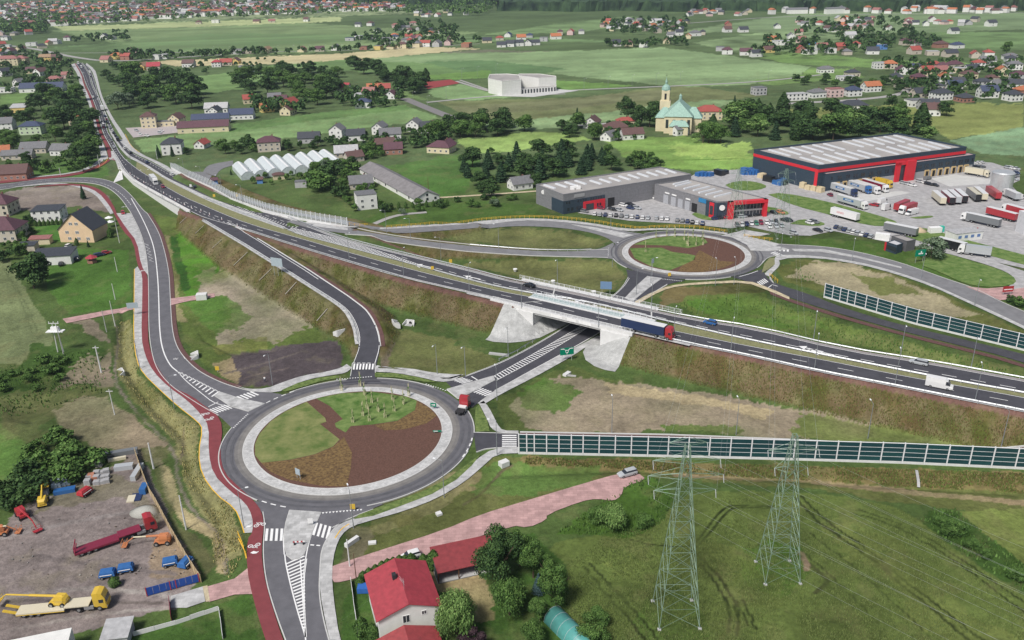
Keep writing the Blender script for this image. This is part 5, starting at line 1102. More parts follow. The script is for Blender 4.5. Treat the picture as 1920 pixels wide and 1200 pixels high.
def house(px,py,W,D,H,kind,roof,wall,rz=0,label='', rh=None,cat='house', wins=2,group=None,name='house', ch=True,storeys=None,base=None):
    """W along local x (ridge direction), D deep; front (local -y) turns to the camera"""
    loc=base if base is not None else g(px,py);o=empty(name,loc,math.radians(rz),label,cat,group)
    w,d=W/2,D/2;rh=rh if rh is not None else (D*.36 if kind == 'gable' else D*.28)
    wm=WM[wall] if isinstance(wall,str) else wall;rm=RM[roof] if isinstance(roof,str) else roof
    mb=MB()
    if kind == 'gable':
        mb.add([(-w,-d,-.4),(w,-d,-.4),(w,d,-.4),(-w,d,-.4),(-w,-d,H),(w,-d,H),(w,d,H),(-w,d,H),(-w,0,H+rh),(w,0,H+rh)],
               [(0,1,5,4),(2,3,7,6),(1,2,6,9,5),(3,0,4,8,7),(3,2,1,0),(4,5,9,8),(6,7,8,9)])
    else: mb.box(-w,w,-d,d,-.4,H)
    mb.build('wall', wm,o)
    e=.45;t=.16;mb=MB()
    if kind == 'gable':
        s=rh/d;k=e*s
        for sg in (-1,1):
            v=[(-w-e,sg*(d+e),H-k),(w+e,sg*(d+e),H-k),(w+e,0,H+rh),(-w-e,0,H+rh)];v += [(a,b,c+t) for a,b,c in v]
            mb.add(v,[(0,1,2,3),(7,6,5,4),(0,4,5,1),(1,5,6,2),(2,6,7,3),(3,7,4,0)])
    elif kind == 'hip':
        r=max(w-d*.9,.3);v=[(-w-e,-d-e,H),(w+e,-d-e,H),(w+e,d+e,H),(-w-e,d+e,H),(-r,0,H+rh),(r,0,H+rh),(-w-e,-d-e,H-t),(w+e,-d-e,H-t),(w+e,d+e,H-t),(-w-e,d+e,H-t)]
        mb.add(v,[(0,1,5,4),(2,3,4,5),(1,2,5),(3,0,4),(6,7,1,0),(7,8,2,1),(8,9,3,2),(9,6,0,3),(9,8,7,6)])
    elif kind == 'shed':
        v=[(-w-.3,-d-.3,H-.02),(w+.3,-d-.3,H-.02),(w+.3,d+.3,H+rh),(-w-.3,d+.3,H+rh)];v += [(a,b,c+t) for a,b,c in v]
        mb.add(v,[(3,2,1,0),(4,5,6,7),(0,1,5,4),(1,2,6,5),(2,3,7,6),(3,0,4,7)])
    else: mb.box(-w-.12,w+.12,-d-.12,d+.12,H,H+.25)
    R=mb.build('roof', rm,o)
    if ch and kind in ('gable', 'hip'):
        zc=H+rh-.3;c=MB().box(-.35,.35,-.3,.3,0,1.3).build('chimney', CHIM,R);c.location=(w*.35,d*.2,zc-.15*rh)
    st_=storeys or max(1,round(H/2.8));fine=wins > 2
    if wins:
        nw=max(1,min(5,int(W/3.2))) if wins > 1 else 1;nd=max(1,min(3,int(D/3.5)))
        for s_ in range(st_):
            z=1.5+s_*2.75
            if z+.6 > H: break
            for i in range(nw):
                x=-w+W*(i+.5)/nw;window(o,x,-d,z,1.3,1.3,0,fine)
            for i in range(nd):
                y=-d+D*(i+.5)/nd;window(o,w,y,z,1.2,1.3,math.pi/2,fine)
                if wins > 1: window(o,-w,y,z,1.2,1.3,-math.pi/2,fine)
        if kind == 'gable' and rh > 2.4:
            window(o,w,0,H+rh*.35,1.1,1.2,math.pi/2,fine)
            window(o,-w,0,H+rh*.35,1.1,1.2,-math.pi/2,fine)
    return o
# (px, py, W, D, H, kind, roof, wall, rz, label)
HL=[
 (30,334,16,11,4, 'gable', 'brown', 'brick', 8, 'unfinished brick house with a broad brown roof at the left edge above the bare plot'),
 (68,285,16,9,3.5, 'gable', 'grey', 'beige', 5, 'long low house with weathered grey roof in the trees at left'),
 (36,297,18,7,3, 'gable', 'grey', 'beige', 8, 'low grey roofed outbuilding in front of the long grey roofed house'),
 (120,289,13,9,3.5, 'gable', 'grey', 'white', -10, 'white house with grey gable roof right of the long grey roofed house'),
 (63,250,15,10,6, 'hip', 'blue', 'green', 5, 'pale green two storey house under a dark blue roof among dark trees'),
 (38,210,12,8,4, 'shed', 'pale', 'yellow', 5, 'small yellow building with a pale lean-to roof in the green field at left'),
 (145,234,8,8,4.5, 'gable', 'orange', 'cream', 60, 'cream house with bright orange roof half hidden by trees beside the highway'),
 (8,242,15,10,5, 'gable', 'grey', 'white', 10, 'white house with grey roof at the left edge level with the pale green house'),
 (4,293,11,8,4, 'gable', 'orange', 'beige', 20, 'orange roofed house cut by the left edge'),
 (18,122,26,12,8, 'hip', 'rose', 'cream', 5, 'large cream three storey block with pinkish red roof at the far left'),
 (42,120,14,12,7, 'hip', 'rose', 'cream', 5, 'cream wing with pinkish red roof right of the large cream block'),
 (87,114,14,9,5, 'gable', 'tan', 'yellow', 10, 'ochre walled house with tan roof near the bend of the far road'),
 (107,114,10,9,5, 'gable', 'brown', 'brick', 10, 'brick house with brown roof beside the bend of the far road'),
 (10,142,12,10,5, 'gable', 'dark', 'white', 60, 'white gabled house with dark roof at the left edge below the cream block'),
 (78,141,13,10,4.5, 'gable', 'brown', 'white', 70, 'white gabled house with brown roof left of the far road'),
 (60,137,10,8,4, 'gable', 'plum', 'cream', 10, 'cream house with plum roof left of the white gabled one'),
 (82,171,40,12,4, 'gable', 'blue', 'white', 6, 'long white hall with deep blue roof left of the far road'),
 (37,162,9,8,5, 'gable', 'grey', 'white', 70, 'small white gabled house beside the long blue roofed hall'),
 (104,156,14,9,5, 'hip', 'rose', 'pink', 6, 'pinkish house directly behind the long blue roofed hall'),
 (12,173,14,9,4, 'flat', 'pale', 'white', 4, 'low white flat roofed building at the far left behind the green strip'),
 (127,146,10,7,4, 'gable', 'rose', 'pink', 8, 'small pink house at the roadside left of the queue of cars'),
 (282,238,10.5,10,8.4, 'hip', 'brown', 'cream', 12, 'tall cream three storey house with brown roof by the roadside yard'),
 (333,233,10,9,5, 'gable', 'brown', 'cream', 80, 'cream gabled house between the tall cream house and the purple roofed hall'),
 (310,236,14,6,3.5, 'flat', 'grey', 'cream', 8, 'low cream wing joining the tall cream house'),
 (384,246,35,10,4, 'gable', 'plum', 'cream', 8, 'long cream hall with dark purple roof and a magenta sign panel'),
 (397,231,27,9,4, 'gable', 'blue', 'white', 8, 'long hall with steel blue roof behind the purple roofed hall'),
 (455,222,18,10,4, 'gable', 'blue', 'white', 5, 'white house with dark blue roof right of the steel blue hall'),
 (408,210,18,10,4, 'gable', 'pale', 'white', 5, 'white hall with pale roof behind the steel blue hall'),
 (405,218,9,8,5, 'gable', 'dark', 'white', 80, 'white gable end with dark roof in front of the pale roofed hall'),
 (469,193,11,9,4, 'gable', 'red', 'cream', 20, 'cream house with red-orange roof below the dark grove'),
 (501,209,10,8,4, 'gable', 'orange', 'yellow', 30, 'yellow house with orange roof below the dark grove'),
 (545,203,12,10,5, 'gable', 'red', 'yellow', 70, 'yellow gabled house with red roof at the end of the green crop strip'),
 (541,214,11,9,4, 'gable', 'brown', 'cream', 75, 'cream gabled house with brown roof in front of the yellow gabled house'),
 (516,190,11,9,4, 'gable', 'grey', 'grey', 10, 'grey roofed house just left of the yellow gabled house'),
 (528,195,10,8,4.5, 'gable', 'plum', 'cream', 10, 'plum roofed house tucked behind the yellow gabled house'),
 (326,287,12,11,7, 'hip', 'dark', 'white', 10, 'tall white cube house with dark hip roof behind a pointed spruce'),
 (380,276,9,7,2.8, 'gable', 'red', 'white', 80, 'small white house with red roof alone at the edge of the green crop'),
 (506,281,14,11,6, 'hip', 'plum', 'beige', 12, 'beige two storey house with plum hip roof above the greenhouses'),
 (581,266,14,9,3.5, 'gable', 'dark', 'grey', 5, 'dark roofed bungalow half hidden by bushes above the greenhouses'),
 (634,258,9,9,6, 'gable', 'grey', 'white', 80, 'white gabled house with grey roof left of the row of new houses'),
 (668,262,12,9,4, 'gable', 'dark', 'white', 8, 'white house with near black roof in the row of new houses'),
 (713,250,10,8,5, 'gable', 'grey', 'white', 75, 'white house with grey roof behind the house with solar panels'),
 (732,260,14,9,4, 'gable', 'grey', 'white', 10, 'white house with long grey roof carrying solar panels'),
 (778,244,10,9,5, 'gable', 'grey', 'white', 75, 'white gabled house right of the solar panel house'),
 (806,247,13,9,4, 'gable', 'dark', 'grey', 8, 'dark roofed house at the right end of the new house row'),
 (738,287,11,9,3.5, 'gable', 'plum', 'brick', 8, 'brick barn with plum roof behind the long shed'),
 (722,277,12,8,3.5, 'gable', 'brown', 'brick', 20, 'brown roofed brick outbuilding behind the brick barn'),
 (828,284,15,11,3.8, 'hip', 'plum', 'cream', -20, 'cream villa with plum hip roof beside the bright green meadow'),
 (840,282,8,8,4.2, 'gable', 'plum', 'cream', 70, 'gabled wing of the plum roofed villa'),
 (650,292,14,10,3, 'gable', 'pale', 'beige', 10, 'pale roofed barn just right of the greenhouses'),(664,301,10,8,3, 'gable', 'brown', 'beige', 30, 'brown roofed shed between greenhouses and long shed'),
 (677,350,12,9,3, 'gable', 'grey', 'beige', 15, 'small house with mossy grey roof behind the white cube house'),(687,388,9.5,9,7, 'flat', 'grey', 'white', 18, 'white cubic two storey house with flat roof in the bushes'),
 (975,352,11,8,3.2, 'gable', 'grey', 'white', 25, 'white cottage with blue-grey roof beside the pine plantation'),
 (1110,238,12,10,4, 'gable', 'brown', 'white', 70, 'white gabled house with brown roof left of the church'),
 (1155,247,16,12,3.8, 'hip', 'brown', 'cream', 10, 'broad villa with brown hip roof left of the church'),(1172,236,12,8,4, 'hip', 'red', 'cream', 5, 'dark red roofed wing behind the broad brown roofed villa'),
 (1184,259,14,9,3.5, 'gable', 'brown', 'white', 10, 'white building with long brown roof in front of the broad villa'),(1142,262,9,8,3, 'gable', 'grey', 'white', 50, 'white garage with grey roof in front of the broad villa'),
 (1328,222,18,13,6, 'hip', 'red', 'cream', -5, 'large parsonage with rust red hip roof right of the church'),
 (1422,177,10,9,6, 'flat', 'grey', 'grey', 15, 'plain grey cubic house on the lane right of the church'),
 (1491,187,17,9,5, 'flat', 'pale', 'white', 10, 'long low white flat roofed house on the lane'),(1530,182,13,9,4.5, 'hip', 'grey', 'white', 15, 'white house with grey roof right of the long white flat one'),
 (1563,181,12,9,6.5, 'flat', 'rose', 'pink', 12, 'pinkish white cubic house on the lane'),(1597,179,12,10,5, 'hip', 'blue', 'white', 12, 'white two storey house with blue hip roof on the lane'),
 (1632,171,14,9,5, 'gable', 'orange', 'white', 12, 'white house with bright orange-red roof on the lane'),(1597,203,20,12,3, 'hip', 'dark', 'white', 5, 'low white bungalow with broad dark hip roof alone below the lane'),
 (1585,150,15,9,3.5, 'flat', 'pale', 'white', 5, 'low white flat house behind the hedge'),(1547,136,14,9,4, 'hip', 'grey', 'white', 5, 'white house with grey roof alone on the big pale field'),(1597,143,12,9,4, 'hip', 'dark', 'beige', 5, 'dark hip roofed house behind the low white flat house'),
]
VIL=[  # village houses at right
 (1667,128, 'hip', 'orange', 'beige'),(1650,128, 'flat', 'pale', 'white'),(1690,138, 'gable', 'plum', 'white'),(1707,131, 'hip', 'blue', 'white'),(1720,131, 'hip', 'dark', 'grey'),(1750,130, 'hip', 'red', 'beige'),(1765,131, 'hip', 'plum', 'cream'),(1760,141, 'gable', 'rose', 'cream'),
 (1787,127, 'hip', 'plum', 'beige'),(1800,136, 'flat', 'pale', 'cream'),(1820,135, 'gable', 'dark', 'white'),(1833,127, 'hip', 'red', 'white'),(1770,152, 'gable', 'orange', 'white'),(1753,167, 'hip', 'dark', 'grey'),(1787,166, 'gable', 'blue', 'white'),(1763,186, 'hip', 'dark', 'white'),(1807,190, 'hip', 'dark', 'brick'),
 (1723,181, 'gable', 'dark', 'beige'),(1717,198, 'flat', 'grey', 'white'),(1743,215, 'gable', 'brown', 'white'),(1740,205, 'gable', 'dark', 'grey'),(1850,182, 'gable', 'blue', 'white'),(1897,188, 'hip', 'dark', 'white'),(1902,166, 'gable', 'dark', 'white'),(1907,150, 'hip', 'plum', 'grey'),(1877,142, 'gable', 'orange', 'cream'),
 (1840,164, 'hip', 'dark', 'grey'),(1900,130, 'hip', 'grey', 'white'),(1720,154, 'hip', 'plum', 'brick'),(1680,150, 'hip', 'dark', 'beige'),(1860,152, 'hip', 'brown', 'beige'),(1735,142, 'gable', 'red', 'cream'),(1870,166, 'gable', 'grey', 'white'),(1915,178, 'hip', 'orange', 'brick'),(1815,146, 'hip', 'brown', 'cream'),(1850,120, 'gable', 'grey', 'white'),(1895,116, 'hip', 'dark', 'white'),(1795,160, 'gable', 'dark', 'white'),(1690,164, 'flat', 'grey', 'beige')]
MIDR=[(1363,101, 'hip', 'plum', 'white'),(1398,103, 'gable', 'plum', 'white'),(1417,106, 'gable', 'dark', 'white'),(1440,98, 'gable', 'brown', 'yellow'),(1450,78, 'hip', 'orange', 'yellow'),(1500,98, 'gable', 'red', 'brick'),(1517,101, 'flat', 'pale', 'white'),(1483,72, 'gable', 'grey', 'white'),(1502,80, 'gable', 'rose', 'pink'),(1523,83, 'hip', 'pale', 'blue'),
 (1593,71, 'gable', 'pale', 'white'),(1577,94, 'gable', 'red', 'brick'),(1557,99, 'flat', 'pale', 'white'),(1587,102, 'hip', 'grey', 'beige'),(1635,101, 'gable', 'dark', 'white'),(1697,84, 'hip', 'plum', 'beige'),(1717,86, 'hip', 'plum', 'white'),(1713,101, 'gable', 'red', 'beige'),(1762,89, 'hip', 'brown', 'brick'),(1793,90, 'hip', 'blue', 'white'),(1747,103, 'flat', 'pale', 'beige'),(1780,106, 'gable', 'dark', 'beige'),
 (1827,108, 'gable', 'red', 'beige'),(1852,106, 'hip', 'red', 'white'),(1893,111, 'hip', 'grey', 'white'),(1787,63, 'gable', 'dark', 'white'),(1857,49, 'gable', 'dark', 'white'),(1457,53, 'gable', 'dark', 'white'),(1363,60, 'gable', 'brown', 'white'),(1393,60, 'gable', 'dark', 'white'),(1303,67, 'hip', 'grey', 'white'),(1317,65, 'hip', 'dark', 'beige'),(1290,72, 'gable', 'orange', 'cream'),(1350,95, 'flat', 'grey', 'grey'),(1457,84, 'flat', 'pale', 'white'),(1470,84, 'flat', 'pale', 'white'),(1540,92, 'gable', 'rose', 'white'),(1605,88, 'hip', 'red', 'beige'),(1650,92, 'flat', 'pale', 'blue'),(1365,50, 'gable', 'red', 'brick')]
ROW=[(683,93, 'flat', 'brown', 'brick'),(710,93, 'flat', 'grey', 'yellow'),(725,82, 'gable', 'grey', 'white'),(735,91, 'hip', 'brown', 'cream'),(755,90, 'hip', 'brown', 'cream'),(783,88, 'hip', 'grey', 'cream'),(798,87, 'gable', 'red', 'white'),(820,87, 'gable', 'grey', 'grey'),(840,84, 'gable', 'brown', 'pink'),(875,88, 'flat', 'orange', 'brick'),(913,80, 'gable', 'dark', 'cream'),(937,75, 'hip', 'red', 'beige'),(953,69, 'gable', 'blue', 'white'),(977,74, 'gable', 'orange', 'white'),(993,70, 'hip', 'blue', 'grey'),(1020,77, 'flat', 'grey', 'grey'),(1042,73, 'gable', 'orange', 'white'),
 (940,88, 'gable', 'dark', 'white'),(957,87, 'gable', 'dark', 'white'),(973,86, 'gable', 'dark', 'white'),(990,85, 'gable', 'dark', 'white'),(1003,84, 'gable', 'dark', 'white'),(1050,65, 'hip', 'plum', 'beige'),(1070,65, 'gable', 'red', 'pink'),(1090,63, 'hip', 'grey', 'white'),(1155,86, 'gable', 'dark', 'white'),(1180,86, 'hip', 'brown', 'cream'),(1207,88, 'gable', 'dark', 'white'),(1250,81, 'gable', 'rose', 'cream'),(1257,70, 'gable', 'grey', 'white'),(1273,66, 'gable', 'dark', 'white'),
 (657,76, 'flat', 'blue', 'grey'),(673,74, 'flat', 'pale', 'white'),(700,74, 'hip', 'dark', 'grey'),(672,50, 'gable', 'dark', 'white'),(695,48, 'hip', 'brown', 'white'),(708,59, 'hip', 'dark', 'white'),(767,72, 'gable', 'red', 'cream'),(780,76, 'gable', 'plum', 'white'),(770,60, 'hip', 'brown', 'beige'),(740,75, 'hip', 'blue', 'white'),(742,52, 'hip', 'rose', 'pink'),(775,48, 'hip', 'rose', 'beige'),
 (642,174, 'gable', 'crimson', 'white'),(703,174, 'gable', 'orange', 'white'),(722,175, 'gable', 'red', 'beige'),(735,184, 'gable', 'plum', 'white'),(682,201, 'hip', 'blue', 'white'),(677,186, 'flat', 'pale', 'white'),(693,180, 'gable', 'rose', 'beige')]
FARR=[(200,116, 'gable', 'rose', 'cream'),(220,110, 'hip', 'orange', 'yellow'),(238,112, 'gable', 'red', 'brick'),(296,111, 'flat', 'pale', 'white'),(305,110, 'flat', 'pale', 'white'),(355,125, 'gable', 'brown', 'white'),(407,125, 'hip', 'crimson', 'white'),(425,122, 'gable', 'red', 'beige'),(443,119, 'gable', 'brown', 'yellow'),(462,135, 'gable', 'grey', 'white'),(242,130, 'gable', 'plum', 'white'),(270,130, 'gable', 'tan', 'yellow'),(290,131, 'gable', 'crimson', 'beige'),(502,99, 'gable', 'tan', 'cream'),(567,97, 'gable', 'rose', 'cream'),(600,96, 'gable', 'plum', 'beige'),(630,94, 'gable', 'grey', 'white'),(448,101, 'flat', 'grey', 'grey'),(470,100, 'flat', 'grey', 'beige'),(250,100, 'hip', 'plum', 'pink'),
 (197,72, 'gable', 'dark', 'white'),(127,76, 'hip', 'plum', 'white'),(108,82, 'flat', 'pale', 'white'),(210,74, 'hip', 'grey', 'white'),(373,45, 'hip', 'brown', 'beige'),(405,43, 'flat', 'pale', 'white'),(482,43, 'gable', 'brown', 'cream'),(510,42, 'gable', 'rose', 'beige'),(575,40, 'gable', 'brown', 'white'),(12,75, 'hip', 'grey', 'white'),(40,95, 'gable', 'brown', 'cream'),(13,90, 'flat', 'pale', 'white'),(60,86, 'flat', 'pale', 'white'),(28,66, 'hip', 'grey', 'beige')]
rh=random.Random(5)
for a in HL:
    x,y,W,D,H,k,r,w_,rz,lab=a;house(x,y,W,D,H,k,r,w_,rz,lab,wins=3 if y > 215 else 2)
CN={'red': 'red', 'orange': 'orange', 'brown': 'brown', 'plum': 'plum', 'dark': 'near black', 'blue': 'dark blue', 'grey': 'grey', 'pale': 'pale grey', 'rose': 'pinkish', 'tan': 'tan', 'crimson': 'crimson'}
def village(L,place,grp):
    """label by look first, then by order from the left among the like-looking houses of that place"""
    from collections import defaultdict
    d=defaultdict(list)
    for q in L: d[(q[2],q[3],q[4])].append(q)
    for k,v in d.items():
        v.sort()
        for i,(x,y,kd,r,w_) in enumerate(v):
            wd=w_+' ' if w_ != 'blue' else 'light blue '
            kn={'gable': 'pitched', 'hip': 'hipped', 'flat': 'flat'}[kd]
            lab = '%shouse, %s %s roof, %s' % (wd,CN[r],kn,place)
            if len(v) > 1: lab = '%s%s, %s from the left' % ('', lab,ORD[i])
            W=rh.uniform(10,15);D=rh.uniform(8.5,11);H=rh.uniform(3.4,5.6) if kd != 'flat' else rh.uniform(4,6)
            house(x,y,W,D,H,kd,r,w_,rh.choice([0,8,12,75,85,-10]),lab,wins=2 if y > 120 else 1,group=grp,ch=y > 60)
village(VIL, 'in the village beyond the warehouse', 'houses of the right hand village');village(MIDR, 'in the upper right settlement', 'houses of the upper right settlement')
village(ROW, 'in the upper middle village', 'houses of the upper middle village');village(FARR, 'in the upper left settlement', 'houses of the upper left settlement')
# more distant clusters: individuals up to the limit, the rest as one mass
def scatter(poly,n,rnd):
    xs=[p[0] for p in poly];ys=[p[1] for p in poly];out=[]
    while len(out) < n:
        x=rnd.uniform(min(xs),max(xs));y=rnd.uniform(min(ys),max(ys))
        if inpoly(np.array([x]),np.array([y]),poly)[0]: out.append((x,y))
    return out
CL=[([(1120,42),(1290,38),(1290,62),(1130,64)],26, 'the far hamlet at upper middle'),([(1480,38),(1660,36),(1670,62),(1490,66)],24, 'the far hamlet at upper right'),([(1690,40),(1830,38),(1830,48),(1700,50)],12, 'the thin far row at upper right'),
      ([(1280,22),(1410,22),(1400,31),(1280,31)],14, 'the farthest row at upper right'),([(740,42),(850,44),(860,80),(740,84)],14, 'the wooded hamlet at upper middle'),([(780,18),(880,20),(875,32),(780,32)],12, 'the small far hamlet near the forest'),([(0,60),(60,58),(120,80),(90,100),(0,110)],12, 'the distant houses at the far left')]
FARM_=[]
for poly,n,place in CL:
    for k,(x,y) in enumerate(scatter(poly,n,rh)):
        FARM_.append((x,y,place))
WALLK=['white', 'white', 'cream', 'beige', 'pink', 'grey'];ROOFK=['red', 'orange', 'brown', 'plum', 'dark', 'dark', 'grey', 'pale', 'rose']
for x,y,place in FARM_:
    k=rh.choice(['gable', 'hip', 'gable']);r=rh.choice(ROOFK);w_=rh.choice(WALLK)
    house(x,y,rh.uniform(9,13),rh.uniform(8,10),rh.uniform(3.5,5.5),k,r,w_,rh.uniform(0,180), 'tiny %s house with %s roof in %s' % (w_,CN[r],place),wins=0,group='tiny houses in '+place,ch=False)
for mname,cols in (('pale', 1),('red', 0)):
    mb=MB()
    for poly,n in (([(0,8),(640,4),(700,14),(640,24),(330,34),(120,48),(0,55)],420),([(640,10),(760,12),(760,20),(640,22)],40),([(1420,22),(1900,20),(1900,26),(1420,27)],20),([(960,16),(1280,12),(1280,18),(980,20)],16)):
        for x,y in scatter(poly,n,rh):
            p=G0(x,y);L=rh.uniform(9,16)*(1 if rh.random() < .85 else 2.6);D=rh.uniform(8,12);H=rh.uniform(4,9);a=rh.uniform(0,3.1)
            mb.box(-L/2,L/2,-D/2,D/2,-.5,H,0,a,tuple(p));c=MB();n0=len(mb.v)
            T=lambda X,Y,Z: (p[0]+X*math.cos(a)-Y*math.sin(a),p[1]+X*math.sin(a)+Y*math.cos(a),Z)
            e=.4;mb.add([T(-L/2-e,-D/2-e,H),T(L/2+e,-D/2-e,H),T(L/2+e,D/2+e,H),T(-L/2-e,D/2+e,H),T(-L/2-e,0,H+D*.33),T(L/2+e,0,H+D*.33)],[(0,1,5,4),(2,3,4,5),(1,2,5),(3,0,4)],rh.choice([1,2,3]))
    o=mb.build('distant_houses', [WM['white'],RM['rose'] if cols else RM['orange'],RM['pale'] if cols else RM['brown'],RM['grey'] if cols else RM['plum']]);tag(o, 'mass of tiny %s roofed houses of the distant town below the horizon' % ('grey and pinkish' if cols else 'orange and brown'), 'distant town', kind='stuff')
# ---- large halls built from traced roof corners
def poly_build(name,roofpx,H,label,wall,roofm,cat='building', parapet=.35):
    P=[G0(x,y,H)[:2] for x,y in roofpx];c=np.mean(P,axis=0);o=empty(name,(c[0],c[1],0),0,label,cat)
    Q=[(p[0]-c[0],p[1]-c[1]) for p in P];n=len(Q);A=sum(Q[i][0]*Q[(i+1) % n][1]-Q[(i+1) % n][0]*Q[i][1] for i in range(n))
    if A < 0: Q=Q[::-1]
    for i in range(n):
        a=Vector((*Q[i],0));b=Vector((*Q[(i+1) % n],0));d=b-a;L=d.length;rz=math.atan2(d.y,d.x)
        k=max(1,int(round(L/11))) if L > 14 else 1
        for j in range(k):
            q=MB().box(.02,L/k-.02,0,.3,-.4,H).build('wall_panel', wall,o);q.location=a+d*(j/k);q.rotation_euler=(0,0,rz)
        q=MB().box(-.05,L+.05,-.06,.36,H,H+parapet).build('parapet', wall,o);q.location=a;q.rotation_euler=(0,0,rz)
    MB().prism([(a*.995,b*.995) for a,b in Q],H-.3,H-.02).build('roof', roofm,o)
    return o,Q,c
GRW=ribbed('grey_cladding', (.2,.2,.215),True,1.5);NAVY=ribbed('navy_cladding', (.03,.05,.075),True,1.2);REDW=mat('red_cladding', (.6,.03,.045),rough=.4,var=.05);FLATR=mat('grey_flat_roof', (.3,.285,.285),rough=.9,var=.12,scale=.06,col2=(.36,.34,.32));SKYL=mat('skylight_white', (.58,.6,.63),rough=.4,var=.05)
GRL=mat('grey_light_cladding', (.34,.34,.35),var=.06)
def wallbox(o,c,px0,px1,z0,z1,m,name,H,t=.12,inset=0,surf=None):
    """flat piece proud of a wall, from two pixels on the wall's top edge at height H"""
    a=Vector(G0(*px0,H));b=Vector(G0(*px1,H));a.z=b.z=0;d=b-a;rz=math.atan2(d.y,d.x)
    q=MB().box(0,d.length,-t,.1,z0,z1).build(name,m,o);q.location=a-Vector((c[0],c[1],0));q.rotation_euler=(0,0,rz);return q
def rooflights(o,c,H,pts,L,W,rz_px):
    for (x,y) in pts:
        p=Vector(G0(x,y,H));e=Vector(G0(x+rz_px[0],y+rz_px[1],H))-p;q=MB().box(-L/2,L/2,-W/2,W/2,-.1,.55,taper=.12).build('rooflight', SKYL,o)
        q.location=p-Vector((c[0],c[1],0));q.rotation_euler=(0,0,math.atan2(e.y,e.x))
# warehouse
H=12
o,Q,c=poly_build('warehouse', [(1413.5,283),(1535.5,313),(1812,278),(1682,252)],H, 'huge dark blue warehouse with red stripe and rows of skylights', NAVY,FLATR, 'warehouse', .9)
for a,b in (((1413.5,283),(1535.5,313)),((1535.5,313),(1812,278))): wallbox(o,c,a,b,9.2,10.7,REDW, 'stripe', H,.14)
wallbox(o,c,(1530,312),(1535.5,313),0,10.7,REDW, 'corner_post', H,.25)
zr=lambda x,y: (1400+x/3.692,240+y/3.692)
for L_,pts in ((17,[(225,174),(300,166),(377,157),(455,148),(530,139),(605,131)]),(17,[(450,228),(530,217),(612,206),(690,196),(770,188),(845,180)]),(17,[(735,113),(805,105),(880,97),(950,89),(1020,81),(1087,72)]),(17,[(972,163),(1047,154),(1122,144),(1192,134),(1265,126),(1332,119)])):
    rooflights(o,c,H,[zr(*p) for p in pts],L_,1.35,(14,4))
PA=[G0(*zr(548,322),8.5)[:2],G0(*zr(1585,186),8.5)[:2]];PB=[G0(*zr(508,300),8.5)[:2],G0(*zr(1530,172),8.5)[:2]]
an,Qa,ca=poly_build('warehouse_annex', [zr(548,322),zr(1585,186),zr(1532,173),zr(505,301)],8.5, 'dark two storey office and dock annex along the front of the warehouse', NAVY,mat('pinkish_roof', (.4,.3,.3),var=.1), 'building', .25)
wallbox(an,ca,zr(600,316),zr(1575,187),.1,3.4,GRL, 'dock_wall', 8.5,.16)
zl=lambda t: (zr(548,322)[0]*(1-t)+zr(1585,186)[0]*t,zr(548,322)[1]*(1-t)+zr(1585,186)[1]*t)
for t in [.04,.085,.1,.14,.155,.19,.205,.24,.255,.295,.31,.35,.365,.4,.415,.45,.62,.635,.665,.68,.71,.725,.76,.775,.805,.82,.85,.865,.895,.91,.935,.95,.98]: wallbox(an,ca,zl(t),zl(t+.009),5.2,6.9,GLASS, 'window', 8.5,.2)
DOCK=mat('dock_yellow', (.55,.4,.2),var=.1)
for t in [.07,.12,.17,.22,.27,.32,.67,.715,.76,.805,.85,.895,.935]: wallbox(an,ca,zl(t),zl(t+.028),.2,3.9,DOCK, 'dock_shelter', 8.5,.5);wallbox(an,ca,zl(t+.006),zl(t+.022),.3,3.3,DARK, 'dock_door', 8.5,.6)
for t0,t1,z0,z1 in ((.465,.49,0,9.8),(.525,.585,0,10.4),(.465,.53,8.6,10.4)): wallbox(an,ca,zl(t0),zl(t1),z0,z1,REDW, 'portal_frame', 8.5,1.4 if t0 < .5 else 2.0)
wallbox(an,ca,zl(.49),zl(.525),.1,8.6,GLASS, 'portal_glazing', 8.5,.9)
# near L-shaped office hall
z4=lambda x,y: (960+x/4,280+y/4)
H=9
o,Q,c=poly_build('workshop_hall', [z4(180,268),z4(385,345),z4(1345,192),z4(1110,136)],H, 'long grey workshop hall with a dark blue front and red doorway', GRW,FLATR, 'hall', .5)
lerp=lambda a,b,t: (a[0]*(1-t)+b[0]*t,a[1]*(1-t)+b[1]*t)
A,B,C=z4(180,268),z4(385,345),z4(1345,192)
wallbox(o,c,lerp(A,B,.58),B,.1,6.2,NAVY, 'blue_cladding', H,.15);wallbox(o,c,B,lerp(B,C,.325),.1,6.2,NAVY, 'blue_cladding', H,.15)
wallbox(o,c,lerp(B,C,.155),lerp(B,C,.325),0,4.4,REDW, 'red_doorway', H,.5);wallbox(o,c,lerp(B,C,.175),lerp(B,C,.235),.1,3.2,GLASS, 'door', H,.6)
for t in (.26,.28): wallbox(o,c,lerp(B,C,t),lerp(B,C,t+.012),1.2,2.8,GLASS, 'window', H,.6)
for t in (.02,.04,.11,.13,.15,.17,.21,.23,.25,.27,.29): wallbox(o,c,lerp(B,C,t),lerp(B,C,t+.012),4.6,5.8,GLASS, 'window', H,.22)
for t in (.03,.06,.1,.125): wallbox(o,c,lerp(B,C,t),lerp(B,C,t+.018),1.2,2.7,GLASS, 'window', H,.22)
wallbox(o,c,lerp(B,C,.35),lerp(B,C,.4),.1,4.2,DARK, 'gate', H,.2);wallbox(o,c,lerp(B,C,.085),lerp(B,C,.165),7,8.5,GRL, 'sign_panel', H,.2)
rooflights(o,c,H,[z4(*p) for p in [(282,283),(370,274),(440,262),(515,251),(628,250),(700,240),(772,229),(843,217),(913,207),(982,196),(1053,187),(1122,177),(1190,167)]],9,1.3,(12,4))
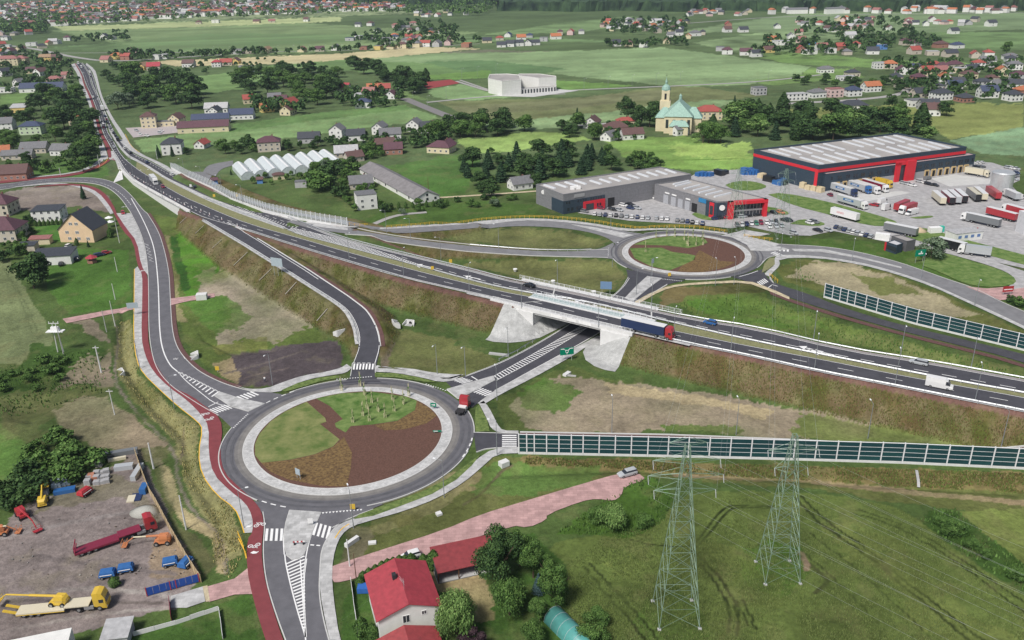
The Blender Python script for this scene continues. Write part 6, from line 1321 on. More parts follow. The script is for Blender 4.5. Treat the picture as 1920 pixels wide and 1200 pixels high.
for x,y in ((452,300),(480,290),(498,297)): q=MB().box(-1,1,-.8,.8,0,1.4).build('roof_unit', WHITE,o);q.location=Vector(G0(*z4(x,y),H))-Vector((c[0],c[1],0))
def text(s,size,m,parent,loc,rot,name='lettering', ext=.03):
    cu=bpy.data.curves.new(name, 'FONT');cu.body=s;cu.size=size;cu.extrude=ext;cu.align_x = 'CENTER'; cu.align_y = 'CENTER'
    q=bpy.data.objects.new(name,cu);COL.objects.link(q);q.parent=parent;q.location=loc;q.rotation_euler=rot;cu.materials.append(m)
    dg=bpy.context.evaluated_depsgraph_get();me=bpy.data.meshes.new_from_object(q.evaluated_get(dg));n=link(name,me,parent);n.location=loc;n.rotation_euler=rot;bpy.data.objects.remove(q);return n
def walltext(o,c,s,size,m,p0,p1,t,H,z,out=.2):
    a=Vector(G0(*p0,H));b=Vector(G0(*p1,H));d=(b-a);d.z=0;p=a+d*t;p.z=z;nrm=Vector((d.y,-d.x,0)).normalized()
    return text(s,size,m,o,p-Vector((c[0],c[1],0))+nrm*out,(math.pi/2,0,math.atan2(d.y,d.x)))
walltext(o,c, 'IIIIIII  IIIIII IIIIIII', .9,WHITE,A,B,.28,H,5.2) if 0 else None
q=MB().tube((0,0,0),(0,-.15,0),1.1,n=14).build('round_sign', WHITE,o);q.location=Vector(G0(*lerp(A,B,.27),H))-Vector((c[0],c[1],0))+Vector((0,-.2,-1.6));q.location.z=7.0
H=7.6
o,Q,c=poly_build('showroom_hall', [z4(1070,265),z4(1545,400),z4(1905,372),z4(1340,229)],H, 'lower grey hall with loading doors and a red framed glass front', GRW,FLATR, 'hall', .45)
A,B,C=z4(1070,265),z4(1545,400),z4(1905,372)
for t in (.15,.27,.38,.49): wallbox(o,c,lerp(A,B,t),lerp(A,B,t+.075),.1,4.2,M('door_grey', (.36,.37,.4),var=.05), 'loading_door', H,.2)
wallbox(o,c,lerp(A,B,.6),lerp(A,B,.68),.1,4.2,DARK, 'loading_door', H,.2)
for t in (.17,.28,.5): wallbox(o,c,lerp(A,B,t),lerp(A,B,t+.07),5,5.6,WHITE, 'sign_panel', H,.2)
wallbox(o,c,lerp(A,B,.7),lerp(A,B,.83),5.6,7.5,M('blue_sign', (.03,.2,.42),var=.05), 'sign_panel', H,.2);wallbox(o,c,lerp(A,B,.82),B,.1,7.4,NAVY, 'blue_cladding', H,.22)
wallbox(o,c,lerp(A,B,.88),lerp(A,B,.95),.1,7.0,REDW, 'red_window_bay', H,.35);wallbox(o,c,lerp(A,B,.89),lerp(A,B,.94),1.5,5.5,GLASS, 'window', H,.45)
wallbox(o,c,B,lerp(B,C,.2),.1,7.4,NAVY, 'blue_cladding', H,.22)
for t0,t1,z0,z1 in ((.2,.3,0,8.0),(.93,1.0,0,8.0),(.2,1.0,6.6,8.0)): wallbox(o,c,lerp(B,C,t0),lerp(B,C,t1),z0,z1,REDW, 'red_frame', H,2.2 if z0 == 0 else 2.35)
wallbox(o,c,lerp(B,C,.3),lerp(B,C,.93),.1,6.4,GLASS, 'glazing', H,.3)
for k in range(9): t=.32+k*.07;wallbox(o,c,lerp(B,C,t),lerp(B,C,t+.006),.1,6.4,GRL, 'mullion', H,.42)
wallbox(o,c,lerp(B,C,.3),lerp(B,C,.93),2.9,3.7,GRL, 'sign_band', H,.5)
rooflights(o,c,H,[z4(*p) for p in [(1268,252),(1285,265),(1350,285),(1420,298),(1463,315),(1515,330),(1580,345)]],11,1.1,(14,-3.4))
q=MB().tube((0,0,0),(0,-.15,0),1.3,n=14).build('round_sign', WHITE,o);q.location=Vector(G0(*lerp(B,C,.09),H))-Vector((c[0],c[1],0))+Vector((0,-.4,0));q.location.z=5.2
# gatehouse
zg=lambda x,y: (1280+x/3,400+y/3)
o,Q,c=poly_build('gatehouse', [zg(1175,130),zg(1262,160),zg(1312,150),zg(1225,122)],4, 'small grey flat roofed gatehouse behind the glazed kiosk', M('dgrey', (.12,.12,.13),var=.1),FLATR, 'gatehouse', .2)
o,Q,c=poly_build('kiosk', [zg(1148,163),zg(1205,182),zg(1240,170),zg(1190,150)],3.4, 'dark blue glazed kiosk with pale roof and red side beside the gatehouse', NAVY,M('pale_roof', (.5,.5,.52),var=.05), 'kiosk', .15)
wallbox(o,c,zg(1150,163),zg(1203,182),.9,2.6,GLASS, 'window', 3.4,.16);wallbox(o,c,zg(1142,160),zg(1148,163),0,3.3,REDW, 'red_side', 3.4,.3)
def boxthing(name,px,L,W,H,rz,m,label,cat,parts=(),group=None,z=0):
    o=empty(name,g(*px)+Vector((0,0,z)),math.radians(rz),label,cat,group);MB().box(-L/2,L/2,-W/2,W/2,0,H).build('body', m,o);return o
o=boxthing('site_office', (1577,448),1,1,1,0,WHITE, 'x', 'y') if 0 else None
o=house(1806,447,13,6,3.2, 'flat', 'pale', 'white', 14, 'white site office container with blue windows in the yard', cat='site office', name='site_office', wins=0,ch=False)
for k in range(4): window(o,-4.5+k*3,-3,1.8,1.5,1.2,0,False,M('blue_window', (.12,.2,.4),var=0))
boxthing('white_container', (1654,449),5.5,2.4,2.6,-28,WHITE, 'white box container beside the gatehouse', 'container');boxthing('white_container', (1752,436),5,2.4,2.4,5,WHITE, 'white cabin beside the sand heap', 'container');boxthing('portable_toilet', (1765,434),1.6,1.6,2.4,0,M('turquoise', (.05,.42,.33),var=0), 'turquoise portable toilet beside the white cabin', 'portable toilet')
# tank
o=empty('storage_tank', g(1875,358),0, 'big silver cylindrical tank at the edge of the truck yard', 'tank');MB().tube((0,0,0),(0,0,9),5,5,28).build('shell', M('tank_steel', (.6,.62,.63),rough=.35,metal=.5,var=.1),o,False);MB().tube((0,0,9),(0,0,9.6),5.15,4.6,28).build('rim', STEEL,o)
boxthing('wall_block', (1917,437),3,6,9,0,M('palew', (.6,.6,.62),var=.08), 'tall pale grey wall at the right edge of the truck yard', 'wall')
# greenhouses
GH=mat('greenhouse_film', (.55,.58,.6),rough=.35,var=.1,scale=.5,col2=(.5,.55,.56));GHS=mat('greenhouse_side', (.5,.56,.57),rough=.4,var=.2,scale=.6)
E0=[(446,303),(468,297),(492,293),(516,290),(540,288),(563,285),(586,282),(606,280)]
for k,(x,y) in enumerate([(464,322),(489,319),(514,316),(540,313),(565,310),(589,307),(613,304),(636,302)]):
    a=Vector(G0(x,y,4.5));b=Vector(G0(*E0[k],4.5));a.z=b.z=0;d=b-a;L=d.length;rz=math.atan2(d.y,d.x)-math.pi/2
    o=empty('greenhouse', a,rz,('%s white vaulted greenhouse from the left in the row behind the highway' % ORD[k]), 'greenhouse', 'white vaulted greenhouses');W=7.2
    mb=MB();pr=[(-W/2+W*i/12,2.6+2.0*math.sin(math.pi*i/12)) for i in range(13)]
    v=[(x_,0,z_) for x_,z_ in pr]+[(x_,L,z_) for x_,z_ in pr];mb.add(v,[(i,i+1,13+i+1,13+i) for i in range(12)]);mb.build('vault', GH,o,True)
    MB().profile([(-W/2+.05,0)]+[(x_*.99,z_-.04) for x_,z_ in pr]+[(W/2-.05,0)],.1,.2).build('gable_end', GHS,o);MB().box(-W/2,-W/2+.1,0,L,0,2.6).build('side_wall', GHS,o);MB().box(W/2-.1,W/2,0,L,0,2.6).build('side_wall', GHS,o);MB().box(-.5,.5,.3,L-.3,4.55,4.7).build('ridge_vent', WHITE,o)
# long low shed
A,B,C,D=G0(684,325),G0(707,318),G0(815,374),G0(788,384)
cc=(A+B+C+D)/4;d=(Vector(C)+Vector(D)-Vector(A)-Vector(B))/2
house(0,0,d.length,13,2.6, 'gable', M('fibre_cement', (.2,.19,.195),var=.2,scale=.4), 'white', math.degrees(math.atan2(d.y,d.x)), 'very long low shed with weathered grey roof in the meadow', rh=3,wins=2,cat='shed', name='long_shed', ch=False,base=Vector((cc[0],cc[1],0)))
# school
o,Q,c=poly_build('school', [(915,148),(941,153),(977,150),(973,141),(950,139),(918,140)],12, 'white flat roofed school block with a plain front', WM['white'],FLATR, 'school', .5)
o,Q,c=poly_build('school_wing', [(971,142),(1010,147),(1043,145),(1042,143),(1012,139),(973,139)],11, 'white school wing with a glazed gap and a colonnade', WM['white'],FLATR, 'school', .4)
o,Q,c=poly_build('school_colonnade', [(977,167),(1043,162),(1043,160),(977,165)],4, 'low white colonnade in front of the school', WM['white'],FLATR, 'school', .2)
for k in range(12): t=k/12;wallbox(o,c,lerp((977,167),(1043,162),t+.02),lerp((977,167),(1043,162),t+.06),.1,3.4,GLASS, 'opening', 4,.2)
# church
ch_=g(1272,243);o=empty('church', ch_,math.radians(-14), 'cream church with pale green copper roofs and a domed tower', 'church');COP=ribbed('copper_roof', (.27,.42,.36),True,2);CRW=WM['cream']
def gab(parent,x0,x1,y0,y1,H,rh,along_x=True,name='nave'):
    mb=MB();mb.box(x0,x1,y0,y1,-.3,H);mb.build(name,CRW,parent);xm,ym=(x0+x1)/2,(y0+y1)/2;e=.6;mb=MB();k=.35
    if along_x: v=[(x0-e,y0-e,H),(x1+e,y0-e,H),(x1+e,y1+e,H),(x0-e,y1+e,H),(x0+(y1-y0)*k,ym,H+rh),(x1-(y1-y0)*k,ym,H+rh)];f=[(0,1,5,4),(2,3,4,5),(1,2,5),(3,0,4),(3,2,1,0)]
    else: v=[(x0-e,y0-e,H),(x1+e,y0-e,H),(x1+e,y1+e,H),(x0-e,y1+e,H),(xm,y0+(x1-x0)*k,H+rh),(xm,y1-(x1-x0)*k,H+rh)];f=[(0,1,4),(1,2,5,4),(2,3,5),(3,0,4,5),(3,2,1,0)]
    mb.add(v,f);mb.build('copper_roof', COP,parent)
gab(o,-9,9,-14,13,11,9,False);gab(o,4,15,-7,5,9,6.5,True, 'transept');gab(o,-15,-4,-7,5,9,6,True, 'transept');gab(o,-5,7,-19,-13,5.5,3.5,True, 'porch')
for x in (-7,-2.5,2.5,7): MB().box(x-.9,x+.9,-14.15,-14,3.5 if abs(x) > 3 else 6.5,9).build('window', GLASS,o)
for y in (-5,-1,3): q=MB().box(15,15.12,y-.8,y+.8,3,7).build('window', GLASS,o)
T=Vector((-10.5,15,0));mb=MB().box(-3.6,3.6,-3.6,3.6,-.3,17);q=mb.build('tower', CRW,o);q.location=T;q=MB().box(-2.7,2.7,-2.7,2.7,17,24).build('belfry', CRW,o);q.location=T
for sx,sy in ((0,-1),(0,1),(1,0),(-1,0)): q=MB().box(-.7,.7,-.1,.1,18,22).build('belfry_opening', DARK,o);q.location=T+Vector((sx*2.7,sy*2.7,0));q.rotation_euler=(0,0,0 if sy else math.pi/2)
mb=MB();rs=[(3.1,24),(3.0,25),(2.6,26.3),(1.7,27.3),(.7,27.8),(.8,29),(.9,29.2),(.2,31.5),(.05,33)];v=[];n=12
for r,z in rs: v += [(r*math.cos(2*math.pi*k/n),r*math.sin(2*math.pi*k/n),z) for k in range(n)]
mb.add(v,[(j*n+k,j*n+(k+1) % n,(j+1)*n+(k+1) % n,(j+1)*n+k) for j in range(len(rs)-1) for k in range(n)]);q=mb.build('onion_dome', COP,o);q.location=T
q=MB().box(-.06,.06,-.06,.06,32.5,35).box(-.6,.6,-.05,.05,33.7,33.85).build('cross', DARK,o);q.location=T
q=MB().tube((0,0,19),(0,0,21.5),1.2,.9,8).tube((0,0,21.5),(0,0,23),1.1,.1,8).build('ridge_turret', COP,o);q.location=(0,6,0)
house(1275,252,10,6,4, 'gable', 'grey', 'white', 30, 'small white chapel annex in front of the church', wins=2); 
for x,y,k in ((1248,240,0),(1251,245,0)): pass
# ---- near houses
HR=house(0,0,12,10.8,5.8, 'gable', ribbed('crimson_tiles', (.34,.04,.055),True,2.5), 'white', 108, 'white house with bright crimson roof at the bottom of the picture', rh=2.0,wins=0,base=g(756,1168)+Vector((0,2.0,0)))
def near_red():
    o=HR
    for x,z in ((1.3,5.0),): 
        window(o,-6,.6,4.5,1.3,1.7,-math.pi/2,True);window(o,-6,-2.6,5.0,.9,.9,-math.pi/2,True)
    for y in (-3,2.5): window(o,y,5.4,4.3,1.2,1.4,math.pi,True);window(o,y,5.4,1.5,1.2,1.4,math.pi,True)
    q=MB().box(-.5,.5,-.35,.35,0,1.6).build('flue', CHIMD,o);q.location=(1.5,1.0,6.9)
    mb=MB();mb.tube((0,0,0),(0,0,2.8),.03,n=4)
    for z,L in ((2.7,.9),(2.4,.7),(2.1,.9)): mb.tube((-L,0,z),(L,.5,z),.02,n=4)
    q=mb.build('antenna', STEEL,o);q.location=(-2.5,0,7.6)
near_red()
for c_ in HR.children:
    if c_.name.startswith('roof'):
        for d_ in list(c_.children): bpy.data.objects.remove(d_)
house(0,0,7,10.5,2.9, 'gable', ribbed('dull_red_tiles', (.3,.045,.05),True,2.5), 'cream', 108, 'lower wing with dull red roof in front of the crimson roofed house', rh=1.8,wins=1,base=g(770,1243),name='house_wing', ch=False)
HP=house(160,446,12,15.5,5.6, 'gable', 'dark', 'peach', 84, 'tall peach guesthouse with steep grey roof beside the west road', rh=7.0,wins=0,ch=True)
for z,ys in ((1.6,(-3.2,1.0,5.2)),(4.4,(-3.8,.8)),(8.2,(-1.4,1.2))):
    for y in ys:
        for dy in (-.4,.4): window(HP,-6,-y+dy,z,.8,1.3,-math.pi/2,True)
q=MB().box(-2.2,2.2,-2.5,2.5,0,2.2).build('dormer', RM['grey'],HP);q.location=(-1,4,7.0)
house(95,418-8,13,9,5, 'shed', 'dark', 'white', 6, 'white two storey house with flat dark roof behind the hedge', rh=.6,wins=3)
house(105,490,15,9,3.6, 'shed', 'dark', 'white', 8, 'low white house with dark roof behind the big tree on the lawn', rh=.8,wins=0)
house(10,446,16,13,5.4, 'hip', 'plum', 'beige', 4, 'large house with plum roof cut by the left edge', rh=4.5,wins=3);house(2,400,14,11,6, 'hip', 'plum', 'beige', 0, 'plum roofed house behind at the left edge', rh=4)
house(78,456,8.5,4,2.4, 'shed', 'rose', 'cream', 6, 'small cream garage with pinkish roof behind the low white house', rh=.5,wins=0,cat='garage', name='garage');house(54,468,7,4.5,2.4, 'shed', 'dark', 'beige', 5, 'small dark roofed garage left of the cream garage', rh=.4,wins=0,cat='garage', name='garage')
# red roofed open barn
o=empty('open_shelter', g(872,1062),math.radians(17), 'open timber shelter with a worn red roof beside the pink lane', 'shelter')
MB().box(-6.2,6.2,-3.2,3.4,-.1,.12).build('floor_slab', CONC,o);WB=M('wood_brown', (.12,.06,.035));mb=MB()
v=[(-6.2,-3.4,2.5),(6.2,-3.4,2.5),(6.2,3.3,3.7),(-6.2,3.3,3.7)];v += [(a,b,c+.12) for a,b,c in v];mb.add(v,[(3,2,1,0),(4,5,6,7),(0,1,5,4),(1,2,6,5),(2,3,7,6),(3,0,4,7)]);mb.build('roof', ribbed('worn_red_sheet', (.24,.04,.045),True,2.5),o)
for x in (-6,-2,2,6): MB().box(x-.1,x+.1,-3.2,-3.0,0,2.5).build('post', WB,o)
MB().box(-6.1,6.1,3.05,3.2,.1,3.5).build('back_wall', WB,o);MB().box(-6.15,-6.0,-3,3,.1,2.4).build('side_wall', M('slate', (.1,.1,.11),var=.1),o)
# bottom-left sheds
o=MB().box(-7.5,7.5,-5,5,0,4).build('white_hall', WM['white']);o.location=g(44,1268);o.rotation_euler=(0,0,math.radians(16));tag(o, 'bright white flat roof cut by the bottom edge at left', 'hall')
house(224,1196,4.2,4.2,1.9, 'shed', 'pale', 'grey', 8, 'small grey shed with pale sheet roof at the yard edge', rh=.5,wins=0,cat='shed', name='shed')
# green tunnel
o=empty('polytunnel', g(1075,1195),math.radians(33), 'turquoise film tunnel at the bottom of the garden', 'polytunnel');mb=MB();L=12;W=4.2
pr=[(-W/2*math.cos(math.pi*i/10),2.4*math.sin(math.pi*i/10)) for i in range(11)];mb.add([(x,-L/2,z) for x,z in pr]+[(x,L/2,z) for x,z in pr],[(i,i+1,12+i,11+i) for i in range(10)]+[tuple(range(10,-1,-1)),tuple(range(11,22))]);mb.build('film_cover', M('tunnel_film', (.08,.28,.26),rough=.4,var=.12),o,True)
for y in np.arange(-L/2,L/2+.1,2): 
    mb=MB();P_=[(x*1.01,y,z*1.01) for x,z in pr]
    for a,b in zip(P_[:-1],P_[1:]): mb.tube(a,b,.035,n=4,cap=False)
    mb.build('hoop', STEEL,o)
# small things by gardens
def small(px,L,W,H,rz,m,label,cat,name,kind='flat', roof='red'): return house(px[0],px[1],L,W,H,kind,roof,m,rz,label,wins=0,cat=cat,name=name,ch=False)
small((403,345),3,2.5,2.5,20, 'blue', 'tiny light blue hut with a dark red roof behind the noise barrier', 'hut', 'garden_hut', 'gable', 'plum');small((565,350),6,4,3,8, 'grey', 'small grey concrete shed left of the bushes behind the barrier', 'shed', 'garden_shed', 'flat', 'grey')
small((488,343),3,2.6,2.4,10, 'blue', 'small pale blue hut below the greenhouses', 'hut', 'garden_hut', 'gable', 'brown');small((523,335),6,4,2.6,20, 'cream', 'garden house with red-brown roof at the foot of the greenhouses', 'garden house', 'garden_house', 'hip', 'brown')
o=empty('gazebo', g(173,492),0, 'red hexagonal gazebo on the lawn', 'gazebo');MB().tube((0,0,0),(0,0,1.0),2.0,2.0,6).build('base_panels', WM['brick'],o)
for k in range(6): a=k*math.pi/3;MB().tube((1.9*math.cos(a),1.9*math.sin(a),1),(1.9*math.cos(a),1.9*math.sin(a),2.2),.07,n=4).build('post', WB,o)
MB().tube((0,0,2.1),(0,0,3.4),2.5,.05,6).build('roof', RM['crimson'],o)
for (x,y,l) in ((206,417, 'upper'),(208,425, 'lower')):
    o=empty('parasol', g(x,y),0, '%s of the two white parasols beside the peach guesthouse' % l, 'parasol');MB().tube((0,0,0),(0,0,2.7),.05,n=5).build('pole', STEEL,o);MB().tube((0,0,2.3),(0,0,3.1),1.9,.05,8).build('canopy', WHITE,o)
# hedge-side objects
o=MB().box(-1.1,1.1,-.9,.9,0,1.1).build('water_butt', M('tarp_blue', (.03,.12,.4),var=.1));o.location=g(682,1107);tag(o, 'blue barrel box at the corner of the crimson roofed house', 'barrel')
# solar panels
# ================================================================= trees and shrubs
def leafmat(name,c,tr=.0):
    c=tuple(x*1.4 for x in c);m=mat(name,c,rough=.75,var=.4,scale=.6,spec=.2,detail=3);return m
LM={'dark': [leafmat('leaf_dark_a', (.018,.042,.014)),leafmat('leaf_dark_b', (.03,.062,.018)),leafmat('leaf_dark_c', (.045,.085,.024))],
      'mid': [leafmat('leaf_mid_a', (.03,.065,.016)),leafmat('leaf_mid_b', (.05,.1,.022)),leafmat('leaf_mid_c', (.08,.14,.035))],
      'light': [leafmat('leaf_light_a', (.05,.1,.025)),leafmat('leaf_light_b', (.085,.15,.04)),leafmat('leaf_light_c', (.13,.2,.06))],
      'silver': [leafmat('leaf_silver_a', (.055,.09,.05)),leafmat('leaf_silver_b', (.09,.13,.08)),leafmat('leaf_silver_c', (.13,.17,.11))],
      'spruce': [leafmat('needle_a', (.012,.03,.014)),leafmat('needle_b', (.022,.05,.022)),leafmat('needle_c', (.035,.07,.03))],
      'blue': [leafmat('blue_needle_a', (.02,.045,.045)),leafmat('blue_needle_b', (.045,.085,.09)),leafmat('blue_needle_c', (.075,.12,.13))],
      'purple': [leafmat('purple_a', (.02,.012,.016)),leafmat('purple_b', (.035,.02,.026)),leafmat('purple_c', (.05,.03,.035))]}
BARK=mat('bark', (.09,.065,.045),var=.3,scale=5)
def quads(P,N,s,rng,asp=1.0,droop=0):
    """leaf faces at P facing roughly N"""
    n=len(P);N=N+rng.normal(0,.55,(n,3));N /= np.linalg.norm(N,axis=1)[:,None]+1e-9
    R=rng.normal(0,1,(n,3)); 
    if droop: R=np.tile([0,0,1.0],(n,1))+R*(1-droop)*.5
    A=R-N*(R*N).sum(1)[:,None];A /= np.linalg.norm(A,axis=1)[:,None]+1e-9;B=np.cross(N,A);s=s*rng.uniform(.6,1.3,(n,1))
    v=np.stack([P-A*s*asp-B*s*.5,P-A*s*.2+B*s*.75,P+A*s*asp+B*s*.3,P+A*s*.1-B*s*.8],1).reshape(-1,3);return v
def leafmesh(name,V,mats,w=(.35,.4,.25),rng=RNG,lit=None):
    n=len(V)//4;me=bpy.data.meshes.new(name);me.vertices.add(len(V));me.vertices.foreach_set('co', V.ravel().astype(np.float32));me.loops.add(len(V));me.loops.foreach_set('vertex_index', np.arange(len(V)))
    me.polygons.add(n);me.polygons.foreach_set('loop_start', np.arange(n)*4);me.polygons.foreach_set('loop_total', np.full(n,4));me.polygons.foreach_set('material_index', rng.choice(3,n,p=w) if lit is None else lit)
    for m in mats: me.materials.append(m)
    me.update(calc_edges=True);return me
def crown(kind,n,seed,H=1.0,W=.42,leaf=.05):
    """crown of unit-height tree; returns leaf vertex array"""
    rng=np.random.default_rng(seed)
    if kind in ('round', 'willow', 'shrub'):
        nl=16 if kind != 'shrub' else 9;z0={'round': .2, 'willow': .45, 'shrub': .15}[kind];out=[];T=[]
        for i in range(nl):
            a=rng.uniform(0,6.28);r=W*.62*math.sqrt(rng.uniform(0,1));z=z0+(1-z0)*rng.uniform(.08,.72);r *= 1.05-.75*max(0,(z-.55)/.45)
            c=np.array([r*math.cos(a),r*math.sin(a),z*H]);lr=W*rng.uniform(.3,.5)*(1.1-.35*z);k=n//nl
            D=rng.normal(0,1,(k,3));D /= np.linalg.norm(D,axis=1)[:,None];D[:,2]=np.where(D[:,2] < -.5,-D[:,2],D[:,2]);rad=lr*rng.uniform(.55,1.08,(k,1))
            P=c+D*rad*np.array([1,1,.8]); 
            if kind == 'willow': P[:,2] -= np.abs(rng.normal(0,.1,k))*1.3
            out.append(quads(P,D,leaf,rng,2.2 if kind == 'willow' else 1.0,.8 if kind == 'willow' else 0))
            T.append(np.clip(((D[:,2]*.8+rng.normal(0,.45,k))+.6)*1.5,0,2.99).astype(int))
        return np.concatenate(out),np.concatenate(T)
    if kind == 'cone':
        t=rng.uniform(0,1,n)**.7;z=(1-t)*.92+.06;tier=np.floor(z*9)/9;r=W*(1.02-z)*(.55+.5*(1-(z-tier)*9));a=rng.uniform(0,6.28,n);q=rng.uniform(.6,1.05,n)
        P=np.stack([r*q*np.cos(a),r*q*np.sin(a),z*H],1);D=np.stack([np.cos(a),np.sin(a),np.full(n,.35)],1)
        return quads(P,D,leaf,rng,1.2),rng.choice(3,n,p=[.4,.4,.2])
    if kind == 'column':
        z=rng.uniform(.03,1,n);r=W*np.minimum(1,(1.04-z)*2.2)*np.minimum(1,.6+z*2);a=rng.uniform(0,6.28,n);b=1+.16*np.sin(a*3+z*9);q=rng.uniform(.75,1.04,n)
        P=np.stack([r*b*q*np.cos(a),r*b*q*np.sin(a),z*H],1);D=np.stack([np.cos(a),np.sin(a),np.full(n,.25)],1);return quads(P,D,leaf,rng,1.3),rng.choice(3,n,p=[.35,.4,.25])
TREE={}
def variant(key,kind,n,seed,W,leaf,col,trunk=.24):
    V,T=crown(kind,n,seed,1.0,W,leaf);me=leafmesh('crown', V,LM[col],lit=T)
    mb=MB();mb.tube((0,0,-.02),(0,0,trunk),.022,.016,7,cap=False);rng=random.Random(seed)
    if kind in ('round', 'willow'):
        for k in range(6): a=rng.uniform(0,6.28);mb.tube((0,0,trunk*.85),(W*.5*math.cos(a),W*.5*math.sin(a),trunk+rng.uniform(.15,.4)),.012,.005,5,cap=False)
    else: mb.tube((0,0,trunk),(0,0,.8),.016,.004,6,cap=False)
    TREE[key]=(me,mb.mesh('trunk'))
for i in range(3):
    variant('dark%d' % i, 'round', 2900,10+i,.46,.03, 'dark');variant('mid%d' % i, 'round', 2900,20+i,.48,.03, 'mid');variant('spruce%d' % i, 'cone', 1400,30+i,.26,.03, 'spruce', .12)
    variant('bush%d' % i, 'shrub', 900,40+i,.75,.06, 'mid', .1);variant('dbush%d' % i, 'shrub', 900,50+i,.75,.06, 'dark', .1)
variant('light0', 'round', 1700,60,.42,.034, 'light');variant('light1', 'round', 1700,61,.46,.034, 'light');variant('silver0', 'round', 2600,62,.5,.03, 'silver');variant('silver1', 'shrub', 900,63,.6,.05, 'silver', .1);variant('poplar0', 'column', 1500,64,.17,.03, 'dark', .1)
variant('thuja0', 'column', 1600,65,.24,.028, 'mid', .05);variant('thuja1', 'column', 2200,66,.3,.03, 'mid', .05);variant('bigdark', 'round', 11000,67,.4,.0155, 'dark', .3);variant('willowbig', 'willow', 12000,68,.62,.0125, 'light', .3);variant('nearmid', 'round', 9000,69,.42,.016, 'mid', .3);variant('nearlight', 'willow', 8000,70,.5,.014, 'mid', .3)
variant('bluespruce', 'cone', 6000,71,.33,.018, 'blue', .1);variant('purple0', 'shrub', 5000,72,.7,.025, 'purple', .1);variant('sapling', 'round', 150,73,.1,.02, 'light', .8);variant('nearbush', 'shrub', 5000,74,.8,.028, 'mid', .08);variant('nearwillow', 'willow', 7000,75,.75,.022, 'light', .2)
ntree=[0];tr_=random.Random(3)
def tree(px,py,h,key,label,group=None,cat='tree', name=None,wide=1.0,surf=None):
    if key in ('dark', 'mid', 'spruce', 'bush', 'dbush'): key += str(tr_.randrange(3))
    if key == 'mix': key=tr_.choice(['dark0', 'dark1', 'dark2', 'mid0', 'mid1', 'dark0', 'mid2', 'dark1'])
    if key == 'pinemix': key=tr_.choice(['spruce0', 'spruce1', 'dark0', 'dark2', 'spruce2'])
    if key == 'parkmix': key=tr_.choice(['dark0', 'dark1', 'dark2', 'mid0', 'mid1', 'spruce1', 'poplar0', 'light0', 'dark0', 'dark2'])
    if key == 'bushmix': key=tr_.choice(['bush0', 'bush1', 'dbush0', 'dbush1', 'bush2', 'mid0', 'dark1'])
    me,tk=TREE[key];sh = 'bush' in key or key in ('silver1', 'purple0')
    o=empty(name or ('shrub' if sh else 'spruce_tree' if 'spruce' in key else 'tree'),g(px,py),tr_.uniform(0,6.28),label, 'shrub' if sh and cat == 'tree' else cat,group);s=h*tr_.uniform(.93,1.07)
    c=link('crown', me,o);c.scale=(s*wide,s*wide,s)
    if not sh: t=link('trunk', tk,o,BARK);t.scale=(s,s,s)
    ntree[0] += 1;return o
def grove(poly,n,h,key,label,surf=None,jit=.25,wide=1.0):
    wide *= 1.36 if h > 7 else 1.1;n=max(3,int(n*.86));h *= 1.05
    pts=scatter(poly,n*6,tr_);out=[]
    sx=max(p[0] for p in poly)-min(p[0] for p in poly);sy=max(p[1] for p in poly)-min(p[1] for p in poly)
    # spread: greedily keep far-apart points
    W=[Vector(G0(*p)) for p in pts];keep=[0]
    dist=[(w-W[0]).length for w in W]
    for _ in range(n-1):
        k=max(range(len(W)),key=lambda i: dist[i]*tr_.uniform(.8,1));keep.append(k);dist=[min(d,(w-W[k]).length) for d,w in zip(dist,W)]
    ky=sorted(pts[k][1] for k in keep)[len(keep)//2];X0=min(p[0] for p in poly);place=label.split(' ', 1)[1] if 0 else label
    for k in keep:
        x,y=pts[k];t=(x-X0)/sx;z=('left end' if t < .2 else 'left half' if t < .45 else 'middle' if t < .6 else 'right half' if t < .82 else 'right end')+(', rear' if y < ky else ', front')
        lb=label.replace(' of the ', ' at the %s of the ' % z,1) if ' of the ' in label and len(keep) > 5 else label
        lb = ' '.join(lb.split()[:16]);tree(x,y,h*tr_.uniform(1-jit,1+jit),key,lb,label,wide=wide)
grove([(232,150),(270,142),(345,160),(378,190),(365,205),(250,205)],26,17, 'mix', 'tall tree of the dark grove right of the far highway')
tree(222,205,17, 'silver0', 'big silvery willow at the left end of the grove beside the highway', wide=1.25);tree(243,200,13, 'silver0', 'smaller silvery tree just right of the big silvery willow')
grove([(192,152),(215,128),(260,128),(255,148),(220,165)],9,10, 'mix', 'tree of the small clump above the big silvery willow')
grove([(438,152),(500,142),(530,130),(640,142),(640,168),(600,200),(565,200),(560,178),(440,180)],30,16, 'mix', 'tree of the dark wood above the orange roofed houses')
grove([(642,120),(665,118),(790,166),(793,180),(765,176),(700,150)],20,15, 'dark', 'tree of the dark belt running down to the red sports court')
tree(799,153,13, 'poplar0', 'single dark upright tree left of the red sports court', wide=1.8)
grove([(72,185),(150,186),(178,232),(176,262),(120,240),(75,215)],16,15, 'mix', 'tall tree of the wood at left beside the highway')
grove([(90,255),(178,262),(182,325),(145,325),(140,275),(90,268)],13,11, 'mix', 'tree between the left hand houses and the highway')
grove([(0,262),(50,262),(90,275),(90,282),(0,282)],7,9, 'mid', 'tree behind the long grey roofed house');grove([(45,306),(135,300),(138,318),(60,325)],8,7, 'bushmix', 'low tree below the grey roofed houses at left')
grove([(0,215),(60,215),(65,235),(0,232)],6,10, 'mix', 'tree beside the small yellow building at left')
grove([(858,318),(900,308),(1060,290),(1130,300),(1172,318),(1085,332),(960,338),(900,352),(865,340)],40,9.5, 'pinemix', 'tree of the dark plantation above the long grey hall', wide=1.15)
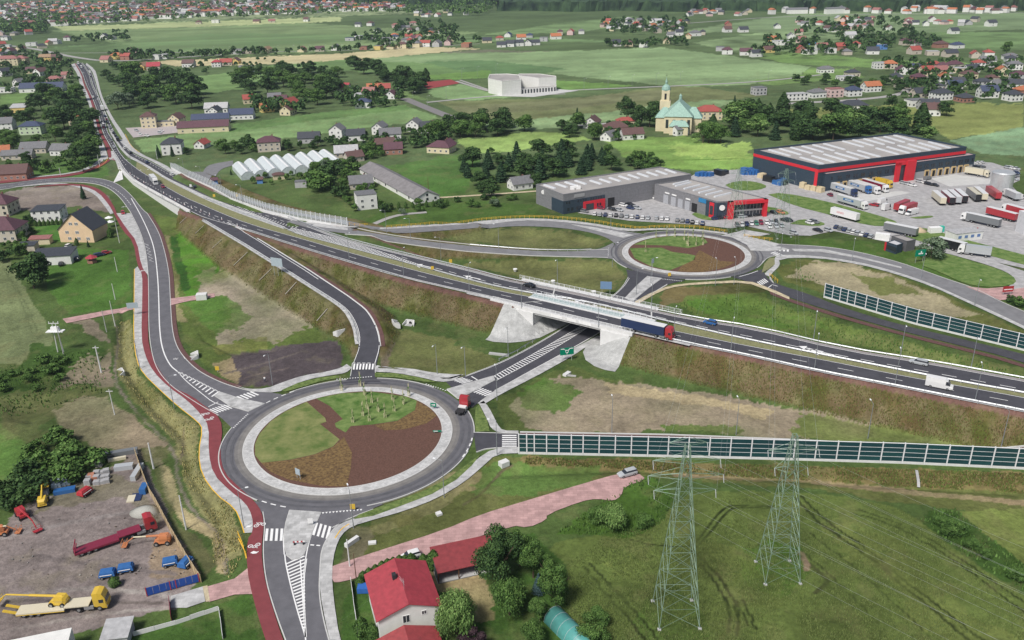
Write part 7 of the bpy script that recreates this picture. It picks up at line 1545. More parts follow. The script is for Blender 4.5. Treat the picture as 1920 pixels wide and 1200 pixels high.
grove([(888,355),(925,350),(930,370),(895,366)],4,8, 'dark', 'dark tree at the lower left corner of the plantation')
grove([(808,248),(930,236),(988,244),(935,256),(812,264)],16,12, 'mix', 'tree of the row below the school lane');grove([(1048,240),(1090,240),(1085,258),(1050,256)],5,9, 'mix', 'tree left of the brown roofed villas')
for x,y,h,k,l in ((1175,224,18, 'dark', 'tallest dark tree left of the church standing a little apart'),(1200,236,17, 'dark', 'dark tree between the lone tall one and the church tower'),(1218,238,18, 'dark', 'dark tree nearest the church tower'),(1228,228,16, 'dark', 'tree behind the church tower base'),(1115,262,13, 'mid', 'round tree in front of the brown roofed villa'),(1082,232,12, 'spruce', 'dark conifer left of the brown roofed gabled house'),(1139,297,9, 'mid', 'solitary tree above the long grey hall'),(1376,207,11, 'spruce', 'pointed spruce right of the parsonage'),
    (157,373,7, 'spruce', 'dark evergreen on the strip beside the bare plot'),(324,293,7, 'spruce', 'pointed spruce in front of the white cube house'),(298,295,8, 'spruce', 'pointed spruce left of the white cube house'),(350,290,6, 'dark', 'dark tree right of the white cube house'),(922,288,5, 'mid', 'small lone tree on the meadow below the row'),(1006,350,9, 'dark', 'dark round tree hiding the end of the blue-grey cottage')): tree(x,y,h,k,l)
grove([(1312,262),(1330,240),(1420,208),(1480,215),(1560,222),(1660,235),(1750,255),(1740,268),(1640,262),(1520,265),(1400,262)],48,14, 'parkmix', 'tree of the cemetery belt behind the big warehouse', jit=.3,wide=1.1)
for i in range(4): tree(1318+i*11,268,14, 'mid', 'leafy lime in the close row right of the church front', 'limes right of the church')
grove([(1485,150),(1590,155),(1690,160),(1690,175),(1600,168),(1490,158)],18,8, 'mix', 'tree of the hedge above the lane houses');tree(1774,217,13, 'dark', 'broad dark tree right of the brown roofed village house', wide=1.3);tree(1666,204,12, 'dark', 'dark tree left of the brown roofed village house');tree(1690,208,9, 'mid', 'lower tree between the dark tree and the brown roofed village house');tree(1886,103,15, 'mid', 'lone tree at the far right above the village')
grove([(1168,300),(1200,295),(1240,312),(1225,325),(1180,312)],11,5.5, 'bushmix', 'bush of the scrub strip behind the grey hall');grove([(565,335),(600,318),(655,312),(660,335),(640,370),(600,362)],16,7.5, 'bushmix', 'tree of the scrub right of the greenhouses');tree(610,325,9, 'silver0', 'silvery tree beside the last greenhouse')
grove([(415,275),(470,268),(480,285),(440,292),(418,288)],9,6.5, 'bushmix', 'bush between the small red roofed house and the plum roofed house');grove([(535,278),(640,272),(640,282),(540,286)],9,6, 'dark', 'tree of the row above the greenhouses');grove([(676,290),(712,282),(716,292),(690,300)],5,6, 'bushmix', 'bush beside the brick barn')
for i in range(9): tree(735+i*13,392-i*.8,3.2, 'thuja0', 'clipped dark conifer in the hedge below the long shed', 'conifers of the hedge below the long shed')
grove([(700,388),(860,376),(960,372),(965,385),(860,392),(720,402)],12,3.6, 'bushmix', 'bush along the field edge beyond the yellow railing');tree(755,402,3.4, 'silver1', 'silvery round bush at the left of the yellow railing');tree(655,385,5, 'mid', 'small tree left of the white cubic house');tree(718,398,4.5, 'spruce', 'small conifer by the white cubic house');tree(926,388,5, 'silver1', 'pale willow bush beyond the yellow railing'); 
grove([(430,325),(530,322),(528,330),(440,333)],8,2.6, 'spruce', 'small conifer planted along the greenhouse fronts')
T_=tree(1745,485,10, 'silver0', 'big pale grey-green willow standing alone by the gatehouse', wide=1.35)
# left foreground
tree(64,540,15, 'dark', 'big dark spreading tree at the lawn beside the low white house', wide=1.15);tree(78,525,12, 'dark', 'dark tree leaning into the low white house')
for x,y,h,k,l in ((8,490,6, 'dbush', 'dark bush at the left edge below the garages'),(35,478,5, 'bush', 'bush between dark tree and garages'),(42,450,5, 'mid', 'small tree behind the cream garage'),(60,438,4, 'dark', 'small dark tree by the hedge'),(208,445,4.2, 'thuja1', 'round clipped evergreen at the corner of the peach guesthouse'),(145,460,3.6, 'thuja0', 'slim dark thuja in the garden of the low white house'),(166,463,3.2, 'spruce', 'small garden spruce near the red car'),(5,440,5, 'dark', 'dark shrub at the left edge by the plum roofed house')): tree(x,y,h,k,l)
for i in range(7): tree(68+i*8,424-i*.6,3, 'thuja0', 'dark conifer in the hedge below the flat roofed white house', 'hedge conifers below the flat roofed white house')
for i in range(6): tree(38+i*5,432-i*4,4.5, 'dark', 'tree at the corner of the plum roofed house', 'trees beside the plum roofed house')
grove([(60,850),(110,830),(160,860),(175,905),(120,905),(70,890)],9,4.6, 'bush', 'green bush of the thicket behind the machine yard', wide=1.2);grove([(0,925),(50,905),(75,925),(40,945),(0,955)],7,4.5, 'dbush', 'dark bush of the clump behind the red lift', wide=1.1)
grove([(0,705),(110,690),(125,715),(100,735),(0,735)],10,2.6, 'bushmix', 'bush in the damp hollow at left', wide=1.3);grove([(85,680),(125,680),(130,700),(95,705)],4,3, 'bush', 'bush below the white mast', wide=1.2);tree(142,905,2.6, 'bush', 'small bright bush behind the pallets')
tree(108,1118-20,.1, 'bush', 'x') if 0 else None
q=tree(216,1098,2.2, 'thuja1', 'low flat dark juniper in the yard beside the blue machines', wide=1.6)
# garden at the bottom
tree(938,1092,14, 'bigdark', 'huge dark green chestnut hiding the end of the red shelter', wide=.95);tree(857,1188,9.5, 'willowbig', 'weeping willow with pale hanging branches beside the crimson roofed house', wide=.95)
tree(955,1152,8.0, 'nearlight', 'light green fruit tree in the middle of the garden');tree(1043,1146,12.5, 'nearmid', 'tall slender tree at the field edge of the garden', wide=.75);tree(1000,1082,10, 'nearmid', 'green tree right of the huge chestnut', wide=.9);tree(1010,1112,4.8, 'bluespruce', 'blue spruce in the garden')
tree(890,1215,4.5, 'purple0', 'dark purple-leaved shrub at the bottom of the garden');tree(1000,1205,5.5, 'nearlight', 'loose light green tree at the bottom edge of the garden');tree(1118,1172,3.5, 'nearbush', 'bush beside the turquoise tunnel');tree(1110,1205,4.2, 'nearbush', 'bush right of the turquoise tunnel at the bottom edge')
tree(1150,990,5.5, 'nearwillow', 'round willow bush between the pink lane and the wheat', wide=1.1);tree(1120,975,3, 'nearbush', 'low bush left of the round willow bush', wide=1.3);tree(1205,985,3, 'nearbush', 'low bush right of the round willow bush', wide=1.3)
for x,y,h,l in ((814,1066,4.2, 'tall thuja beside the open red shelter'),(795,1064,3.2, 'thuja left of the tall thuja beside the shelter'),(772,1062,3.2, 'thuja right of the white car behind the hedge')): tree(x,y,h, 'thuja1', l,wide=1.1)
for i,(x,y) in enumerate([(676,1098),(682,1088),(693,1082),(705,1076),(717,1071),(728,1067),(738,1062),(750,1060),(760,1058)]): tree(x,y,2.4, 'thuja1', 'thuja of the hedge running round the crimson roofed house', 'hedge round the crimson roofed house', wide=1.2)
tree(680,1195,4.4, 'thuja1', 'bright green thuja at the bottom left of the crimson roofed house');tree(700,1200,4.0, 'thuja1', 'second bright thuja closer to the wing of the crimson roofed house')
for x,y,h,l in ((1765,985,2.6, 'bush at the upper end of the scrub strip'),(1790,1005,3.8, 'largest dark bush of the scrub strip'),(1823,1030,2.4, 'bright bush below the largest one in the scrub strip'),(1850,1045,2, 'small bush in the middle of the scrub strip'),(1905,1085,2.8, 'bush at the right end of the scrub strip')): tree(x,y,h, 'nearbush', l,wide=1.1)
tree(1912,575,4, 'bush', 'bush at the right edge by the red sign');tree(1895,566,3, 'dbush', 'dark bush left of the bush at the right edge')
# staked saplings on the two roundabouts
STAKE=mat('stake_wood', (.6,.56,.36),var=.1)
def saplings(pts,grp,lab,h):
    for x,y in pts:
        o=tree(x,y,h, 'sapling', lab,grp,wide=1.5)
        o.children[1].material_slots[0].link = 'OBJECT'; o.children[1].material_slots[0].material=STAKE
        for dx,dy in ((.35,0),(-.18,.3),(-.18,-.3)): q=MB().box(-.06,.06,-.06,.06,-.1,1.7).build('stake', STAKE,o);q.location=(dx,dy,0)
saplings([(641,733),(676,724),(684,742),(689,768),(681,781),(693,790),(698,756),(710,773),(722,784),(736,751),(740,772),(757,759),(767,744),(662,793)], 'staked saplings on the near roundabout', 'slim staked sapling on the lawn of the near roundabout', 4.2)
saplings([(1230,446),(1250,443),(1265,445),(1283,451),(1288,458),(1290,462),(1299,446),(1305,461),(1318,460),(1317,450),(1210,473)], 'staked saplings on the far roundabout', 'slim staked sapling on the far roundabout', 4.6)
# distant woods and village trees (far-off masses)
def mass(polys,n,h,label,name,mats,q=22):
    P=[]
    for poly,w in polys: P += scatter(poly,int(n*w),tr_)
    V=[]
    for x,y in P:
        p=G0(x,y);hh=h*tr_.uniform(.6,1.25);D=RNG.normal(0,1,(q,3));D /= np.linalg.norm(D,axis=1)[:,None];D[:,2]=np.abs(D[:,2])
        V.append(quads(p+np.array([0,0,hh*.45])+D*np.array([hh*.38,hh*.38,hh*.5])*RNG.uniform(.7,1,(q,1)),D,hh*.17,RNG))
    V=np.concatenate(V);me=leafmesh(name,V,mats);o=link(name,me);tag(o,label, 'trees', kind='stuff')
mass([([(0,8),(640,6),(640,30),(330,40),(120,50),(0,70)],.55),([(0,48),(90,56),(85,64),(0,66)],.12),([(640,6),(960,10),(900,30),(640,28)],.2),([(60,30),(180,36),(150,48),(0,52)],.13)],1300,13, 'tree cover scattered through the distant town', 'distant_trees', LM['mid'])
mass([([(1120,40),(1290,36),(1290,64),(1130,66)],.2),([(1480,36),(1700,36),(1720,66),(1490,68)],.2),([(1560,66),(1730,66),(1770,90),(1600,100)],.15),([(740,42),(860,44),(860,80),(740,84)],.18),([(640,76),(700,60),(740,76),(720,90)],.05),([(1650,120),(1910,118),(1915,185),(1720,190)],.14),([(1480,90),(1640,84),(1640,106),(1480,106)],.08)],620,9, 'trees scattered among the far village houses', 'village_trees', LM['dark'],34)
mass([([(180,108),(250,102),(500,100),(660,93),(900,76),(900,82),(660,99),(500,106),(250,116)],.35),([(0,90),(110,105),(150,150),(60,170),(0,160)],.2),([(1440,70),(1520,66),(1560,100),(1400,108)],.12),([(190,60),(250,64),(240,80),(120,82)],.1),([(1130,86),(1280,78),(1290,90),(1150,92)],.1),([(620,170),(760,174),(740,200),(640,205)],.07),([(470,190),(580,200),(570,215),(480,212)],.06)],430,9, 'trees and hedges along the far lanes', 'lane_trees', LM['dark'],34)
def forest(x0,x1,yf,yb,label):
    a=[G0(x,yf) for x in np.linspace(x0,x1,260)]; 
    V=[];nu=260;nv=90;F=[]
    for j in range(nv):
        for i,p in enumerate(a):
            k=1+(j-1)*.014 if j else 1;h=-1 if j == 0 else 13+9*vnoise(np.array([i*.9]),np.array([j*.9]))[0]+3*RNG.random();e=RNG.normal(0,2.5,2)
            V.append((p[0]*k+e[0],p[1]*k+e[1]+20*math.sin(i*.21),h))
    F=[(j*nu+i,j*nu+i+1,(j+1)*nu+i+1,(j+1)*nu+i) for j in range(nv-1) for i in range(nu-1)]
    me=bpy.data.meshes.new('forest');me.from_pydata(V,[],F);me.update();o=link('forest', me,None,mat('forest_canopy', (.01,.032,.018),var=.5,scale=.05,rough=.9,col2=(.04,.075,.028)));tag(o,label, 'forest', kind='stuff')
forest(930,2600,21,0, 'dark forest along the top right under the horizon');forest(560,960,8,0, 'farther dark forest at the top middle')
# tall weeds and reeds on the banks: uncountable tufts
def tufts(name,label,test,n,box,hh,mats,w=(.4,.35,.25)):
    pts=RNG.uniform(0,1,(n*4,2));px=box[0]+(box[2]-box[0])*pts[:,0];py=box[1]+(box[3]-box[1])*pts[:,1]
    P=G(np.stack([px,py],1));k=test(P,px,py);P=P[k][:n]
    s=hh*RNG.uniform(.5,1.3,len(P));V=[]
    for q in range(2):
        a=RNG.uniform(0,3.14,len(P));d=np.stack([np.cos(a)*s*.3,np.sin(a)*s*.3,np.zeros(len(P))],1);up=np.stack([RNG.normal(0,.2,len(P))*s,RNG.normal(0,.2,len(P))*s,s],1)
        V.append(np.stack([P-d-[0,0,.15],P+d-[0,0,.15],P+d*.7+up,P-d*.6+up*.8],1).reshape(-1,3))
    V=np.concatenate(V);me=leafmesh(name,V,mats,w);o=link(name,me);tag(o,label, 'weeds', kind='stuff')
WD=[mat('weed_brown', (.16,.115,.05),var=.3,scale=.5),mat('weed_olive', (.155,.165,.045),var=.3,scale=.5),mat('weed_green', (.12,.18,.04),var=.3,scale=.5)]
def bank(P,px,py):
    d,z=rib_eval(P[:,0],P[:,1],MAIN);r,_=rib_eval(P[:,0],P[:,1],RAMP);nn,_=rib_eval(P[:,0],P[:,1],NRAMP);qq,_=rib_eval(P[:,0],P[:,1],QR)
    pav=inpoly(px,py,[(948,560),(905,640),(985,645),(1068,610),(1105,585)]) | inpoly(px,py,[(1128,628),(1090,660),(1098,677),(1135,698),(1155,700),(1190,625),(1200,600)])
    clump=vnoise(P[:,0]/3,P[:,1]/3)+.4*RNG.random(len(P)) > .42
    return (P[:,2] > .35) & (d > 2.6) & (r > 2.2) & (nn > 1.6) & (qq > 1.6) & ~pav & (udist(P[:,0],P[:,1]) > 9) & clump
tufts('bank_weeds', 'brown and olive reeds covering the highway banks', bank,30000,(320,395,1925,840),.3,WD,(.45,.35,.2))
def poly_test(polys): 
    def f(P,px,py):
        k=np.zeros(len(P),bool)
        for pl in polys: k |= inpoly(px,py,pl)
        return k & (vnoise(P[:,0]/4,P[:,1]/4)+.35*RNG.random(len(P)) > .5)
    return f
tufts('rough_grass', 'rough grass and weeds below the noise barrier', poly_test([[(985,857),(1320,868),(1920,888),(1920,925),(1320,890),(1180,880),(985,870)]]),7000,(980,850,1920,930),.35,WD,(.3,.35,.35))
tufts('hollow_weeds', 'green weeds in the hollows between the roads', poly_test([[(1235,590),(1300,556),(1440,560),(1700,640),(1920,700),(1920,712),(1700,668),(1500,632),(1330,600)],[(1455,500),(1500,490),(1545,530),(1500,530)],[(0,690),(200,650),(200,735),(0,790)],[(1725,975),(1740,955),(1790,955),(1920,1060),(1920,1110),(1790,1028)],[(1040,1000),(1130,940),(1180,905),(1225,892),(1260,930),(1245,975),(1180,1005)]]),13000,(0,480,1920,1110),.5,[LM['mid'][1],LM['mid'][2],LM['light'][1]])
tufts('ditch_grass', 'dry yellow grass on the ditch banks beside the cycle path', poly_test([[(222,600),(250,600),(262,700),(330,770),(372,800),(372,880),(440,955),(455,1040),(430,1085),(400,1060),(395,980),(345,900),(330,830),(270,770),(222,700)]]),3200,(210,590,460,1090),.3,[mat('dry_grass', (.5,.44,.2),var=.2),WD[2],mat('dry_grass_b', (.4,.37,.16),var=.2)],(.5,.15,.35))
def offtrack(f):
    def h_(P,px,py):
        k=f(P,px,py);d=np.full(len(P),1e9)
        for pl,wd,c in TRACKS[:18]:
            W=np.array(sm_line(G(pl)[:,:2],2))
            for a,b in zip(W[:-1],W[1:]): e=b-a;t=np.clip(((P[:,0]-a[0])*e[0]+(P[:,1]-a[1])*e[1])/(e@e),0,1);d=np.minimum(d,np.hypot(P[:,0]-a[0]-t*e[0],P[:,1]-a[1]-t*e[1])-wd*.5)
        return k & (d > .35)
    return h_
WHT=[mat('wheat_a', (.14,.19,.055),var=.25),mat('wheat_b', (.19,.235,.08),var=.25),mat('wheat_c', (.11,.16,.045),var=.25)]
tufts('wheat_crop', 'standing green wheat in the near field', offtrack(poly_test([[(1060,1200),(1060,1060),(1130,1010),(1230,975),(1300,932),(1400,922),(1560,930),(1672,947),(1725,980),(1790,1035),(1920,1120),(1920,1215)]])),30000,(1050,915,1925,1215),.2,WHT)
tree(975,1060,9, 'nearmid', 'dark green tree squeezed behind the huge chestnut', wide=.8);tree(1012,1165,6, 'nearmid', 'leafy tree below the tall slender one');tree(1030,1100,8, 'nearmid', 'tree between the blue spruce and the field edge', wide=.7)
mass([([(0,100),(140,120),(160,175),(0,178)],.2),([(385,118),(500,112),(660,140),(470,142),(290,140)],.14),([(600,262),(860,240),(850,262),(760,285),(640,290)],.2),([(480,190),(560,185),(570,205),(470,212)],.1),([(660,175),(760,170),(750,200),(660,205)],.1),([(1100,240),(1200,235),(1195,262),(1120,268)],.1),([(1640,115),(1915,112),(1918,190),(1700,200)],.16)],420,5.5, 'garden shrubs and low trees around the village houses', 'garden_shrubs', LM['dark'],60)
mass([([(425,325),(600,318),(640,330),(600,350),(440,345)],.3),([(660,335),(690,330),(720,395),(650,398),(640,370)],.3),([(0,425),(60,415),(66,470),(0,480)],.25),([(0,290),(60,300),(60,318),(0,318)],.15)],75,3.2, 'low garden scrub near the barrier and the left hand houses', 'garden_scrub', LM['mid'],150)
mb=MB()
for x,y in scatter([(10,990),(200,890),(290,960),(360,1080),(250,1100),(20,1090)],90,tr_):
    p=g(x,y);s=tr_.uniform(.06,.2);mb.box(-s,s,-s*.6,s*.6,0,s*.6,tr_.randrange(3),tr_.uniform(0,3),tuple(p))
tag(mb.build('debris', [BARK,M('scrap_grey', (.2,.19,.18),var=.1),M('scrap_pale', (.3,.28,.26),var=.1)]), 'small stones and scraps strewn over the machine yard', 'debris', kind='stuff')
# ================================================================= vehicles, signs, pylons
def paint(k,c): return M('paint_'+k,c,rough=.3,var=.03,spec=.5,coat=.3)
PC={'white': (.7,.7,.7), 'silver': (.4,.42,.44), 'grey': (.16,.17,.18), 'black': (.015,.016,.02), 'navy': (.02,.035,.1), 'blue': (.03,.12,.33), 'red': (.36,.03,.04), 'maroon': (.2,.02,.045), 'green': (.05,.2,.13), 'yellow': (.62,.42,.05), 'cream': (.6,.55,.42), 'orange': (.5,.19,.08)}
TY=mat('tyre', (.02,.02,.022),var=.1);RIM=mat('rim', (.35,.36,.37),var=0,metal=.5,rough=.4);CHS=mat('chassis', (.03,.03,.033),var=.1);HLT=mat('lamp_glass', (.75,.76,.78),rough=.2,var=0);TLT=mat('tail_lamp', (.4,.01,.01),rough=.3,var=0)
def wheelmesh(r,w): return MB().tube((0,-w/2,0),(0,w/2,0),r,n=12).mesh('wheel'),MB().tube((0,-w/2-.01,0),(0,w/2+.01,0),r*.58,n=8).mesh('rim')
WHC=wheelmesh(.32,.22);WHT_=wheelmesh(.5,.32)
def wheels(o,xs,y,s,r):
    for x in xs:
        for sy in (-1,1): q=link('wheel', s[0],o,TY);q.location=(x,sy*y,r);link('rim', s[1],q,RIM)
def loft(secs,m,name,o,sm=True):
    """secs: (x, half width low, half width top, z low, z top) along x"""
    mb=MB();v=[]
    for x,a,b,z0,z1 in secs: zm=z0+(z1-z0)*.55;v += [(x,-a*.94,z0),(x,-a,zm),(x,-b,z1),(x,b,z1),(x,a,zm),(x,a*.94,z0)]
    n=len(secs);mb.add(v,[(i*6+k,(i+1)*6+k,(i+1)*6+(k+1) % 6,i*6+(k+1) % 6) for i in range(n-1) for k in range(6)]+[(0,1,2,3,4,5),tuple(range(n*6-1,n*6-7,-1))])
    return mb.mesh(name)
def carset(L,W,H,roof0,roof1,bon):
    """heading +x. body below the waist, glass cabin, roof"""
    h=L/2;w=W/2
    body=loft([(-h,w*.8,w*.78,.35,.8),(-h+.15,w*.95,w*.9,.25,.95),(-h+.8,w,w*.93,.22,.98),(0,w,w*.94,.22,.98),(bon,w,w*.93,.22,.95),(h-.45,w*.96,w*.88,.24,.8),(h-.08,w*.84,w*.76,.3,.68),(h,w*.76,w*.7,.36,.58)],None, 'body', None)
    gl=loft([(roof0-.35,w*.86,w*.84,.93,.97),(roof0,w*.87,w*.74,.93,H-.06),(roof1,w*.87,w*.74,.93,H-.06),(bon+.1,w*.86,w*.84,.9,.96)],None, 'windows', None)
    rf=loft([(roof0-.08,w*.72,w*.7,H-.08,H-.05),(roof0+.2,w*.75,w*.68,H-.07,H),(roof1-.1,w*.75,w*.68,H-.07,H),(roof1+.12,w*.7,w*.66,H-.12,H-.07)],None, 'roof', None)
    return body,gl,rf,MB().box(h-.12,h-.01,-.14,.14,.55,.68).mesh('headlight'),L,W
CT={'hatch': carset(4.1,1.75,1.47,-1.65,.35,1.0), 'saloon': carset(4.6,1.8,1.43,-1.0,.35,.95), 'estate': carset(4.7,1.82,1.47,-2.0,.35,1.0), 'van': None}
def rotz(px,to,surf=None): a=g(*px,surf);b=g(*to,surf);return a,math.atan2(b.y-a.y,b.x-a.x)
def setm(o,m): o.material_slots[0].link = 'OBJECT'; o.material_slots[0].material=m
def car(px,to,col,kind='hatch', label='', group=None,surf=None,off=.08,cat='car'):
    a,rz=rotz(px,to,surf);o=empty('car', a+Vector((0,0,off)),rz,label,cat,group);b,gl,rf,hl,L,W=CT[kind];m=paint(col,PC[col])
    q=link('body', b,o,m);setm(q,m);link('windows', gl,o,GLASS);q=link('roof', rf,o,m);setm(q,m)
    for sy in (-1,1): q=link('headlight', hl,o,HLT);q.location=(0,sy*W*.33,0)
    wheels(o,(-L*.3,L*.3),W/2-.12,WHC,.32);return o
def van(px,to,col,label,L=5.9,H=2.6,group=None,surf=None,off=.08,box=None):
    a,rz=rotz(px,to,surf);o=empty('van', a+Vector((0,0,off)),rz,label, 'van', group);m=paint(col,PC[col]);h=L/2
    if box: link('body', loft([(h-2.2,1,.9,.3,2.1),(h-1.3,1,.85,.3,2.1),(h-.6,.98,.85,.3,1.25),(h,.9,.8,.35,1.0)],None, 'cab', None),o,m).name = 'cab'; MB().box(-h,h-2.1,-1.1,1.1,.6,H+.3).build('cargo_box', paint(box,PC[box]),o)
    else: link('body', loft([(-h,.92,.85,.35,H),(-h+.1,1,.92,.3,H),(h-1.9,1,.9,.3,H),(h-1.3,1,.84,.3,H-.35),(h-.75,.98,.86,.3,1.25),(h-.1,.9,.8,.3,1.0),(h,.85,.75,.35,.9)],None, 'body', None),o,m)
    MB().profile([(h-1.75,1.35),(h-.72,1.3),(h-1.25,H-.42 if not box else 1.95),(h-1.75,H-.45 if not box else 1.95)],-1.01,1.01).build('windows', GLASS,o)
    for sy in (-1,1): MB().box(h-.12,h+.01,sy*.62-.15,sy*.62+.15,.75,.95).build('headlight', HLT,o)
    wheels(o,(-L*.3,L*.31),.86,WHC,.34);return o
def tractor(o,x,c):
    """cab with its nose at x"""
    m=paint(c,PC[c]);f=loft([(x-2.3,1.2,1.1,1.0,3.75),(x-1.4,1.25,1.15,.7,3.85),(x-.6,1.25,1.1,.5,3.6),(x-.15,1.22,1.1,.45,2.7),(x,1.15,1.05,.5,1.6)],None, 'cab', None);link('cab', f,o,m)
    MB().profile([(x-.02,1.75),(x+.03,1.75),(x-.12,2.6),(x-.35,2.62)],-1.0,1.0).build('windscreen', GLASS,o);MB().box(x-1.25,x-.45,-1.27,1.27,1.8,2.5).build('side_windows', GLASS,o)
    MB().box(x-6.2,x-.4,-.5,.5,.65,1.05).build('chassis', CHS,o)
    for sy in (-1,1): MB().box(x-.1,x+.02,sy*.9-.18,sy*.9+.18,.65,.9).build('headlight', HLT,o);MB().box(x-4.1,x-2.4,sy*1.0-.22,sy*1.0+.22,.5,1.1).build('fuel_tank', RIM,o)
    wheels(o,(x-1.4,x-5.1),1.05,WHT_,.5)
def semi(back,front,cabc,boxc,label,L=16.4,roof='white', sign=None,low=False,rigid=False,surf=None,off=.08,group=None,name='semi_truck', end=None):
    a=g(*back,surf);b=g(*front,surf);c=(a+b)/2;d=b-a;rz=math.atan2(d.y,d.x);o=empty(name,c+Vector((0,0,off)),rz,label, 'truck' if cabc else 'trailer', group);h=L/2
    if cabc: tractor(o,h,cabc);x1=h-2.6;x0=-h
    else: x0,x1=-h,h
    bm=paint(boxc,PC[boxc])
    if low: 
        MB().box(x0+.3,x1-5.0,-1.25,1.25,.75,1.0).box(x1-5.0,x1-.6,-1.25,1.25,1.25,1.45).build('loading_bed', bm,o);MB().box(x0+.3,x1-5,-1.27,-1.2,.6,.75).build('side_rail', M('rail_'+low,PC[low]),o)
        for sy in (-.75,.75): q=MB().box(-2.4,0,-.3,.3,0,.12).build('ramp', M('rail_'+low,PC[low]),o);q.location=(x0+.3,sy,.85);q.rotation_euler=(0,.35 if low == 'yellow' else 1.9,0)
    else:
        MB().box(x0,x1,-1.27,1.27,1.1,3.85).build('cargo_box', bm,o);MB().box(x0+.05,x1-.05,-1.24,1.24,3.85,3.95).build('cargo_roof', paint(roof,PC[roof]),o)
        if end: MB().box(x0-.03 if not cabc else x0-.03,x0,-1.2,1.2,1.15,3.8).build('rear_door', paint(end,PC[end]),o)
    MB().box(x0+.2,x1-1,-.5,.5,.75,1.08 if not low else .74).build('frame', CHS,o)
    wheels(o,[x0+1.6+1.3*k for k in range(3 if not rigid else 1)],1.05,WHT_,.5)
    if not cabc: 
        for sy in (-1,1): MB().box(x1-2.8,x1-2.6,sy*.8-.08,sy*.8+.08,.05,1.1).build('landing_leg', CHS,o)
    if sign: 
        for sy in (-1,1):
            q=MB().box(-3,3,-.02,.02,-.5,.5).build('sign_panel', M('sign_blue', (.03,.13,.33),var=0),o);q.location=((x0+x1)/2,sy*1.29,2.7)
            w_=MB();[w_.box(-1.9+k*.55,-1.55+k*.55,-.035,.035,-.22,.22) for k in range(7)];w_.build('lettering', WHITE,q)['kind'] = 'stuff'
    return o
z5=lambda x,y: (1400+x/3.692,240+y/3.692)
sb=[g(1160,628,hdeck),0]
semi((1172,617),(1258,637), 'red', 'navy', 'blue curtain-sided semi-trailer truck with a red cab just past the bridge', surf=hdeck)
for a,b,cc,l in (((588,478),(752,530), 'navy', 'left of the three white trailers with a blue panel, at the dock'),((632,562),(825,618), 'white', 'white cab truck with a blue panelled trailer on the lane beside the grass island'),((690,455),(852,508), 'blue', 'second white trailer with a blue panel, bright blue cab')): semi(z5(a[0],a[1]-48),z5(b[0],b[1]-48),cc, 'silver', l,sign=1)
semi(z5(750,415),z5(905,462), 'white', 'silver', 'plain grey trailer with white cab beside the blue panelled trailers');semi(z5(805,402),z5(965,450), 'white', 'maroon', 'maroon trailer with white cab reversed onto the dock', roof='white');semi(z5(905,398),z5(988,418), 'yellow', 'yellow', 'short all yellow box truck at the dock', 9, 'yellow', rigid=True)
q=semi(z5(585,605),z5(768,655),None, 'white', 'long white trailer with faint red lettering parked on the lane', 13.6)
text('DENSO', 1.15,M('red_letters', (.55,.1,.12),var=0),q,(-1.5,-1.3,2.6),(math.pi/2,0,0),ext=.01)
for a,b,bc,rc,l in (((1285,480),(1365,548), 'cream', 'white', 'white trailer, first of the row of four'),((1350,480),(1425,545), 'maroon', 'white', 'maroon trailer, second of the row of four'),((1395,475),(1470,540), 'silver', 'white', 'pale trailer, third of the row of four'),((1440,468),(1515,535), 'maroon', 'white', 'dark maroon trailer, fourth of the row of four'),
    ((1525,460),(1605,522), 'grey', 'cream', 'grey trailer with open black rear right of the row of four'),((1575,455),(1650,518), 'cream', 'white', 'pale trailer with brown rear beside the grey one'),((1660,450),(1745,510), 'red', 'red', 'bright red trailer alone by the silver tank')):
    semi(z5(b[0],b[1]),z5(a[0],a[1]),None,bc,l,13.6,rc,end='black' if bc in ('grey', 'maroon') else None)
semi(z5(1868,508),z5(1782,470), 'white', 'silver', 'light grey trailer right of the silver tank', 11, 'white', rigid=True);semi(z5(1735,692),z5(1495,638), 'white', 'grey', 'long dark grey trailer truck with white cab facing left');semi(z5(1850,652),z5(1672,605),None, 'red', 'long red trailer in the yard at the far right', 13.6);semi(z5(1960,630),z5(1800,585), 'white', 'red', 'red trailer with white cab cut by the right edge')
semi(z5(1530,322),z5(1655,342), 'cream', 'cream', 'cream box truck at the right end of the warehouse', 12, 'cream', rigid=True);semi(z5(1120,545),z5(1015,590),None, 'red', 'red trailer behind the white cab trucks', 11, 'red');semi(z5(1175,565),z5(1045,605), 'white', 'red', 'white cab truck with red body facing lower left', 11, 'red', rigid=True)
van(z5(1140,600),z5(1090,612), 'white', 'white tanker-like van in front of the red bodied truck', 7);semi(z5(1160,755),z5(965,715),None, 'grey', 'grey curtain trailer parked behind the gatehouse', 13.6);semi(z5(1480,858),z5(1345,825),None, 'black', 'black curtain trailer on the lane right of the pale willow', 11);semi(z5(1640,890),z5(1502,872), 'white', 'silver', 'grey box truck with white cab on the lane below the site office', 11.5, 'silver', rigid=True)
van(z5(940,522),z5(985,512), 'white', 'white high roofed van towing near the islands', 5.5);van(z5(965,568),z5(1000,560), 'white', 'white bare tractor unit parked in the yard', 5,3.2);van(z5(1250,358),z5(1275,352), 'grey', 'dark grey minivan by the portal', 5,1.9);van(z5(1885,495),z5(1915,490), 'white', 'white van at the right edge of the truck yard', 5.5);car(z5(880,540),z5(860,536), 'red', 'estate', 'red car in front of the white high roofed van');car(z5(575,470),z5(560,462), 'maroon', 'hatch', 'dark red car at the end of the timber stack')
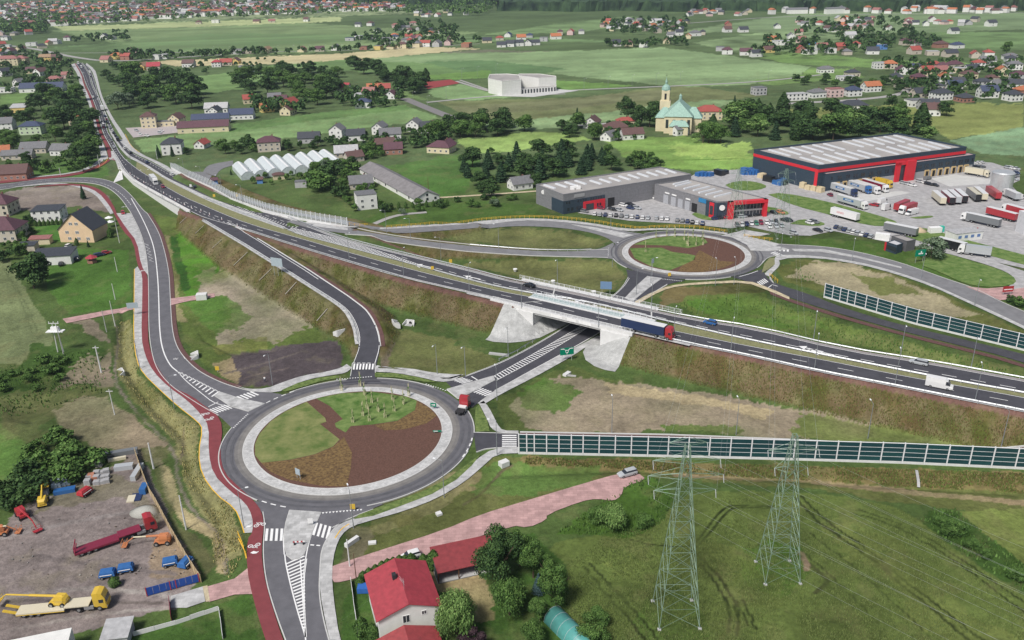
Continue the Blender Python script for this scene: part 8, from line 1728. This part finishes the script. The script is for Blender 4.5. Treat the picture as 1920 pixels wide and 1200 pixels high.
# tractor unit on the near roundabout
a,rz=rotz((868,770),(874,745));o=empty('tractor_unit', a,math.radians(72), 'bright red tractor unit without trailer driving on the near roundabout', 'truck');tractor(o,3.0, 'red');MB().box(-2.9,-.6,-1.1,1.1,.95,1.15).build('coupling_plate', CHS,o);MB().box(-.7,.4,-1.05,1.05,1.0,1.5).build('rear_cabinet', paint('white', PC['white']),o)
semi((283,338),(296,350), 'white', 'silver', 'white box truck driving towards the camera on the highway at upper left', 12,surf=hdeck,rigid=True)
car((992,538),(960,530), 'black', 'saloon', 'black saloon on the far carriageway left of the bridge', surf=hdeck,off=.12);car((1331,608),(1300,601), 'blue', 'hatch', 'bright blue hatchback on the far carriageway right of the bridge', surf=hdeck,off=.12);car((1722,683),(1690,676), 'silver', 'estate', 'silver estate car on the far carriageway at right', surf=hdeck,off=.12);van((1760,727),(1790,733), 'white', 'white panel van on the near carriageway at right', 6.4,2.75,surf=hdeck,off=.12)
car((1176,891),(1150,898), 'silver', 'estate', 'silver-white estate car parked at the end of the pink lane');car((770,1046),(740,1055), 'white', 'hatch', 'white car on the pink lane behind the hedge')
car((139,482),(141,470), 'white', 'hatch', 'white car beside the low white house');car((146,487),(152,480), 'navy', 'hatch', 'dark car next to the white car by the low white house');car((187,480),(205,476), 'navy', 'estate', 'dark blue car behind the red gazebo');car((200,476),(215,473), 'red', 'hatch', 'red car at the garden fence right of the dark blue car');car((115,497),(118,490), 'black', 'hatch', 'black car in front of the low white house');car((231,401),(234,408), 'red', 'hatch', 'small red car in the paved bay beside the west road');car((130,463),(136,460), 'white', 'hatch', 'white car by the corner of the peach guesthouse')
car((306,352),(318,360), 'maroon', 'hatch', 'red car right of the white box truck on the highway', surf=hdeck,off=.12)
for x,y,c,l in ((234,279, 'white', 'white car leading the queue'),(245,288, 'black', 'black car just behind the leading white car'),(276,306, 'navy', 'dark car halfway to the clear barrier'),(322,329, 'white', 'white car beside the start of the clear barrier'),(365,353, 'black', 'black car beside the white arrow board')): car((x,y),(x-12,y-9),c, 'hatch', l+' on the far carriageway at left', surf=hdeck,off=.12)
for x,y,c,l in ((209,265, 'grey', 'grey car'),(214,277, 'silver', 'silver car'),(194,233, 'white', 'white car'),(194,240, 'red', 'red car'),(175,183, 'white', 'small white car'),(156,138, 'silver', 'pale car')): car((x,y),(x+4,y+9),c, 'hatch', l+' coming down the near lane of the far highway', surf=hdeck,off=.1)
QC=['black', 'silver', 'grey', 'white', 'navy', 'maroon', 'black', 'silver', 'white', 'black']
for k,(x,y) in enumerate([(170,145),(175,155),(182,182),(184,188),(197,219),(200,225),(203,232),(206,240),(210,247),(213,251),(217,256)]): car((x,y),(x-3,y-7),QC[k % 10], 'hatch', '%s car of the queue on the far highway, %s from the top' % (QC[k % 10],ORD[k]), 'queue of cars on the far highway', hdeck,.1)
semi((195,212),(190,202), 'white', 'white', 'white lorry in the queue on the far highway', 10,surf=hdeck,rigid=True);van((221,264),(217,257), 'black', 'dark box van near the head of the queue', 6.5,2.6,surf=hdeck,off=.1);van((147,120),(152,124), 'white', 'white van at the top bend of the highway', surf=hdeck);van((153,127),(157,133), 'white', 'second white van at the top bend of the highway', surf=hdeck);van((169,137),(165,130), 'white', 'white high van on the right of the top bend', surf=hdeck)
# parked rows
def row(pts,d,place,cols,grp=None):
    for k,(x,y) in enumerate(pts):
        c=cols[k % len(cols)];car((x,y),(x+d[0],y+d[1]),c,['hatch', 'estate', 'saloon', 'hatch'][(k*5) % 4], '%s car, %s from the left %s' % (c,ORD[k],place),grp or 'cars '+place)
CC=['white', 'silver', 'navy', 'white', 'black', 'grey', 'silver', 'white', 'navy', 'white', 'silver', 'maroon', 'black']
row([(1115+i*10,403+i*.75) for i in range(11)],(3,-9), 'in the long row behind the yellow railing', CC);row([(1231,411),(1241,411.5),(1251,412)],(3,-9), 'in the trio right of the long row', ['silver', 'white', 'white']);row([(1270,415),(1279.5,416),(1289,417),(1298,418.5),(1307,420),(1317,421)],(3,-9), 'in the six behind the far roundabout', ['grey', 'grey', 'navy', 'black', 'white', 'navy'])
row([(1096,398),(1126,392),(1144,393),(1150,395),(1161,396),(1169,387),(1181,385),(1182,392),(1188,389),(1194,392),(1227,373)],(10,2), 'in the loose group by the red doorway', ['grey', 'maroon', 'black', 'black', 'silver', 'white', 'black', 'navy', 'black', 'silver', 'white'])
row([(1342,412),(1352,411),(1364,410),(1375,409),(1384,408),(1392,408),(1401,407),(1420,405)],(10,-1), 'in front of the red framed glass', ['navy', 'black', 'red', 'black', 'grey', 'silver', 'black', 'black']);row([(1382,424),(1391,423.5),(1400,422),(1409,421.5),(1418,421),(1427,420),(1437,419),(1446,418.5),(1455,418)],(4,8), 'in the row right of the near lattice tower', ['grey', 'white', 'navy', 'white', 'green', 'maroon', 'white', 'silver', 'black'])
row([(1443,427),(1455,426),(1465,425)],(5,7), 'in the trio on the small lot', ['white', 'silver', 'silver']);row([(1451,401),(1463,400),(1471,415),(1479,415),(1518,420),(1527,418),(1533,434),(1553,434),(1488,439)],(10,3), 'scattered between the lawns of the yard', ['black', 'orange', 'black', 'black', 'white', 'grey', 'black', 'silver', 'silver'])
row([(1568+i*8.1,428+i*2.2) for i in range(9)],(8,-6), 'in the slanting row before the gatehouse', ['navy', 'grey', 'navy', 'silver', 'white', 'silver', 'white', 'navy', 'silver']);row([(1694,345),(1702,347),(1710,349),(1724,342),(1733,344),(1741,347),(1752,349)],(9,2), 'by the warehouse portal', ['silver', 'silver', 'white', 'silver', 'white', 'black', 'black'])
row([(1829,314),(1836,315),(1842,315),(1834,307),(1841,307),(1866,331)],(8,-2), 'at the right end of the warehouse', ['black', 'black', 'grey', 'white', 'white', 'silver']);row([(1889,316),(1897,317),(1905,318),(1905,326),(1904,331),(1901,337)],(8,2), 'along the right rim of the yard', ['silver', 'white', 'silver', 'navy', 'grey', 'silver'])
row([(263,253),(276,256),(303,247),(300,250),(256,246)],(8,2), 'on the plaza by the purple roofed hall', ['white', 'white', 'white', 'silver', 'silver'])
# ---- machine yard
o=semi((38,1152),(202,1136), 'yellow', 'cream', 'yellow low-loader truck with lowered ramps carrying a boom lift', low='yellow');o2=semi((140,1042),(292,990), 'red', 'maroon', 'red low-loader truck with an empty dark red bed', low='maroon')
def boomlift(px,rz,col,L,label,ang=0.05,z=0,surf=None,jib=True):
    o=empty('boom_lift', g(*px)+Vector((0,0,z)),rz,label, 'boom lift');m=paint(col,PC[col]);MB().box(-1.6,1.6,-.95,.95,.5,.95,taper=.08).build('chassis', m,o);wheels(o,(-1.1,1.1),.95,WHT_,.48)
    link('body', loft([(-1.7,.6,.5,.95,1.6),(-1.2,.9,.8,.95,2.0),(.4,.9,.8,.95,2.0),(1.0,.6,.5,.95,1.5)],None, 'turret', None),o,m).name = 'turret'
    e=Vector((L*math.cos(ang),0,1.9+L*math.sin(ang)));MB().tube((-1.0,0,1.9),e*.55+Vector((0,0,.85)),.24,n=6).build('boom', m,o);MB().tube(e*.5+Vector((0,0,.95)),e,.16,n=6).build('boom_extension', M('boom_pale', (.6,.55,.4)) if col == 'orange' else m,o)
    f=e+Vector((1.6,0,-1.2 if jib else .4));MB().tube(e,f,.12,n=6).build('jib', m,o);mb=MB().box(-.1,.9,-.9,.9,-.5,-.4)
    for x in (-.1,.85): mb.box(x,x+.06,-.9,.9,.5,.56)
    for x,y in ((-.1,-.9),(.85,-.9),(-.1,.84),(.85,.84),(-.1,0),(.85,0)): mb.box(x,x+.06,y,y+.06,-.4,.5)
    q=mb.build('basket', m,o);q.location=f;return o
boomlift((115,1140),math.radians(176), 'yellow', 10, 'yellow boom lift riding on the yellow low-loader', 0,.95);boomlift((42,968),math.radians(-42), 'red', 6.5, 'red boom lift with lowered basket at the left of the yard', .02);boomlift((82,945),math.radians(110), 'yellow', 3, 'small yellow boom lift standing by the grey pallets', .5);boomlift((306,1018),math.radians(188), 'orange', 5.5, 'orange boom lift with pale arm beside the plank fence', .05);boomlift((2,1002),math.radians(10), 'orange', 1.5, 'orange and blue lift cut by the left edge', .05)
def machine(px,rz,col,label,name='field_machine', cat='machine'):
    o=empty(name,g(*px),rz,label,cat);m=M('machine_'+col,PC[col]);MB().box(-1.5,1.5,-1,1,.5,1.3,taper=.15).build('hopper', m,o);MB().box(-1.3,1.3,-.7,.7,1.3,1.6,taper=.2).build('lid', m,o);MB().box(-1.2,1.0,-1.1,-1.0,.9,1.0).build('stripe', WHITE,o);wheels(o,(-.9,.9),.95,WHC,.32);MB().tube((1.4,0,.6),(2.4,0,.5),.06,n=5).build('drawbar', CHS,o)
for k,(x,y,r,l) in enumerate(((203,1080,.2, 'blue machine left of the pair behind the dark juniper'),(237,1070,.25, 'blue machine right of the pair behind the dark juniper'),(320,1058,.3, 'blue machine left of the two by the fence corner'),(349,1060,1.3, 'blue machine standing closest to the plank fence'))): machine((x,y),r, 'blue', l)
machine((160,927),1.2, 'red', 'small red machine in front of the pallets')
PLY=mat('pallet_wood', (.38,.33,.27),var=.25,scale=2);GST=mat('grey_blocks', (.33,.33,.34),var=.2,scale=3);TARP=mat('tarp_pale', (.45,.55,.65),var=.2,scale=2)
def stacks(pts,m,s,label,grp,h=(.8,1.3)):
    for x,y in pts:
        o=MB().box(-s/2,s/2,-s*.45,s*.45,0,random.uniform(*h)).build('pallet_stack', m);mb=MB();o.location=g(x,y);o.rotation_euler=(0,0,random.uniform(.1,.4));tag(o,label, 'pallet stack', grp)
        q=MB().box(-s/2-.06,s/2+.06,-s*.45-.06,s*.45+.06,-.05,.12).build('pallet', PLY,o)
stacks([(182+i*9,908-j*9+i*-1.5) for i in range(3) for j in range(3)]+[(168,898),(165,908),(186,874)],GST,1.35, 'grey wrapped block stack in the cluster at the back of the machine yard', 'wrapped stacks in the yard');stacks([(62+i*8,932-j*8-i*2) for i in range(4) for j in range(3) if (i,j) != (2,0)],GST,1.2, 'blue-grey stack beside the small yellow lift', 'blue-grey stacks');stacks([(103+i*8,914-j*8-i*2) for i in range(4) for j in range(2)],TARP,1.2, 'pale grey stack on the blue tarpaulin trailer', 'stacks by the blue trailer');stacks([(172,896),(178,900)],M('brick_stack', (.4,.18,.12)),1.4, 'orange-brown stack behind the grey wrapped ones', 'orange-brown stacks')
for px,L,W,H,rz,c,l in (((122,922),4.5,1.6,.8,.3, 'blue', 'blue flat trailer in front of the pale stacks'),((233,878),4.2,1.6,1.0,.2, 'silver', 'pale blue covered crate by the fence'),((258,888),1.2,6,1.1,.05, 'silver', 'long pale trough along the plank fence'),((271,920),1.4,3,1.3,.1, 'blue', 'blue container box beside the plank fence'),((222,853),9,1.4,1.1,.3, 'grey', 'long dark heap of scrap at the top fence corner'),((220,862),4,.7,.6,.35, 'cream', 'pale beams in front of the scrap heap'),((246,935),1.6,2.6,.15,.2, 'cream', 'pale flat sheet on the ground'),((256,932),2.2,3,.12,.2, 'navy', 'dark flat plates beside the pale sheet')): slabs(px,L,W,H,rz,l,paint(c,PC[c]), 'yard goods', 'yard_goods')
# plank fence and gate
def fence(px,h,m,label,name='plank_fence', step=.9):
    P=densify(G(px),step);o=empty(name,P[0],0,label, 'fence');B=Vector(P[0])
    for k in range(len(P)-1):
        a=Vector(P[k])-B;d=Vector(P[k+1]-P[k]);d.z=0;q=MB().box(.01,d.length-.01,-.04+.03*(k % 2),.04+.03*(k % 2),-.1,h-.06*(k % 3)).build('plank', m if not isinstance(m,list) else m[k % len(m)],o);q.location=a;q.rotation_euler=(0,0,math.atan2(d.y,d.x))
PLK=[mat('plank_a', (.42,.33,.2),var=.2),mat('plank_b', (.5,.4,.25),var=.2),mat('plank_c', (.36,.27,.16),var=.2)]
fence([(254,852),(265,885),(280,925),(295,950),(320,998),(350,1050),(372,1085),(378,1092)],2.0,PLK, 'tall timber plank fence along the right side of the machine yard')
a=g(276,1118);d=g(374,1091)-a;o=empty('sliding_gate', a,math.atan2(d.y,d.x), 'long blue sheet gate with red frames at the yard entrance', 'gate');L=d.length
for k in range(8): MB().box(L*k/8+.03,L*(k+1)/8-.03,-.04,.04,.1,1.9).build('sheet_panel', M('gate_blue', (.02,.07,.3),var=.05),o)
for x in (0,L*.45,L*.56,L): MB().box(x-.08,x+.08,-.08,.08,0,2.05).build('frame_post', paint('red', PC['red']),o)
fence([(250,1192),(330,1170),(410,1143)],.9,CW, 'low pale garden wall below the machine yard', 'garden_wall', 3);fence([(411,1145),(418,1198)],.9,CW, 'short pale garden wall running down to the bottom edge', 'garden_wall', 3);fence([(318,1128),(322,1165)],1.6,paint('maroon', PC['maroon']), 'folded dark red gate leaf by the yard entrance', 'gate_leaf', 2)
fence([(658,1090),(663,1130),(672,1195)],1.1,CW, 'white garden fence left of the crimson roofed house', 'garden_fence', 3)
o=MB().tube((0,0,-.4),(0,0,1.0),4.2,.6,14).build('gravel_heap', mat('gravel', (.36,.36,.33),var=.25,scale=6),None,True);o.location=g(273,958);o.scale=(1,.75,1);tag(o, 'pale grey gravel heap behind the red truck cab', 'gravel heap')
o=MB().tube((0,0,-.4),(0,0,1.6),4.5,.5,12).build('sand_heap', mat('sand', (.5,.4,.27),var=.2,scale=4),None,True);o.location=g(1722,433);tag(o, 'sand heap by the white cabin in the truck yard', 'sand heap')
# stacked crates and drums by the big halls
for grp,m,pts,nm,lb in (('blue drums by the warehouse', paint('blue', PC['blue']),[(1395+i*6,327-(j*3)) for i in range(6) for j in range(2)]+[(1310+i*7,330) for i in range(4)]+[(1455,345),(1462,347),(1468,342)], 'drum_stack', 'blue stack of drums beside the warehouse yard'),('timber stacks by the warehouse', mat('timber', (.55,.46,.3),var=.15),[(1427+i*2,333) for i in range(2)]+[(1506,352),(1516,355),(1527,357),(1538,360),(1508,346)], 'timber_stack', 'pale timber stack in front of the warehouse side'),('dark pallets by the warehouse', paint('black', PC['black']),[(1437+i*8,339+i*1.8) for i in range(5)]+[(1345,327),(1352,329),(1359,326)], 'pallet_stack', 'dark pallet stack along the warehouse side')):
    for x,y in pts: o=MB().box(-1.6,1.6,-1.5,1.5,0,random.uniform(2,3),taper=.1).build(nm,m);o.location=g(x,y);o.rotation_euler=(0,0,.6);tag(o,lb, 'stack', grp)
# ---- signs
GS=mat('sign_green', (.0,.2,.12),rough=.4,var=0);BS=mat('sign_back', (.35,.42,.47),rough=.5,var=.05);GY=M('post_grey', (.4,.42,.43),var=0)
def sign(px,W,H,z,rz,m,label,legs=2,cat='road sign', surf=None,deco=None):
    o=empty('road_sign', g(*px,surf),math.radians(rz),label,cat);MB().box(-W/2,W/2,-.04,.04,z,z+H).build('sign_panel', m,o)
    for k in range(legs): x=0 if legs == 1 else -W*.35+W*.7*k/(legs-1);MB().tube((x,.1,-.2),(x,.1,z+H),.06,n=5).build('leg', GY,o)
    if deco:
        mb=MB();[mb.box(a*W,b*W,-.07,-.04,z+c*H,z+d*H) for a,b,c,d in deco];q=mb.build('symbol', WHITE,o);q['kind'] = 'stuff'
    return o
q=sign((1063,676),4.2,2.3,1.9,12,GS, 'green direction sign with a white junction symbol at the underpass exit', 2);mb=MB()
for k in range(12): a0,a1=k*math.pi/6,(k+1)*math.pi/6;mb.tube((.42*math.cos(a0),-.08,3+.42*math.sin(a0)),(.42*math.cos(a1),-.08,3+.42*math.sin(a1)),.08,n=4)
mb.tube((-.35,-.08,3.25),(-.9,-.08,3.9),.09,n=4).tube((.35,-.08,3.25),(.95,-.08,3.9),.09,n=4).tube((0,-.08,2.55),(0,-.08,2.2),.09,n=4).box(-1.9,-.9,-.1,-.06,3.75,4.0).box(.9,1.9,-.1,-.06,3.75,4.0);mb.build('symbol', WHITE,q)
sign((813,768),1.6,1.1,.9,-10,GS, 'green arrow sign at the upper right rim of the near roundabout', 1,deco=[(-.3,.2,.4,.6),(.05,.3,.3,.7)]);sign((820,813),2.2,.45,.5,0,GS, 'low green and white board on the right side of the near roundabout', 2,deco=[(-.4,.1,.3,.7)]);sign((1723,492),4.5,2.6,2.5,14,GS, 'green direction sign left of the pale willow', 2,deco=[(-.2,.25,.3,.5),(0,.1,.3,.8)])
sign((522,517),5,3.2,3.6,-25,BS, 'grey back of a large sign on three legs on the slip road bank', 3);sign((252,592),3.6,2.0,2.8,10,BS, 'grey back of a sign beside the pink paver spur', 1);sign((1136,553),4,2.8,2.2,-10,mat('sign_back_blue', (.16,.26,.42),var=.05), 'blue-grey sign back left of the far roundabout approach', 2);sign((1223,517),1.2,1.6,5,40,BS, 'blue-grey sign on a tall post at the far roundabout entry', 1);sign((560,899),1.5,1.6,1.3,-35,BS, 'grey back of a triangular sign on the planted bed', 2)
sign((1888,553),4,2,1.2,8,paint('red', PC['red']), 'red and white sign at the right edge by the pavers', 2,deco=[(-.4,.4,.35,.5)]);sign((1336,463),1.4,.9,.8,0,BS, 'x') if 0 else None
for x,y,l,s_ in ((583,985, 'grey disc sign at the tip of the south traffic island', None),(402,371, 'orange flashing arrow board on the highway median at left', hdeck),(445,371, 'orange board behind the clear noise barrier', None),(811,508, 'orange warning board beside the far carriageway', hdeck),(845,495, 'orange diamond board in the hollow beyond the highway', None),(662,958, 'orange sign at the exit lane below the near roundabout', None),(1255,520, 'small orange sign at the far roundabout', None),(358,352, 'white arrow board on the highway at left', hdeck),(408,697, 'yellow board by the dry embankment near the culvert', None)):
    orange = 'orange' in l or 'yellow' in l;sign((x,y),1.1,1.3,.5,0,paint('yellow' if orange else 'white', PC['yellow' if orange else 'white']),l,1, 'warning board', s_)
for k,(x,y) in enumerate([(233,319),(244,326),(252,332),(259,336),(270,343),(307,363),(320,371),(329,376),(346,384),(359,390),(377,396),(393,403),(416,412),(445,424)]):
    o=empty('lane_marker', g(x,y,hdeck),0, 'white lane divider post, %s from the left in the highway row' % ORD[k], 'lane marker', 'lane divider posts');MB().box(-.14,.14,-.05,.05,.1,1.1).build('board', WHITE,o);MB().box(-.3,.3,-.2,.2,0,.12).build('foot', paint('red', PC['red']),o)
o=empty('road_barrier', g(561,1022),.05, 'red and white striped barrier on the south traffic island', 'barrier')
for k in range(6): MB().box(-1.2+k*.4,-.8+k*.4,-.05,.05,.7,1.0).build('board', WHITE if k % 2 else paint('red', PC['red']),o)
for x in (-.9,.9): MB().box(x-.15,x+.15,-.2,.2,0,.7).build('foot', CHS,o)
# ground symbols
sm=Strip()
def tiny(px,s,to):
    a=g(*px);b=g(*to);u=Vector((b.x-a.x,b.y-a.y)).normalized();v=Vector((-u.y,u.x));T=lambda L: [(a.x+u.x*p*s+v.x*q*s,a.y+u.y*p*s+v.y*q*s) for p,q in L]
    for cx in (-.5,.5): sm.flat(densify(T([(-.3+.3*math.cos(t*.785),cx+.3*math.sin(t*.785)) for t in range(9)]),9),.12*s,.155)
    sm.flat(np.array(T([(-.3,-.5),(.2,-.2),(.25,.3),(-.3,.5)])),.12*s,.155);sm.flat(np.array(T([(.2,-.2),(-.3,0),(.25,.3),(.45,.35)])),.12*s,.155)
for p_,t_ in (((487,983),(485,973)),((477,1026),(478,1035)),((383,777),(372,768)),((268,508),(266,500)),((394,787),(404,795)),((233,388),(231,380))): tiny(p_,1.5,t_)
for p_ in ((465,988),(477,1037)): a=g(*p_);sm.quad([(a.x-.8,a.y-.1),(a.x-.3,a.y+.5),(a.x+.4,a.y+.2),(a.x+.9,a.y+.4),(a.x+.5,a.y-.3),(a.x-.2,a.y-.4)],.155)
sm.build('cycle_symbol', WHITE)
me_o=text('30', 1.5,WHITE,None,g(330,673)+Vector((0,0,.09)),(0,0,math.radians(180)), 'speed_marking', .004);me_o['kind'] = 'structure'
# ---- pylons
PG=mat('pylon_green', (.22,.31,.25),rough=.5,var=.08,metal=.2)
GY=M('post_grey', (.4,.42,.43),var=0)
def pylon(base,top_y,bw,arms,label,r=.05,levels=11,rz=0.0,thick=1.0,half=1.1):
    B=Vector(g(*base));lo,hi=5,80
    for _ in range(30):
        m_=(lo+hi)/2;_,yy=project(np.array([[B.x,B.y,m_]]));lo,hi=(m_,hi) if yy[0] > top_y else (lo,m_)
    H=lo;o=empty('pylon', B,rz,label, 'pylon');wz=lambda z: bw/2*(1-z/(H*.72))+half*(z/(H*.72)) if z < H*.72 else half*(1-(z-H*.72)/(H*.28)*.75)
    legs=[]
    zs=[0]+[H*.97*(1-(1-(k/levels))**1.25) for k in range(1,levels+1)]
    for sx,sy in ((-1,-1),(1,-1),(1,1),(-1,1)):
        mb=MB()
        for a,b in zip(zs[:-1],zs[1:]): mb.tube((sx*wz(a),sy*wz(a),a),(sx*wz(b),sy*wz(b),b),r*1.5*thick,n=4,cap=False)
        mb.build('leg', PG,o);MB().box(sx*wz(0)-.3,sx*wz(0)+.3,sy*wz(0)-.3,sy*wz(0)+.3,-.3,.1).build('footing', CG,o)
    mb=MB();C4=[(-1,-1),(1,-1),(1,1),(-1,1)]
    for a,b in zip(zs[:-1],zs[1:]):
        for k in range(4):
            p,q=C4[k],C4[(k+1) % 4];wa,wb=wz(a),wz(b);mb.tube((p[0]*wa,p[1]*wa,a),(q[0]*wb,q[1]*wb,b),r*.8*thick,n=3,cap=False);mb.tube((q[0]*wa,q[1]*wa,a),(p[0]*wb,p[1]*wb,b),r*.8*thick,n=3,cap=False);mb.tube((p[0]*wb,p[1]*wb,b),(q[0]*wb,q[1]*wb,b),r*.7*thick,n=3,cap=False)
    q=mb.build('bracing', PG,o);q['kind'] = 'stuff'; tips=[]
    for f,L in arms:
        z=H*f;w=wz(z)
        for s in (-1,1):
            mb=MB()
            for sy in (-1,1): mb.tube((s*w,sy*w,z),(s*L,0,z+.3),r*.9*thick,n=3,cap=False);mb.tube((s*w,sy*w,z+1.3),(s*L,0,z+.3),r*.8*thick,n=3,cap=False)
            for k in (.35,.65): mb.tube((s*(w+(L-w)*k),w*(1-k),z+.3*k),(s*(w+(L-w)*k),-w*(1-k),z+1.3*(1-k)),r*.6*thick,n=3,cap=False)
            mb.build('cross_arm', PG,o)
        for s in (-1,1):
            MB().tube((s*L,0,z+.3),(s*L,-.8,z-.9),.06*thick,n=5).build('insulator', GY,o);c,n=math.cos(rz),math.sin(rz);tips.append(B+Vector((s*L*c+n*.8,s*L*n-c*.8,z-.9)))
    return tips
t1=pylon((1267,1152),822,7.2,((.72,5.2),(.8,6.3),(.88,5.6),(.97,3.2)), 'tall pale green lattice pylon standing in the wheat, left of the two')
t2=pylon((1458,1073),806,6.6,((.74,3),(.86,4.6)), 'second pale green lattice pylon in the wheat, right of the other')
t3=pylon((1376,437),312,6.5,((.78,4),(.9,4)), 'slim lattice pylon beside the parked cars left of its twin beyond the far roundabout', .05,10,.3,.8);t4=pylon((1462,442),312,6.5,((.78,4),(.9,4)), 'slim lattice pylon on the small lot right of its twin beyond the far roundabout', .05,10,.3,.8)
def wire(a,b,sag,r=.013):
    o=empty('power_line', a,0,None,None);P=[a*(1-t)+b*t-Vector((0,0,sag*4*t*(1-t))) for t in [k/14 for k in range(15)]];mb=MB()
    for p,q in zip(P[:-1],P[1:]): mb.tube(p-a,q-a,r,n=3,cap=False)
    x=mb.build('power_line', STEEL);x.location=a;bpy.data.objects.remove(o);return x
def wires(ts,us,lab):
    for k,(a,b) in enumerate(zip(ts,us)): tag(wire(a,b,5),lab, 'power line', lab)
wires(t1[:8],[Vector((p.x+150+i,p.y-140,p.z)) for i,p in enumerate(t1[:8])], 'thin power line running from the left pylon off the lower right');wires(t2[:4],[Vector((p.x+150,p.y-140,p.z)) for p in t2[:4]], 'thin power line running from the right pylon off the lower right')
wires(t1[:4],t3, 'thin power line from the left pylon over the highway to its slim counterpart');wires(t2,t4, 'thin power line from the right pylon over the highway to its slim counterpart')
# white strung mast at left
o=empty('transformer_mast', g(114,660),0, 'pale concrete mast with a white transformer platform at left', 'mast');MB().tube((-.9,0,0),(-.5,0,9.5),.16,.1,6).build('shaft', CW,o);MB().tube((.9,0,0),(.5,0,9.5),.16,.1,6).build('shaft', CW,o);MB().box(-2.6,2.6,-1.0,1.0,7,7.25).build('platform', WHITE,o);MB().box(-1.3,1.3,-.6,.6,7.25,8.6,taper=.2).build('transformer', WHITE,o);MB().box(-1.6,1.6,-.08,.08,9.6,9.8).build('crossarm', CW,o)
for x in (-1.4,0,1.4): MB().tube((x,0,9.8),(x,0,10.3),.12,n=5).build('insulator', WHITE,o)
# people: a worker near the excavation
def person(px,top,label,rz=0):
    bm=bpy.data.meshes.new('person');J=[(0,0,.95),(0,0,1.2),(0,0,1.45),(0,0,1.55),(0,.02,1.7),(.1,0,.92),(.12,.05,.5),(.12,-.02,.06),(-.1,0,.92),(-.13,-.08,.5),(-.13,-.2,.06),(.2,0,1.42),(.27,.05,1.15),(.24,.2,.95),(-.2,0,1.42),(-.27,0,1.15),(-.26,.12,.9),(.12,.14,.03),(-.13,-.05,.03)]
    E=[(0,1),(1,2),(2,3),(3,4),(0,5),(5,6),(6,7),(0,8),(8,9),(9,10),(2,11),(11,12),(12,13),(2,14),(14,15),(15,16),(7,17),(10,18)];R=[.14,.15,.15,.06,.11,.1,.07,.045,.1,.07,.045,.08,.05,.04,.08,.05,.04,.04,.04]
    bm.from_pydata(J,E,[]);o=bpy.data.objects.new('person', bm);COL.objects.link(o);o.modifiers.new('s', 'SKIN'); 
    for k,r in enumerate(R): bm.skin_vertices[0].data[k].radius=(r,r)
    bm.skin_vertices[0].data[0].use_root=True;o.modifiers.new('u', 'SUBSURF').levels=1
    dg=bpy.context.evaluated_depsgraph_get();me=bpy.data.meshes.new_from_object(o.evaluated_get(dg));bpy.data.objects.remove(o);o=link('person', me);me.materials.clear()
    for m in (top,M('trousers', (.03,.04,.07)),M('skin', (.5,.3,.22))): me.materials.append(m)
    for p in me.polygons: z=p.center.z;p.material_index=2 if z > 1.52 else 1 if z < .95 and abs(p.center.x) < .22 else 0
    o.location=g(*px);o.rotation_euler=(0,0,rz);tag(o,label, 'person')
person((497,716),WHITE, 'person in a white top walking across the dark earth behind the near roundabout');person((1596,431)if 0 else (1832,433),paint('red', PC['red']), 'person in a red top crossing the truck yard')
# ================================================================= air
hz=MB().box(-9000,9000,-300,14000,-4.5,116).build('haze', None);hz['kind'] = 'stuff'; hz['label'] = 'thin summer haze over the plain'; hz['category'] = 'haze'
hm=bpy.data.materials.new('haze');hm.use_nodes=True;t=hm.node_tree;t.nodes.remove(t.nodes['Principled BSDF']);pv=t.nodes.new('ShaderNodeVolumePrincipled')
pv.inputs['Color'].default_value=(.7,.84,1,1);pv.inputs['Density'].default_value=.00007;pv.inputs['Anisotropy'].default_value=.2
t.links.new(pv.outputs[0],t.nodes['Material Output'].inputs['Volume']);hz.data.materials.append(hm)
